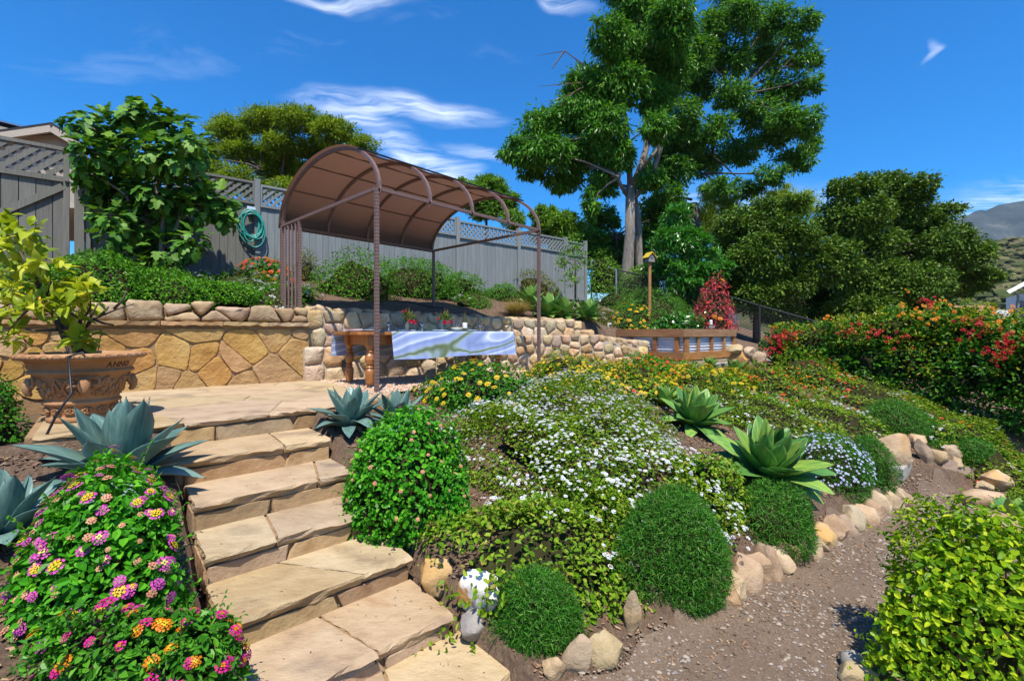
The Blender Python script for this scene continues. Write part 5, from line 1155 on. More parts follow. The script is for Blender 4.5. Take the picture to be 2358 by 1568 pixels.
pick = hv[RNG.integers(0, len(hv), 1500)]+RNG.normal(size=(1500, 3))*np.array([2.5, 3, 0]); blobs('chaparral_shrubs', pick, (.7, 2.4), LM('chaparral_leaf', [(.035, .05, .015), (.06, .075, .022), (.095, .10, .035), (.13, .12, .05)], trans=0, rough=.9, spec=.1), 'low chaparral shrubs dotting the brown hillside')
# ---------------------------------------------------------------- trees
def cl_px(lst, Y, jit, dep=.8, seed=0):
    r = random.Random(seed); out = []
    for e in lst:
        x, y, rx, ry = e[:4]; yy = (e[4] if len(e) > 4 else Y)+r.uniform(-jit, jit); a, b = rx/FD*yy, ry/FD*yy; out.append((P(x, y, yy), (a, max(a, b)*dep, b)))
    return out
M_ASH = LM('ash_leaf', [(0.028, 0.105, 0.010), (0.051, 0.177, 0.014), (0.084, 0.245, 0.021), (0.167, 0.337, 0.037)], trans=.22, rough=.33)
M_ASH2 = LM('ash_leaf_fine', [(0.031, 0.105, 0.011), (0.054, 0.166, 0.017), (0.084, 0.227, 0.025), (0.154, 0.321, 0.043)], trans=.25, rough=.36)
M_JAC = LM('jacaranda_leaf', [(0.060, 0.114, 0.007), (0.116, 0.194, 0.011), (0.182, 0.268, 0.018), (0.254, 0.334, 0.032)], trans=.32)
M_OAK = LM('oak_leaf', [(0.033, 0.074, 0.007), (0.055, 0.124, 0.012), (0.092, 0.181, 0.016), (0.184, 0.267, 0.036)], trans=.14, rough=.42)
M_MID = LM('mid_green_leaf', [(0.051, 0.128, 0.012), (0.089, 0.208, 0.018), (0.140, 0.279, 0.028), (0.204, 0.351, 0.050)], trans=.28)
M_PEPPER = LM('pepper_tree_leaf', [(0.135, 0.217, 0.017), (0.210, 0.304, 0.022), (0.300, 0.392, 0.033)], trans=.35)
M_GLOSS = LM('glossy_leaf', [(0.025, 0.120, 0.008), (0.045, 0.191, 0.012), (0.076, 0.263, 0.018)], trans=.22, rough=.28, spec=.5)

Y1 = 19.0
t1 = [(1462, -55, 80, 60), (1475, 25, 70, 55), (1545, 45, 52, 60), (1400, 85, 46, 45), (1462, 120, 72, 55), (1538, 150, 52, 55), (1348, 195, 50, 50), (1425, 200, 60, 50), (1515, 230, 36, 50), (1335, 262, 68, 40), (1250, 290, 55, 40), (1395, 285, 45, 42), (1190, 345, 36, 34), (1262, 350, 62, 38), (1345, 352, 62, 42), (1300, 412, 46, 28), (1225, 385, 36, 26), (1388, 415, 36, 36), (1358, 470, 16, 36), (1430, 360, 30, 34), (1560, 100, 30, 30), (1510, 290, 36, 36), (1495, 410, 34, 30), (1400, 345, 40, 36)]
base = P(1455, 655, Y1); forks = [P(1447, 330, Y1), P(1432, 235, Y1-.2), P(1402, 155, Y1-.3), P(1490, 320, Y1+.3), P(1488, 235, Y1+.4), P(1478, 120, Y1+.3), P(1450, 430, Y1), P(1425, 410, Y1-.6)]
ash = tree('ash_tree', 'tall ash tree with pale grey twin trunks and drooping leaves behind the chain link fence', Vector((base.x, base.y, gz(base.x, base.y))), [P(1444, 690, Y1), P(1444, 640, Y1), P(1450, 540, Y1), P(1452, 430, Y1)], [.30, .26, .205, .20], cl_px(t1, Y1, 1.1, seed=2), 78000, .25, .075, M_ASH, M_BARK, 5, droop=1.0, sub=30, spread=.40, fork=forks, limb_r=.06, tw=4, fill=.4)
mb = MB(); mb.tube([P(1451, 440, Y1), P(1449, 360, Y1), P(1440, 270, Y1-.1), P(1420, 190, Y1-.25), P(1400, 150, Y1-.3)], [.13, .11, .10, .07, .05], 8); mb.tube([P(1453, 440, Y1), P(1475, 385, Y1+.1), P(1489, 340, Y1+.3), P(1490, 240, Y1+.4), P(1479, 110, Y1+.3)], [.14, .13, .13, .10, .06], 8)
mb.tube([P(1462, 455, Y1), P(1500, 410, Y1-.2), P(1540, 285, Y1-.4)], [.11, .10, .06], 7); mb.tube([P(1444, 450, Y1), P(1428, 425, Y1-.4), P(1422, 405, Y1-.6)], [.09, .08, .05], 7); mb.tube([P(1480, 385, Y1+.1), P(1510, 350, Y1+.1), P(1528, 310, Y1+.2)], [.08, .06, .03], 6)
mb.build('main_limbs', M_BARK, ash, smooth=True)
mb = MB(); mb.tube([P(1474, 690, Y1+.3), P(1472, 600, Y1+.35), P(1470, 520, Y1+.35), P(1458, 430, Y1+.2)], [.22, .16, .14, .12], 9); mb.build('second_trunk', M_BARK, ash, smooth=True)
mb = MB()
for e in ([(1345, 150), (1300, 118), (1235, 130)], [(1300, 118), (1270, 160)], [(1350, 190), (1290, 195), (1240, 200)], [(1345, 200), (1300, 225), (1255, 235)], [(1320, 215), (1290, 245)]): mb.tube([P(x, y, Y1-.3) for x, y in e], [.035, .02, .006][:len(e)], 5)
mb.build('bare_branches', M_TWIG, ash)

Y2 = 23.0
t2 = [(1640, 70, 48, 42), (1705, 35, 50, 45), (1775, 45, 48, 42), (1845, 60, 36, 40), (1600, 130, 45, 45), (1668, 135, 58, 42), (1760, 130, 55, 42), (1848, 135, 38, 34), (1605, 195, 48, 48), (1690, 215, 48, 34), (1800, 205, 55, 36), (1868, 195, 24, 26), (1572, 275, 44, 52), (1645, 295, 44, 32), (1850, 285, 42, 40), (1770, 310, 55, 34), (1700, 350, 50, 30), (1622, 370, 50, 42), (1832, 368, 42, 30), (1780, 402, 38, 22), (1560, 395, 40, 40), (1728, 440, 36, 20), (1540, 330, 30, 50), (1870, 330, 26, 30), (1700, -20, 60, 40), (1660, 430, 40, 24), (1535, 215, 32, 40), (1525, 385, 46, 36), (1590, 330, 44, 42), (1545, 450, 40, 28), (1740, 260, 50, 30), (1810, 270, 46, 30)]
base = P(1600, 670, Y2)
tree('ash_tree', 'dark trunked ash tree with an open airy crown right of the twin trunks', Vector((base.x, base.y, gz(base.x, base.y))), [P(1600, 690, Y2), P(1598, 560, Y2), P(1592, 470, Y2)], [.42, .36, .30], cl_px(t2, Y2, 1.6, seed=4), 62000, .23, .085, M_ASH2, M_BARKD, 9, droop=.5, sub=26, spread=.36, fork=[P(1592, 460, Y2), P(1615, 400, Y2), P(1640, 360, Y2), P(1580, 380, Y2), P(1660, 300, Y2), P(1690, 230, Y2)], limb_r=.07, tw=5, fill=.35)
Y3 = 22.0
t3 = [(470, 345, 34, 28), (530, 305, 48, 32), (610, 280, 52, 28), (690, 278, 52, 28), (765, 300, 46, 28), (832, 338, 36, 24), (480, 395, 44, 24), (560, 355, 54, 26), (650, 335, 54, 24), (735, 345, 48, 24), (545, 410, 44, 20), (640, 395, 46, 22), (720, 400, 44, 24), (800, 370, 36, 20), (590, 435, 46, 20), (455, 380, 34, 26), (680, 440, 50, 24), (760, 420, 50, 24), (500, 430, 40, 20), (830, 390, 36, 26), (640, 365, 50, 26)]
base = P(690, 640, Y3)
tree('jacaranda_tree', 'yellow green feathery jacaranda tree with a domed crown beyond the fence', Vector((base.x, base.y, gz(base.x, base.y))), [P(690, 700, Y3), P(688, 560, Y3), P(684, 440, Y3)], [.3, .26, .2], cl_px(t3, Y3, 1.4, seed=6), 80000, .17, .06, M_JAC, M_BARKD, 12, droop=-.1, sub=44, spread=.40, fork=[P(684, 430, Y3), P(650, 400, Y3), P(720, 400, Y3), P(600, 390, Y3)], limb_r=.06, upn=1.1, tw=6, fill=.25)
def small_tree(name, label, lst, Y, n, L, W, mat, seed, tx, droop=.2, group=None, sub=14, jit=.8, shape='dia', spread=.3, tw=3, upn=.7, bark=None, fill=.35, lr=.05):
    by = max(e[1]+e[3] for e in lst); base = P(tx, by+40, Y); g = gz(base.x, base.y); ty = sum(e[1] for e in lst)/len(lst); b = Vector((base.x, base.y, min(g, base.z)))
    return tree(name, label, b, [b-Vector((0, 0, .2)), (b+P(tx, ty, Y))/2, P(tx, ty, Y)], [lr*2.2, lr*1.8, lr], cl_px(lst, Y, jit, seed=seed), n, L, W, mat, bark or M_BARKD, seed, droop=droop, sub=sub, spread=spread, limb_r=lr, tw=tw, upn=upn, shape=shape, group=group, fill=fill)
small_tree('leafy_tree', 'round mid green tree behind the far arch of the gazebo', [(1085, 440, 34, 26), (1130, 430, 40, 26), (1160, 465, 36, 30), (1110, 475, 44, 30), (1180, 505, 30, 24), (1060, 430, 18, 18)], 27, 22000, .20, .08, M_MID, 21, 1120)
small_tree('leafy_tree', 'yellow green tree showing over the lattice fence end', [(1255, 500, 32, 24), (1300, 515, 40, 28), (1340, 545, 34, 28), (1250, 540, 34, 22), (1310, 560, 40, 20)], 25, 20000, .19, .08, M_MID, 22, 1290)
small_tree('leafy_tree', 'shady green tree directly behind the twin trunks', [(1390, 500, 34, 30), (1400, 560, 40, 40), (1440, 600, 50, 40), (1370, 600, 40, 30), (1520, 520, 44, 50), (1480, 580, 36, 50), (1500, 480, 36, 30), (1550, 490, 40, 36), (1360, 560, 40, 36)], 24, 36000, .22, .09, M_ASH2, 23, 1420)
small_tree('pepper_tree', 'bright weeping pepper tree between the ash tree and the oak', [(1640, 440, 34, 26), (1665, 480, 40, 36), (1620, 500, 36, 40), (1650, 540, 46, 36)], 25, 22000, .26, .028, M_PEPPER, 24, 1645, droop=2.2, upn=.2)
small_tree('pepper_tree', 'pale weeping pepper tree rising behind the left of the oak', [(1800, 450, 36, 26), (1850, 470, 40, 30), (1780, 480, 36, 30)], 27, 12000, .26, .03, M_PEPPER, 25, 1815, droop=2.2, upn=.2)
small_tree('glossy_shrub_tree', 'glossy bright green young tree behind the bird house', [(1560, 500, 34, 36), (1545, 560, 50, 40), (1600, 570, 46, 44), (1530, 620, 46, 40), (1585, 635, 54, 44), (1640, 610, 34, 44), (1560, 680, 50, 34), (1610, 690, 40, 34)], 16.2, 18000, .19, .06, M_GLOSS, 26, 1575, droop=.5, jit=.6)
OK1 = [(1700, 520, 50, 46), (1760, 500, 54, 46), (1690, 590, 56, 52), (1750, 590, 64, 56), (1830, 540, 54, 50), (1680, 660, 50, 44), (1740, 680, 60, 44), (1820, 640, 60, 54), (1640, 650, 36, 40), (1830, 470, 36, 22), (1790, 720, 60, 30)]
small_tree('oak_tree', 'dense olive green oak beside the glossy young tree', OK1, 17.5, 60000, .135, .075, M_OAK, 27, 1740, jit=.9, sub=34, spread=.36)
OK2 = [(1940, 440, 34, 30), (1990, 425, 40, 28), (2050, 425, 46, 30), (2120, 430, 36, 24), (2000, 490, 60, 40), (2080, 490, 60, 44), (2160, 500, 50, 34), (1930, 510, 56, 46), (1990, 570, 76, 52), (2090, 570, 76, 52), (2180, 565, 60, 44), (2245, 585, 44, 40), (1910, 600, 66, 54), (2010, 650, 80, 52), (2110, 650, 76, 48), (2200, 640, 54, 44), (2260, 640, 36, 28), (1890, 680, 56, 44), (1980, 710, 76, 36), (2080, 710, 70, 32), (2145, 700, 44, 26), (1880, 740, 60, 30)]
small_tree('oak_tree', 'big dark spreading oak filling the right background above the flowering hedge', OK2, 18.5, 120000, .135, .075, M_OAK, 28, 2030, jit=1.4, sub=36, spread=.36, lr=.09)
small_tree('leafy_tree', 'grey green treetop behind the left shoulder of the jacaranda', [(440, 360, 24, 18), (425, 380, 20, 20)], 30, 1600, .2, .08, M_OAK, 29, 436)

# fig tree with its own large leaves
M_FIG = LM('fig_leaf', [(0.030, 0.094, 0.009), (0.048, 0.144, 0.013), (0.079, 0.208, 0.017), (0.146, 0.286, 0.031)], trans=.18, rough=.5, spec=.2, byobj=True)
M_FIGM = LM('fig_leaf_mass', [(0.026, 0.083, 0.008), (0.046, 0.132, 0.012), (0.073, 0.186, 0.016), (0.134, 0.258, 0.026)], trans=.18, rough=.5, spec=.2)
half = [(.03, 0), (.24, .02), (.42, .24), (.30, .34), (.20, .36), (.34, .52), (.40, .70), (.24, .68), (.15, .60), (.20, .80), (.13, .94), (.0, 1.0)]
def fig_leaf(name, L, mat, curl, fold):
    V = []; F = []
    for (x, y) in half: V += [(-x*L, y*L, fold*x*L-curl*L*y*y-.25*L*x*x), (0, y*L, -curl*L*y*y), (x*L, y*L, fold*x*L-curl*L*y*y-.25*L*x*x)]
    for i in range(len(half)-1):
        for k in range(2): a = i*3+k; F.append([a, a+1, a+4, a+3])
    return fmesh(name, V, F, mat, False)
FL = [fig_leaf('fig_leaf', .22, M_FIG, c_, f_) for c_, f_ in ((.2, .25), (.45, .1), (.05, .3), (.7, .2))]
YF = 8.0; fb = P(345, 640, YF); fb.z = gz(fb.x, fb.y)
fig = empty('fig_tree', fb); tag(fig, 'fig tree with large dark lobed leaves in front of the grey fence', 'tree')
FC = [(195, 285, 45, 24), (250, 300, 50, 40), (300, 265, 36, 30), (345, 270, 50, 34), (400, 290, 40, 40), (440, 325, 30, 20), (210, 350, 40, 40), (270, 360, 60, 50), (340, 350, 60, 50), (410, 360, 46, 46), (455, 350, 26, 26), (225, 420, 46, 40), (290, 440, 60, 50), (365, 440, 60, 50), (430, 430, 44, 40), (260, 500, 40, 36), (320, 520, 56, 44), (395, 500, 50, 44), (460, 470, 40, 36), (505, 470, 36, 34), (520, 500, 26, 22), (260, 545, 34, 26), (320, 580, 44, 40), (385, 575, 46, 36), (440, 555, 34, 30), (195, 395, 24, 24), (470, 440, 30, 26), (340, 620, 44, 24)]
fcl = cl_px(FC, YF, .45, seed=3); mb = MB(); r_ = random.Random(8)
stems = [fb+Vector((dx, dy, 0)) for dx, dy in ((-.28, 0), (-.05, .1), (.08, -.05), (.3, .05))]; fk = []
for i, s_ in enumerate(stems):
    e = P((290, 335, 360, 420)[i], (450, 400, 430, 470)[i], YF+(-.1, .1, 0, .15)[i]); mb.tube(limb_curve(s_-Vector((0, 0, .1)), e, .06, 7, i), [.055, .05, .045, .04, .035, .03, .025], 7); fk.append(e); fk.append((s_+e)/2)
for i, (c, rd) in enumerate(fcl): f = min(fk, key=lambda a: (a-c).length); mb.tube(limb_curve(f, c, .1, 5, i), [.022, .018, .014, .011, .006], 5, cap=False)
mb.build('trunk', M_BARK, fig, smooth=True)
fl = []
for (c, rd) in fcl:
    for k in range(max(10, int(110*rd[0]*rd[2]/.15))):
        d = Vector(rdir(1)[0]); p_ = c+Vector((d.x*rd[0], d.y*rd[1], d.z*rd[2]))*random.uniform(.45, 1.0); ax = (d*.9+Vector((0, 0, -.35))+Vector(rdir(1)[0])*.5).normalized(); nr = Vector((0, -.30, .95))+d*.35+Vector(rdir(1)[0])*.38; fl.append((p_, rot_to(ax, nr), random.uniform(.6, 1.15)))
fl.sort(key=lambda a: a[0].y); VV = []; FF = []; b = 0
for i, (p_, q_, s_) in enumerate(fl):
    if i < 290: inst('leaf', FL[i % 4], fig, p_, q_, s_)
    else:
        me = FL[i % 4]; v = np.empty(len(me.vertices)*3, np.float32); me.vertices.foreach_get('co', v); VV.append(v.reshape(-1, 3)@np.array(q_.to_matrix()).T*s_+np.array(p_))
        for pl_ in me.polygons: FF.append([b+j for j in pl_.vertices])
        b += len(me.vertices)
obj('leaves', np.concatenate(VV), FF, M_FIGM, fig, kind='stuff')
# ---------------------------------------------------------------- agaves: every leaf a part
M_SPINE = PM('dark_spine', (.05, .025, .018), .5)
def agave_leaf(name, L, W, mat, bow, chan, seed):
    r = random.Random(seed); ns_, nw = 10, 4; V = []; F = []; tw = r.uniform(-.15, .15)
    for side in (0, 1):
        for i in range(ns_+1):
            t = i/ns_; w = W*.5*(float(np.interp(t, [0, .1, .3, .5, .7, .85, .95, 1], [.50, .50, .78, 1.0, .88, .56, .22, .02])))
            yc = L*(t-.10*bow*t*t); zc_ = L*bow*(-.42*t*t+.10*math.sin(math.pi*t)); th = .020*(1-t)**.7*W/.12
            for j in range(nw+1):
                u_ = 2*j/nw-1; V.append((u_*w+tw*w*t, yc, zc_+chan*w*u_*u_*(1-.25*t)+.02*w*math.sin(t*9+u_*2)-(th*(1-u_*u_*.8)+.0015 if side else 0)))
    n1 = nw+1; off = (ns_+1)*n1
    for i in range(ns_):
        for j in range(nw): a = i*n1+j; F.append([a, a+1, a+n1+1, a+n1]); F.append([off+a, off+a+n1, off+a+n1+1, off+a+1])
        for j in (0, nw): a = i*n1+j; F.append([a, a+n1, off+a+n1, off+a] if j == 0 else [a, off+a, off+a+n1, a+n1])
    MI = [0]*len(F); b = len(V); tp = V[off-n1+nw//2]; d_ = (V[off-n1+nw//2][1]-V[off-2*n1+nw//2][1], V[off-n1+nw//2][2]-V[off-2*n1+nw//2][2]); l_ = math.hypot(*d_); w_ = W*.03
    V += [(-w_, tp[1]-.012, tp[2]), (w_, tp[1]-.012, tp[2]), (0, tp[1]-.012, tp[2]+w_*1.4), (0, tp[1]+.035*d_[0]/l_, tp[2]+.035*d_[1]/l_)]; F += [[b, b+1, b+3], [b+1, b+2, b+3], [b+2, b, b+3]]; MI += [1]*3
    return fmesh(name, V, F, [mat, M_SPINE], True, midx=MI)
def AM(name, cols, edge):
    """agave skin: waxy, banded along the leaf, slightly paler in the channel"""
    m, t, o = nt(name); L = t.links.new; b = t.nodes.new('ShaderNodeBsdfPrincipled'); b.inputs['Roughness'].default_value = .42; b.inputs['Specular IOR Level'].default_value = .4
    oi = t.nodes.new('ShaderNodeObjectInfo'); tcn = t.nodes.new('ShaderNodeTexCoord'); mp = t.nodes.new('ShaderNodeMapping'); mp.inputs['Scale'].default_value = (9, 1.2, 3); L(tcn.outputs['Object'], mp.inputs['Vector'])
    n = t.nodes.new('ShaderNodeTexNoise'); n.noise_dimensions = '4D'; n.inputs['Scale'].default_value = 4; n.inputs['Detail'].default_value = 5; L(mp.outputs[0], n.inputs['Vector']); L(oi.outputs['Random'], n.inputs['W'])
    ad = t.nodes.new('ShaderNodeMath'); ad.operation = 'MULTIPLY_ADD'; ad.inputs[1].default_value = .35; L(oi.outputs['Random'], ad.inputs[0]); sb = t.nodes.new('ShaderNodeMath'); sb.operation = 'SUBTRACT'; sb.inputs[1].default_value = .17; L(n.outputs['Fac'], sb.inputs[0]); L(sb.outputs[0], ad.inputs[2])
    cr = ramp(t, cols, [.25, .5, .78]); L(ad.outputs[0], cr.inputs[0]); L(cr.outputs[0], b.inputs['Base Color'])
    bp = t.nodes.new('ShaderNodeBump'); bp.inputs['Strength'].default_value = .15; bp.inputs['Distance'].default_value = .01; L(n.outputs['Fac'], bp.inputs['Height']); L(bp.outputs[0], b.inputs['Normal'])
    L(b.outputs[0], o.inputs['Surface']); return m
M_AGB = AM('blue_agave', [(.060, .125, .105), (.115, .205, .17), (.20, .30, .245)], None)
M_AGG = AM('green_agave', [(.050, .15, .030), (.095, .23, .040), (.26, .38, .06)], None)
M_AGBR = AM('bright_agave', [(.06, .15, .02), (.11, .23, .03), (.22, .34, .06)], None)
M_DRYAG = SM('dry_agave_leaf', [(.16, .10, .05), (.30, .20, .10), (.24, .22, .09)], scale=6, bump=.4, bscale=25, rnd=.2)
AGL = {}
def agave(label, c, rad, mat, n=30, seed=0, group=None, wide=.30, flat=0, tiltv=None, face=None, stemh=0):
    o = empty('agave', c); tag(o, label, 'agave', group); r = random.Random(seed)
    if mat.name not in AGL: AGL[mat.name] = [agave_leaf('agave_leaf', 1, max(wide, .36), mat, bw, ch, k) for k, (bw, ch) in enumerate(((.12, .35), (.35, .30), (.6, .28), (-.1, .4), (.85, .25)))]
    T0 = Vector(tiltv).to_track_quat('Z', 'Y') if tiltv else None
    for i in range(n):
        t = (i+.5)/n; az = i*2.39996+r.uniform(-.15, .15); el = R(86-(78+flat)*t**.85)+r.uniform(-.09, .09); L = rad*(.66+.44*math.sin(math.pi*(.22+.62*t)))*r.uniform(.9, 1.12)
        ax = Vector((math.cos(az)*math.cos(el), math.sin(az)*math.cos(el), math.sin(el))); nr = Vector((-math.cos(az)*math.sin(el), -math.sin(az)*math.sin(el), math.cos(el)))
        if t < .08: nr = nr
        off = Vector((math.cos(az), math.sin(az), 0))*rad*.05+Vector((0, 0, rad*(.10-.08*t)+stemh))
        if T0: ax = T0@ax; nr = T0@nr; off = T0@off
        k = 3 if t < .25 else (0 if t < .45 else (1 if t < .7 else (2 if r.random() < .7 else 4)))
        inst('leaf', AGL[mat.name][k], o, Vector(c)+off, rot_to(ax, nr), L)
    if 'dry' not in AGL: AGL['dry'] = [agave_leaf('dry_agave_leaf', 1, wide*.7, M_DRYAG, 1.1, .5, 9)]
    for i in range(4):
        az = r.uniform(0, 6.28); el = R(r.uniform(-38, -12)); ax = Vector((math.cos(az)*math.cos(el), math.sin(az)*math.cos(el), math.sin(el))); nr = Vector((-math.cos(az)*math.sin(el), -math.sin(az)*math.sin(el), math.cos(el))); inst('dry_leaf', AGL['dry'][0], o, Vector(c)+Vector((0, 0, stemh+rad*.04)), rot_to(ax, nr), rad*r.uniform(.5, .8))
    mb = MB(); mb.tube([Vector(c)-Vector((0, 0, .1)), Vector(c)+Vector((0, 0, stemh+rad*.12))], [rad*.10, rad*.09], 8); mb.build('stem', M_TWIG, o)
    return o
ga_ = lambda x, y: G(x, y)
c = G(262, 1150); c = Vector((-2.66, 3.10, gz(-2.66, 3.10)-.06)); agave('large blue agave with broad leaves in front of the terracotta pot', c, .53, M_AGB, 24, 1, wide=.36, stemh=.0)
c = Vector((-2.75, 2.45, 0)); agave('blue green agave cut off at the left edge', Vector((c.x, c.y, gz(c.x, c.y))), .34, M_AGB, 24, 2)
c = G(805, 985); agave('small blue agave at the top of the steps nearest the patio edge', c, .36, M_AGB, 26, 3)
c = G(915, 985); agave('small blue agave behind the green lantana by the gazebo post', c, .36, M_AGB, 26, 4)
c = G(1745, 1130); agave('large green agave leaning over the boulder edging', c, .50, M_AGG, 46, 5, wide=.40, flat=14, tiltv=(.10, -.40, 1), stemh=.14)
c = G(1590, 985); agave('green agave among the white flowers, left of the largest green agave', c, .46, M_AGG, 28, 6, tiltv=(.25, -.25, 1))
c = G(1530, 935); agave('small green agave half hidden by white flowers', c, .30, M_AGG, 20, 7)
c = G(1798, 845); agave('bright green agave beside the boulders by the hedge', c, .42, M_AGBR, 28, 8)
c = G(1690, 868); agave('small green agave under the planter corner', c, .34, M_AGBR, 24, 9)
c = G(1635, 855); agave('small green agave peeping above yellow flowers by the planter', c, .28, M_AGBR, 20, 10)
for x, y, rr, lab, sd, mt in ((1222, 712, .55, 'bright agave on the bank beside the ornamental grass', 11, M_AGBR), (1262, 735, .55, 'deep green agave on the bank above the rubble wall', 12, M_AGG), (1300, 738, .50, 'bright agave at the middle of the bank cluster', 13, M_AGBR), (1352, 738, .50, 'dark green rosette agave at the right of the bank cluster', 14, M_AGG), (1275, 690, .40, 'agave at the back of the bank cluster', 15, M_AGBR)):
    agave(lab, G(x, y), rr, mt, 26, sd)
c = P(2352, 1120, 4.3); agave('green agave at the right edge beside the path', Vector((c.x, c.y, gz(c.x, c.y))), .38, M_AGG, 24, 16)

# ---------------------------------------------------------------- lantanas and mounds in the front beds
M_LANT = LM('lantana_leaf', [(0.024, 0.132, 0.006), (0.039, 0.207, 0.008), (0.065, 0.288, 0.013), (0.140, 0.413, 0.021)], trans=.25, rough=.4)
M_LANTD = LM('dark_lantana_leaf', [(0.022, 0.099, 0.006), (0.036, 0.157, 0.009), (0.060, 0.223, 0.014), (0.108, 0.297, 0.021)], trans=.2, rough=.4)
M_TRAIL = LM('trailing_lantana_leaf', [(0.065, 0.144, 0.006), (0.106, 0.219, 0.008), (0.157, 0.280, 0.012), (0.285, 0.363, 0.032), (0.285, 0.197, 0.048)], trans=.25, pos=[0, .35, .7, .92, 1])
M_ROSE = LM('rosemary_needle', [(0.019, 0.088, 0.006), (0.032, 0.141, 0.009), (0.055, 0.201, 0.014), (0.147, 0.281, 0.054)], trans=.15, pos=[0, .4, .8, 1])
M_LIME = LM('lime_leaf', [(0.068, 0.172, 0.005), (0.128, 0.257, 0.006), (0.255, 0.386, 0.011), (0.480, 0.543, 0.024)], trans=.32, pos=[0, .35, .72, 1], rough=.4)
M_STALK = LM('green_stalk', [(.06, .11, .02), (.10, .15, .03)], trans=0)
M_PINK = LM('pink_petal', [(.48, .045, .30), (.58, .07, .38), (.62, .12, .42)], trans=.25, tcol=(1.4, 1.2, 1.4)); M_MAG = LM('magenta_petal', [(.50, .010, .12), (.58, .015, .20), (.62, .03, .28)], trans=.25, tcol=(1.4, 1.2, 1.4))
M_YEL = LM('yellow_petal', [(.62, .40, .015), (.68, .48, .03)], trans=.25, tcol=(1.3, 1.3, 1)); M_PYEL = LM('pale_yellow_petal', [(.66, .50, .10), (.72, .60, .22)], trans=.25, tcol=(1.3, 1.3, 1)); M_ORA = LM('orange_petal', [(.56, .15, .006), (.60, .22, .010)], trans=.25, tcol=(1.3, 1.1, 1))
M_PEACH = LM('peach_petal', [(.60, .22, .14), (.66, .34, .20)], trans=.25, tcol=(1.3, 1.2, 1)); M_WHT = LM('white_petal', [(.70, .71, .74), (.80, .81, .82)], trans=.3, tcol=(1.1, 1.1, 1.1)); M_RED = LM('red_petal', [(.50, .015, .012), (.60, .05, .02), (.62, .13, .02)], trans=.25, tcol=(1.3, 1.1, 1)); M_LAV = LM('lavender_petal', [(.42, .46, .70), (.55, .58, .76)], trans=.25, tcol=(1.1, 1.1, 1.1)); M_CRIM = LM('crimson_bract', [(.36, .005, .012), (.46, .008, .02), (.52, .015, .035)], trans=.35, tcol=(1.4, 1, 1))
M_FADE = LM('faded_petal', [(.34, .24, .15), (.45, .36, .24)], trans=.2)
FH = dict(pink=[flower_head('flower', [M_PINK, M_PYEL, M_STALK], .030, 13, 3, .55, 1, 2), flower_head('flower', [M_PINK, M_PINK, M_STALK], .028, 13, 3, .6, 2), flower_head('flower', [M_PINK, M_YEL, M_STALK], .030, 13, 3, .5, 4, 1)],
          peach=[flower_head('flower', [M_PEACH, M_PEACH, M_STALK], .016, 9, 2, .6, 5)],
          mag=[flower_head('flower', [M_MAG, M_ORA, M_STALK], .030, 13, 3, .55, 6, 2), flower_head('flower', [M_MAG, M_MAG, M_STALK], .031, 13, 3, .6, 7), flower_head('flower', [M_ORA, M_YEL, M_STALK], .028, 12, 3, .5, 8)],
          white=[flower_head('flower', [M_WHT, M_WHT, M_STALK], .021, 9, 2, .5, 9), flower_head('flower', [M_WHT, M_WHT, M_STALK], .018, 8, 2, .3, 10), flower_head('flower', [M_WHT, M_FADE, M_STALK], .020, 9, 2, .8, 21, 1)],
          yellow=[flower_head('flower', [M_YEL, M_YEL, M_STALK], .026, 11, 2, .6, 11), flower_head('flower', [M_YEL, M_ORA, M_STALK], .024, 10, 2, .6, 12)],
          gold=[flower_head('flower', [M_YEL, M_YEL, M_STALK], .026, 9, 2, .6, 13)],
          red=[flower_head('flower', [M_RED, M_ORA, M_STALK], .026, 10, 2, .6, 14), flower_head('flower', [M_RED, M_RED, M_STALK], .024, 10, 2, .6, 15)],
          orange=[flower_head('flower', [M_ORA, M_ORA, M_STALK], .024, 10, 2, .6, 16), flower_head('flower', [M_RED, M_ORA, M_STALK], .024, 10, 2, .6, 17)],
          lav=[flower_head('flower', [M_LAV, M_LAV, M_STALK], .010, 5, 1, .3, 18)],
          crim=[flower_head('flower', [M_CRIM, M_CRIM, M_STALK], .055, 6, 2, 1.1, 19)],
          sun=[flower_head('flower', [M_YEL, M_ORA, M_STALK], .050, 9, 2, .15, 20, 1)])
def plant(name, label, cat, spec, n, L, W, mat, seed, flowers=(), group=None, **kw):
    """a mound from its outline with flower heads over it"""
    dep = kw.pop('dep', .85); Yf = kw.pop('Y', None); h = kw.pop('h', None); lamp = kw.get('lamp', .22)
    if h: c, rad = fit2(*spec, h); kw['drp'] = True
    else: c, rad = fit(*spec, dep=dep, Y=Yf)
    o = bush(name, label, cat, c, rad, n, L, W, mat, seed, group, **kw)
    for (kind, cnt, sc, zmin) in flowers: heads_on(o, c, rad, seed, cnt, FH[kind], 'flower', sc, zmin, lamp=lamp, face=(-c.x*.6, -c.y, 2.2) if zmin < .3 and not h else None, drp=bool(h), clus=max(8, cnt//6) if kind == 'white' else 0)
    return o
plant('pink_lantana', 'pink and yellow flowered lantana at the lower left beside the steps', 'shrub', (240, 1122, 1505, 188), 9500, .040, .027, M_LANT, 31, [('pink', 84, .85, .0), ('peach', 70, .9, .0)], dep=.75, shell=.17, zmin=-.5, lamp=.38)
plant('magenta_lantana', 'magenta and orange flowered lantana at the bottom left corner of the steps', 'shrub', (350, 1436, 1660, 142), 6500, .036, .020, M_LANTD, 32, [('mag', 70, .8, .05)], dep=.7, shell=.2, zmin=-.5, lamp=.4)
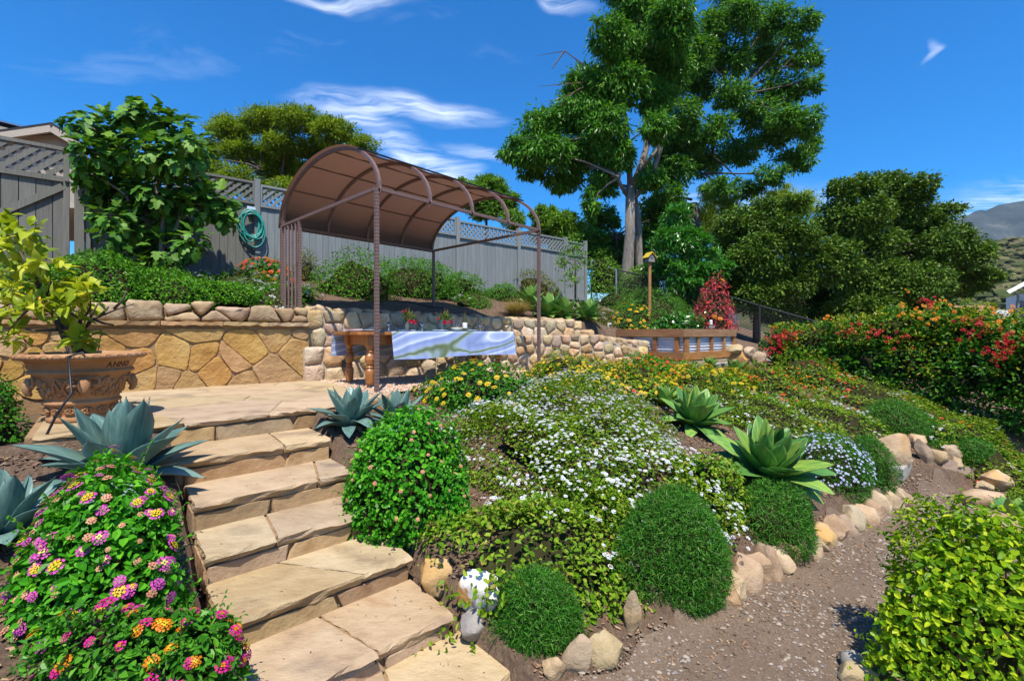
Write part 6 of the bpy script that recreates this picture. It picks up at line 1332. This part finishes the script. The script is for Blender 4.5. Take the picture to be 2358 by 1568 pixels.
plant('green_lantana', 'leafy green lantana mound with few flowers right of the steps', 'shrub', (930, 965, 1225, 138), 9000, .037, .027, M_LANT, 33, [('peach', 46, .8, .0)], dep=.8, shell=.12, zmin=-.5, lamp=.3)
plant('white_lantana', 'big spreading mound of trailing lantana covered in white flowers', 'shrub', (1335, 897, 1200, 250), 26000, .034, .021, M_TRAIL, 34, [('white', 2500, .62, .30)], h=.46, corek=.6, shell=.13, zmin=-.05, lamp=.4)
plant('trailing_lantana', 'green trailing lantana skirt hanging below the white flowered mound', 'shrub', (1270, 1150, 1415, 215), 8500, .036, .024, M_TRAIL, 35, [('white', 45, .66, .45)], h=.30, corek=.55, shell=.14, zmin=-.45, lamp=.4)
plant('rosemary', 'round rosemary ball between the steps and the path', 'shrub', (1229, 1312, 1515, 104), 22500, .034, .0055, M_ROSE, 36, gaps=.08, spr=.7, shape='needle', upb=.1, lift=1.6, rnd=1.2, shell=.10, zmin=-.75, dep=.9, curl=.1)
plant('rosemary', 'large round rosemary ball beside the dirt path', 'shrub', (1545, 1140, 1400, 118), 33000, .034, .0055, M_ROSE, 37, gaps=.08, spr=.7, shape='needle', upb=.1, lift=1.6, rnd=1.2, shell=.09, zmin=-.75, dep=.85, curl=.1)
plant('rosemary', 'trailing rosemary under the large green agave', 'shrub', (1775, 1120, 1265, 90), 18000, .036, .006, M_ROSE, 38, gaps=.08, spr=.7, shape='needle', upb=.1, lift=1.6, rnd=1.2, shell=.12, zmin=-.75, dep=.8)
plant('blue_rosemary', 'rosemary mound sprinkled with pale blue flowers right of the large agave', 'shrub', (1912, 1005, 1125, 86), 11000, .034, .007, M_ROSE, 39, [('lav', 420, .85, .0)], gaps=.08, spr=.7, shape='needle', upb=.1, lift=1.5, rnd=1.2, shell=.1, zmin=-.5)
plant('rosemary', 'plain green rosemary trailing over the stones right of the blue flowered one', 'shrub', (1995, 1003, 1105, 52), 12750, .036, .006, M_ROSE, 40, gaps=.08, spr=.7, shape='needle', upb=.1, lift=1.5, rnd=1.2, shell=.12, zmin=-.75)
plant('rosemary', 'dark green rosemary spilling over the far boulders', 'shrub', (2058, 930, 1010, 72), 12750, .045, .008, M_ROSE, 41, gaps=.08, spr=.7, shape='needle', upb=.1, lift=1.5, rnd=1.2, shell=.12, zmin=-.6)
plant('rosemary', 'low rosemary trailing over pale rocks near the hedge', 'shrub', (2190, 1000, 1045, 62), 7500, .045, .009, M_ROSE, 42, gaps=.08, spr=.7, shape='needle', upb=.1, lift=1.5, rnd=1.2, shell=.12, zmin=-.6)
plant('yellow_lantana', 'yellow flowered lantana beside the gravel terrace', 'shrub', (1110, 855, 968, 145), 6500, .042, .026, M_LANTD, 43, [('yellow', 70, 1.1, .1)], dep=.6, shell=.15, zmin=-.3)
def gplant(*a, **k): return plant(*a, **k)
gplant('yellow_lantana', 'golden lantana in front of the right gazebo post', 'shrub', (1330, 838, 900, 110), 4200, .048, .03, M_TRAIL, 44, [('yellow', 243, 0.92, .15)], h=.36, lamp=.4, shell=.18)
gplant('red_lantana', 'red and orange lantana at the end of the rubble wall', 'shrub', (1530, 832, 885, 80), 3600, .05, .032, M_LANT, 45, [('red', 154, 1.00, .1), ('orange', 44, 0.88, .2)], h=.36, lamp=.4, shell=.2)
gplant('yellow_lantana', 'bright yellow lantana in front of the raised planter', 'shrub', (1640, 848, 925, 90), 4200, .05, .03, M_TRAIL, 46, [('gold', 209, 1.08, .1)], h=.36, lamp=.4, shell=.18)
gplant('yellow_lantana', 'mixed yellow lantana behind the white flowered mound', 'shrub', (1450, 850, 925, 120), 4800, .046, .03, M_TRAIL, 47, [('yellow', 198, 0.92, .15), ('red', 30, 0.88, .3)], h=.36, lamp=.4, shell=.18)
gplant('orange_lantana', 'orange and red lantana below the bright agave', 'shrub', (1765, 868, 935, 62), 2800, .05, .03, M_TRAIL, 48, [('red', 91, 0.92, .1)], h=.36, lamp=.4, shell=.18)
gplant('white_lantana', 'white flowered groundcover right of the green agave', 'shrub', (1745, 905, 1005, 130), 7500, .036, .022, M_TRAIL, 49, [('white', 292, .66, .1)], h=.26, lamp=.4, shell=.16)
gplant('white_lantana', 'sparse white groundcover on the slope above the blue flowered rosemary', 'shrub', (1890, 915, 995, 105), 5200, .038, .022, M_TRAIL, 50, [('white', 213, .66, .1), ('orange', 10, 0.80, .3)], h=.26, lamp=.4, shell=.18)
gplant('white_lantana', 'yellowish groundcover with few white flowers below the bougainvillea hedge', 'shrub', (1985, 865, 950, 125), 6500, .044, .026, M_TRAIL, 51, [('white', 78, .66, .1), ('lav', 12, 2.2, .2), ('orange', 10, 0.80, .3)], h=.26, lamp=.4, shell=.2)
gplant('orange_lantana', 'orange flowered lantana at the foot of the bougainvillea hedge', 'shrub', (1880, 845, 905, 85), 3600, .05, .03, M_TRAIL, 52, [('orange', 120, 0.96, .1)], h=.36, lamp=.4, shell=.2)
gplant('white_lantana', 'groundcover with white and orange flowers at the right below the hedge', 'shrub', (2175, 945, 1045, 120), 6500, .042, .026, M_TRAIL, 53, [('white', 123, .66, .1), ('orange', 31, 0.88, .2)], h=.26, lamp=.4, shell=.2)
gplant('white_lantana', 'groundcover running to the right edge beside the far rocks', 'shrub', (2310, 1010, 1090, 90), 4000, .042, .026, M_TRAIL, 54, [('white', 33, .66, .1)], h=.26, lamp=.4, shell=.2)
gplant('trailing_lantana', 'low green lantana between the white mound and the large agave', 'shrub', (1625, 1060, 1215, 75), 3600, .034, .022, M_TRAIL, 55, [], dep=.6, shell=.18, zmin=-.4)
gplant('groundcover', 'small green plant at the right edge beyond the pale boulder', 'shrub', (2345, 1130, 1215, 40), 1600, .035, .02, M_TRAIL, 56, [], dep=.7)
gplant('lime_shrub', 'lime green leafy shrub filling the lower right corner', 'shrub', (2250, 1232, 1640, 205), 15000, .037, .025, M_LIME, 57, dep=.62, shell=.2, zmin=-.6, lamp=.5, corek=.6)
gplant('dark_hedge_shrub', 'small leaved dark green shrub at the left edge below the ledge', 'shrub', (-10, 870, 1075, 62), 2600, .035, .022, M_LANTD, 58, dep=.8, Y=3.75, zmin=-.7)
# lime shrub: upright reddish shoots
M_SHOOT = PM('red_brown_shoot', (.11, .035, .025), .6)
c, rad = fit(2250, 1232, 1640, 205, dep=.62)
ls = [o for o in bpy.data.objects if o.name.startswith('lime_shrub')][0]; mb = MB(); lp = []; la = []
for i in range(70):
    a = random.uniform(0, 6.28); k = random.uniform(.2, .95); x, y = c.x+rad[0]*k*math.cos(a), c.y+rad[1]*k*math.sin(a); z = c.z+rad[2]*math.sqrt(max(0, 1-k*k))*random.uniform(.92, 1.0); h = random.uniform(.06, .16)
    b = Vector((x, y, z-.05)); t = Vector((x+random.uniform(-.03, .03), y+random.uniform(-.03, .03), z+h)); mb.tube([b, t], [.0035, .002], 4, cap=False)
    for j in range(6): lp.append(b+(t-b)*(.35+.13*j)); la.append((random.uniform(-1, 1), random.uniform(-1, 1), .45))
mb.build('shoots', M_SHOOT, ls, kind='stuff'); n = len(lp); V, F = leaf_mesh(np.array(lp), np.array(la), np.array([[0, 0, 1.]]*n)+RNG.normal(size=(n, 3))*.35, .045, .028); obj('shoot_leaves', V, F, M_LIME, ls, kind='stuff')

# ---------------------------------------------------------------- planting on the bank above the walls
M_HEDGE = LM('hedge_leaf', [(0.025, 0.098, 0.005), (0.047, 0.174, 0.007), (0.084, 0.249, 0.010), (0.158, 0.333, 0.016)], trans=.22)
M_SALV = LM('salvia_leaf', [(0.045, 0.144, 0.014), (0.079, 0.219, 0.022), (0.124, 0.287, 0.036)], trans=.25); M_OLIVE = LM('olive_green_leaf', [(0.075, 0.098, 0.012), (0.128, 0.154, 0.020), (0.195, 0.210, 0.030)], trans=.2); M_REDL = LM('red_new_leaf', [(.42, .03, .05), (.55, .06, .09), (.60, .12, .14), (.10, .14, .03)], trans=.3, tcol=(1.4, 1.1, 1))
for (spec, lab, sd) in (((60, 612, 715, 110), 'clipped green hedge on the bank at far left behind the lemon tree', 61), ((215, 600, 715, 120), 'clipped green hedge on the bank left of the fig tree', 62), ((375, 640, 716, 110), 'dark green hedge on the bank under the fig tree', 63), ((500, 652, 712, 80), 'green hedge on the bank in front of the white flowers', 64)):
    plant('bank_hedge', lab, 'hedge', spec, 6500, .042, .026, M_HEDGE, sd, [], dep=.75, Y=None, shell=.10, zmin=-.2, group='hedges on the bank')
plant('white_groundcover', 'white flowering groundcover on the bank under the garden hose', 'shrub', (545, 636, 690, 105), 5200, .04, .024, M_HEDGE, 65, [('white', 390, .9, .0)], h=.25, lamp=.4, shell=.16)
plant('white_groundcover', 'white flowers beside the trellis post on the bank', 'shrub', (660, 655, 708, 60), 2400, .04, .024, M_HEDGE, 66, [('white', 169, .9, .0)], h=.25, lamp=.4, shell=.16)
plant('orange_shrub', 'orange and red flowering shrub below the garden hose', 'shrub', (610, 600, 662, 66), 2600, .05, .028, M_HEDGE, 67, [('orange', 60, 1.5, -.1), ('red', 20, 1.5, .0)], dep=.6, shell=.22)
plant('white_groundcover', 'white flowers in shade under the fig tree', 'shrub', (300, 598, 650, 130), 3000, .04, .022, M_HEDGE, 68, [('white', 91, .9, .0)], h=.25, lamp=.4, shell=.2)
plant('twiggy_shrub', 'dry twiggy shrub against the fence behind the trellis', 'shrub', (705, 575, 650, 28), 900, .05, .02, M_OLIVE, 69, [], dep=.7, shell=.3, corek=.5)
plant('dark_shrub', 'dark green rounded shrub on the bank behind the trellis', 'shrub', (810, 602, 708, 92), 6500, .05, .026, M_HEDGE, 70, [], dep=.6, Y=9.3, shell=.16, lamp=.3)
plant('salvia', 'tall bright green salvia on the bank under the gazebo roof', 'shrub', (965, 600, 690, 100), 6500, .07, .022, M_SALV, 71, [], dep=.6, shell=.2, lift=1.2, lamp=.35)
plant('salvia', 'bright green salvia near the fence right of the rear gazebo post', 'shrub', (1060, 632, 690, 60), 3200, .07, .022, M_SALV, 72, [], dep=.6, shell=.22, lift=1.2, lamp=.35)
plant('olive_shrub', 'round olive brown shrub against the fence', 'shrub', (1210, 618, 690, 78), 4600, .06, .026, M_OLIVE, 73, [], dep=.7, shell=.14)
plant('salvia', 'low green shrub in front of the olive brown one', 'shrub', (1155, 655, 695, 44), 2200, .06, .026, M_SALV, 74, [], dep=.6)
plant('white_groundcover', 'low white flowers on the bank above the rear wall', 'shrub', (1090, 680, 712, 42), 1600, .04, .02, M_HEDGE, 75, [('white', 52, .9, .0)], h=.25, lamp=.4)
plant('white_groundcover', 'bank of small white flowers right of the agave cluster', 'shrub', (1385, 672, 745, 88), 5200, .05, .024, M_OLIVE, 76, [('white', 416, .9, -.1)], h=.25, lamp=.4, shell=.16)
plant('green_mound', 'smooth green mound of groundcover below the bird house', 'shrub', (1500, 680, 770, 105), 9000, .06, .022, M_SALV, 77, [], dep=.7, shell=.08, lamp=.15)
plant('green_mound', 'green mound of groundcover uphill of the bird house', 'shrub', (1440, 655, 720, 85), 5500, .06, .024, M_SALV, 78, [], dep=.6, shell=.12)
plant('yellow_daisy', 'yellow daisies flowering behind the left end of the planter', 'shrub', (1462, 705, 768, 52), 2000, .06, .03, M_SALV, 79, [('sun', 44, .8, -.1)], dep=.6, shell=.3)
plant('planter_greens', 'leafy vegetables growing in the raised planter', 'vegetables', (1560, 728, 762, 60), 900, .12, .06, M_GLOSS, 80, [], dep=.5, Y=11.0, shell=.3)
plant('red_leaf_shrub', 'red leaved shrub behind the right end of the planter', 'shrub', (1640, 665, 775, 46), 3000, .09, .032, M_REDL, 81, [('orange', 10, 2.0, .1)], dep=.7, shell=.3, Y=13.2, lamp=.7)
plant('vine', 'yellow green vine climbing the chain link fence', 'vine', (1395, 600, 665, 44), 2600, .08, .04, M_MID, 82, [], dep=.4, shell=.25, Y=16.6)
plant('green_mound', 'yellowish shrub at the foot of the twin trunks', 'shrub', (1470, 618, 680, 60), 3600, .08, .04, M_MID, 83, [], dep=.6, shell=.2, Y=16.4)
small_tree('young_plum_tree', 'slender young tree with sparse leaves against the fence end', [(1318, 560, 26, 24), (1300, 600, 22, 26), (1335, 600, 26, 26), (1318, 640, 26, 22)], 14.2, 900, .085, .045, M_MID, 84, 1325, sub=12, spread=.35, lr=.018, jit=.3, tw=8)
# ornamental grass
def tuft(label, c, h, n, mat, seed, spread=.5):
    o = empty('ornamental_grass', c); tag(o, label, 'grass'); a = RNG.uniform(0, 6.28, n); k = RNG.uniform(.1, spread, n); pos = np.array(c)+np.stack([np.cos(a)*k*h*.3, np.sin(a)*k*h*.3, np.zeros(n)], -1)
    ax = np.stack([np.cos(a)*k*1.6, np.sin(a)*k*1.6, np.ones(n)], -1); V, F = leaf_mesh(pos, ax, np.stack([-np.cos(a), -np.sin(a), k*1.5], -1), h*RNG.uniform(.6, 1.1, n), .008, 'dia', .1, .35); obj('blades', V, F, mat, o, kind='stuff'); return o
M_DRYG = LM('dry_grass_blade', [(.16, .13, .04), (.27, .20, .08), (.36, .27, .13), (.10, .13, .03)], trans=.25)
tuft('tan ornamental grass clump on the bank above the rubble wall', G(1190, 728), .50, 900, M_DRYG, 1, .75)

# ---------------------------------------------------------------- bougainvillea hedge
HG = [(1800, 790, 44, 44, 10.7), (1840, 840, 50, 50, 10.3), (1880, 790, 60, 56, 10.0), (1930, 850, 70, 62, 9.6), (1970, 790, 64, 62, 9.4), (2030, 860, 80, 80, 9.0), (2070, 775, 70, 66, 8.9), (2130, 850, 86, 100, 8.5), (2180, 760, 70, 60, 8.4), (2220, 880, 90, 110, 8.0), (2260, 770, 70, 60, 8.0), (2310, 870, 96, 120, 7.5), (2350, 790, 80, 64, 7.4), (2400, 900, 100, 130, 7.0), (2440, 800, 90, 80, 6.9)]
hg0 = G(2100, 960); hedge = empty('bougainvillea_hedge', hg0); tag(hedge, 'tall bougainvillea hedge with red bracts and orange blooms along the right side', 'hedge')
M_BOUG = LM('bougainvillea_leaf', [(0.020, 0.083, 0.008), (0.034, 0.129, 0.010), (0.062, 0.189, 0.013), (0.112, 0.257, 0.016)], trans=.22, rough=.36); M_BOUGY = LM('new_bougainvillea_leaf', [(0.068, 0.168, 0.010), (0.135, 0.238, 0.012), (0.270, 0.308, 0.020), (0.383, 0.252, 0.030)], trans=.3, rough=.4)
hc = [(P(x, y, Y), (rx/FD*Y, rx/FD*Y*.9, ry/FD*Y)) for x, y, rx, ry, Y in HG]
crown(hc, 26000, .075, .05, M_BOUG, hedge, 'foliage', droop=.2, shape='hex', sub=30, spread=.32, seed=91, fill=.2, shell=.7)
crown([(c+Vector((0, -.1, r_[2]*.35)), (r_[0], r_[1], r_[2]*.75)) for c, r_ in hc[::2]+hc[1::3]], 7500, .065, .04, M_BOUGY, hedge, 'new_growth', droop=-.2, shape='hex', sub=26, spread=.25, seed=92, fill=.1, shell=.8)
for i, (c, r_) in enumerate(hc): core('stems', c, (r_[0]*.9, r_[1]*.9, r_[2]), 700+i, M_CORE, hedge, .62)  # dark lumps behind the leaves, the hedge's inner shade painted in their colour
def bracts(spots, kind, nm, sc):
    for (x, y, k, sp_) in spots:
        ci = min(range(len(HG)), key=lambda i: abs(HG[i][0]-x)); Y = HG[ci][4]-HG[ci][2]/FD*HG[ci][4]*.75
        for j in range(int(k*1.5)):
            p_ = P(x+random.gauss(0, sp_), y+random.gauss(0, sp_*.6), Y+random.uniform(-.15, .25)); n_ = Vector((random.uniform(-.5, .5), -1, random.uniform(0, .9))); inst(nm, FH[kind][0], hedge, p_, n_.to_track_quat('Z', 'X'), sc*random.uniform(.7, 1.3))
bracts([(1800, 775, 30, 18), (1785, 800, 22, 14), (1830, 770, 12, 14), (1950, 765, 10, 14), (2015, 770, 10, 14), (2090, 772, 8, 10), (2130, 700, 8, 16), (2270, 770, 26, 26), (2335, 785, 24, 26), (2300, 815, 16, 20), (2350, 830, 12, 16), (2230, 740, 6, 20), (2070, 790, 4, 30), (1980, 745, 4, 5)], 'crim', 'bract', .6)
bracts([(1835, 765, 4, 14), (1900, 735, 3, 8), (2090, 700, 6, 30), (2160, 715, 7, 30), (2200, 740, 6, 30), (2300, 730, 7, 30), (2120, 730, 5, 30)], 'orange', 'orange_bloom', 1.15)

# ---------------------------------------------------------------- rocks
def rock_mesh(seed, sx, sy, sz, facets=16, sub=3):
    bm_ = bmesh.new(); bmesh.ops.create_icosphere(bm_, subdivisions=sub, radius=1); r = random.Random(seed); pl_ = [(Vector((r.uniform(-1, 1), r.uniform(-1, 1), r.uniform(-.8, 1))).normalized(), r.uniform(.56, .90)) for _ in range(facets)]
    V = []
    for v in bm_.verts:
        d = v.co.normalized(); k = 1.0
        for n_, h in pl_:
            dt = d.dot(n_)
            if dt > 0: k = min(k, h/max(dt, 1e-3)) if dt*k > h else k
        k *= 1.12+.10*mnoise.noise(d*1.6+Vector((seed, 0, 0)))+.04*mnoise.noise(d*5+Vector((0, seed, 0))); V.append((d.x*k*sx, d.y*k*sy, d.z*k*sz))
    F = [[v.index for v in f.verts] for f in bm_.faces]; bm_.free(); return V, F
ORD = ['first', 'second', 'third', 'fourth', 'fifth', 'sixth', 'seventh', 'eighth', 'ninth', 'tenth', 'eleventh', 'twelfth', 'thirteenth', 'fourteenth', 'fifteenth', 'sixteenth', 'seventeenth', 'eighteenth', 'nineteenth', 'twentieth', 'twenty-first', 'twenty-second', 'twenty-third', 'twenty-fourth', 'twenty-fifth', 'twenty-sixth', 'twenty-seventh', 'twenty-eighth', 'twenty-ninth', 'thirtieth']
def rock(x, y, hw, hh, mat, label, seed, dep=.8, tilt=0, sink=.25, group=None, lean=0, Y=None):
    """boulder whose outline is centred on (x, y) in the survey"""
    f = G(x, y+hh*.85) if Y is None else P(x, y+hh*.85, Y); a = hw/FD*f.y; b = hh/FD*f.y; V, F = rock_mesh(seed, a, a*dep, b*(1+sink*.5)); q = Matrix.Rotation(R(tilt), 3, 'Y')@Matrix.Rotation(R(lean), 3, 'X'); V = [q@Vector(v) for v in V]
    c = Vector((f.x, f.y+a*dep*.5, EYE-(y-HD)/FD*f.y-b*sink*.4)); V = [v+c for v in V]
    o = obj('boulder', V, F, mat, None, smooth=True); o.data.set_sharp_from_angle(angle=R(38)); return tag(o, label, 'rock', group)
rock(1000, 1325, 52, 42, M_OCHREB, 'ochre wedge shaped stone standing at the right of the steps', 1, tilt=42, dep=.45)
rock(1112, 1368, 58, 46, M_PAINTB, 'ochre boulder flaked with white and black paint beside the rosemary ball', 2, tilt=-20)
rock(1093, 1445, 36, 28, M_GREYB, 'dark grey angular stone below the white flaked boulder', 3)
EDGE = [(1275, 1545, 28, 30, 0), (1328, 1512, 32, 48, 15), (1392, 1502, 48, 38, 0), (1460, 1418, 22, 48, 6)]
for i, (x, y, a, b, t) in enumerate(EDGE): rock(x, y, a, b, M_BOULDER, ORD[i]+' tan edging stone from the steps along the dirt path', 20+i, tilt=t, dep=.6, group='edging stones along the path')
p_e = 2.95; i = len(EDGE); r_ = random.Random(12)
while p_e < 6.55:
    hw_ = r_.uniform(.07, .155); p_e += hw_; q_e = float(pw(p_e, PATHQ))-.13; x_, y_ = xy(p_e, q_e); h_ = r_.uniform(.12, .19); V, F = rock_mesh(200+i, hw_*1.12, .13, h_); q = Matrix.Rotation(math.atan2(AX.y, AX.x)+r_.uniform(-.3, .3), 3, 'Z')@Matrix.Rotation(R(-22), 3, 'X')@Matrix.Rotation(R(r_.uniform(-22, 22)), 3, 'Y')
    V = [q@Vector(v)+Vector((x_, y_, -1.10-.03*max(0, p_e-3)+h_*.55)) for v in V]; o = obj('boulder', V, F, M_BOULDER, None, smooth=True); o.data.set_sharp_from_angle(angle=R(38)); tag(o, ORD[i]+' tan edging stone from the steps along the dirt path', 'rock', 'edging stones along the path'); p_e += hw_*.88; i += 1
FAR = [(2070, 1042, 44, 40, 35, 'large pale boulder with an orange underside at the far bend of the path'), (1985, 998, 26, 14, 10, 'pale boulder poking out above the rosemary'), (2135, 1040, 18, 34, -25, 'narrow leaning stone right of the largest pale boulder'), (2122, 1018, 24, 22, 15, 'orange tinged stone above the narrow leaning one'), (2165, 1052, 30, 18, 5, 'flat rounded stone before the timber edging'), (2195, 1040, 22, 20, 0, 'cracked white stone over the timber edging'), (2205, 1065, 16, 18, 0, 'small brown stone at the timber edging'), (2245, 1077, 22, 18, 20, 'chalk white stone in the row beyond the path end'), (2278, 1073, 22, 17, 0, 'white stone in the middle of the row beyond the path end'), (2312, 1070, 18, 16, -20, 'cream stone at the right of the row beyond the path end'), (2300, 1052, 10, 12, 0, 'small upright stone behind the cream one'), (2335, 1085, 24, 14, 0, 'low tan stone at the right edge beyond the path'), (1925, 945, 18, 12, 10, 'small stone in the slope above the blue flowered rosemary'), (1935, 985, 14, 16, 0, 'stone at the top of the blue flowered rosemary'), (1895, 900, 14, 8, 0, 'small pale stone among the yellowish groundcover')]
for i, (x, y, a, b, t, lab) in enumerate(FAR): rock(x, y, a, b, M_BOULDER, lab, 50+i, tilt=t, dep=.7)
RGT = [(2305, 1110, 34, 26, 10, 'rounded boulder at the right of the path bend', M_BOULDER), (2275, 1122, 20, 15, 0, 'small pale boulder at the right of the path bend', M_BOULDER), (2295, 1160, 62, 26, 4, 'long flat pale boulder right of the path', M_BOULDER), (2330, 1222, 62, 40, 0, 'pinkish flat rock behind the lime green shrub', M_BOULDER), (1972, 1530, 26, 22, 0, 'grey stone under the left side of the lime green shrub', M_GREYB), (1985, 1562, 40, 26, 0, 'pale stone at the bottom edge under the lime green shrub', M_BOULDER)]
for i, (x, y, a, b, t, lab, mt) in enumerate(RGT): rock(x, y, a, b, mt, lab, 80+i, tilt=t, dep=.8)
PLN = [(1712, 826, 26, 18, 'ochre round boulder beside the planter', M_OCHREB), (1698, 802, 20, 10, 'flat cream boulder on top of the ochre one', M_BOULDER), (1727, 810, 18, 11, 'tan boulder behind the ochre one', M_BOULDER), (1750, 825, 24, 18, 'pale angular boulder right of the ochre one', M_BOULDER)]
for i, (x, y, a, b, lab, mt) in enumerate(PLN): rock(x, y, a, b, mt, lab, 90+i, dep=.8, Y=9.9)
M_MULCHH = M_TWIG
for i, (pts, lab) in enumerate(([[(905, 695), (940, 697), (985, 708), (1020, 712)], 'black drip line across the mulch above the rear wall'], [[(1880, 995), (1890, 1003), (1912, 1010), (1935, 1012)], 'short black drip line among the white groundcover'], [[(420, 1420), (400, 1440), (385, 1470)], 'black drip line between the lantanas and the steps'])):
    mb = MB(); mb.tube([G(x, y)+Vector((0, 0, .02)) for x, y in pts], .010, 6); tag(mb.build('drip_line', M_BLACK, smooth=True), lab, 'tube', 'drip lines')

c = P(1637, 757, 10.9); gl = empty('garden_light', c); tag(gl, 'white garden light with a dark base on the planter rim', 'light')
mb = MB(); mb.lathe([(.03, .09), (.036, .10), (.036, .19), (.026, .205), (.001, .21)], c, 12); mb.build('lamp_head', M_WHITE, gl); mb = MB(); mb.box(c+Vector((0, 0, .04)), (.14, .10, .05)); mb.tube([c+Vector((0, 0, .05)), c+Vector((0, 0, .10))], .02, 8); mb.build('base', M_GREYB, gl)
c = G(1455, 715); st_ = empty('plant_stake', c); tag(st_, 'slim pale plant stake with a green top among the daisies', 'stake'); mb = MB(); mb.tube([c, c+Vector((-.06, 0, .45))], .012, 6); mb.build('stick', M_WHITE, st_); mb = MB(); mb.box(c+Vector((-.07, 0, .47)), (.22, .03, .04), (.94, 0, .2)); mb.build('marker', PM('green_plastic', (.05, .32, .06), .4), st_)
c = G(2082, 1096); mb = MB(); mb.box(c+Vector((-.05, .12, .05)), (.50, .30, .14), AX, NX, jit=.004); tag(mb.build('concrete_step', M_CONC), 'grey concrete step block under the largest pale boulder', 'step')
# ---------------------------------------------------------------- air: far things fade to pale blue
m, t_, o_ = nt('thin_haze'); pv = t_.nodes.new('ShaderNodeVolumePrincipled'); pv.inputs['Color'].default_value = (.50, .68, 1.0, 1); pv.inputs['Density'].default_value = .00009; pv.inputs['Anisotropy'].default_value = .0
t_.links.new(pv.outputs[0], o_.inputs['Volume'])
mb = MB(); mb.box((0, 0, 345), (9000, 9000, 720)); hz = mb.build('haze', m, loc=(0, 0, 0)); tag(hz, 'thin blue haze in the air', 'haze', kind='stuff')
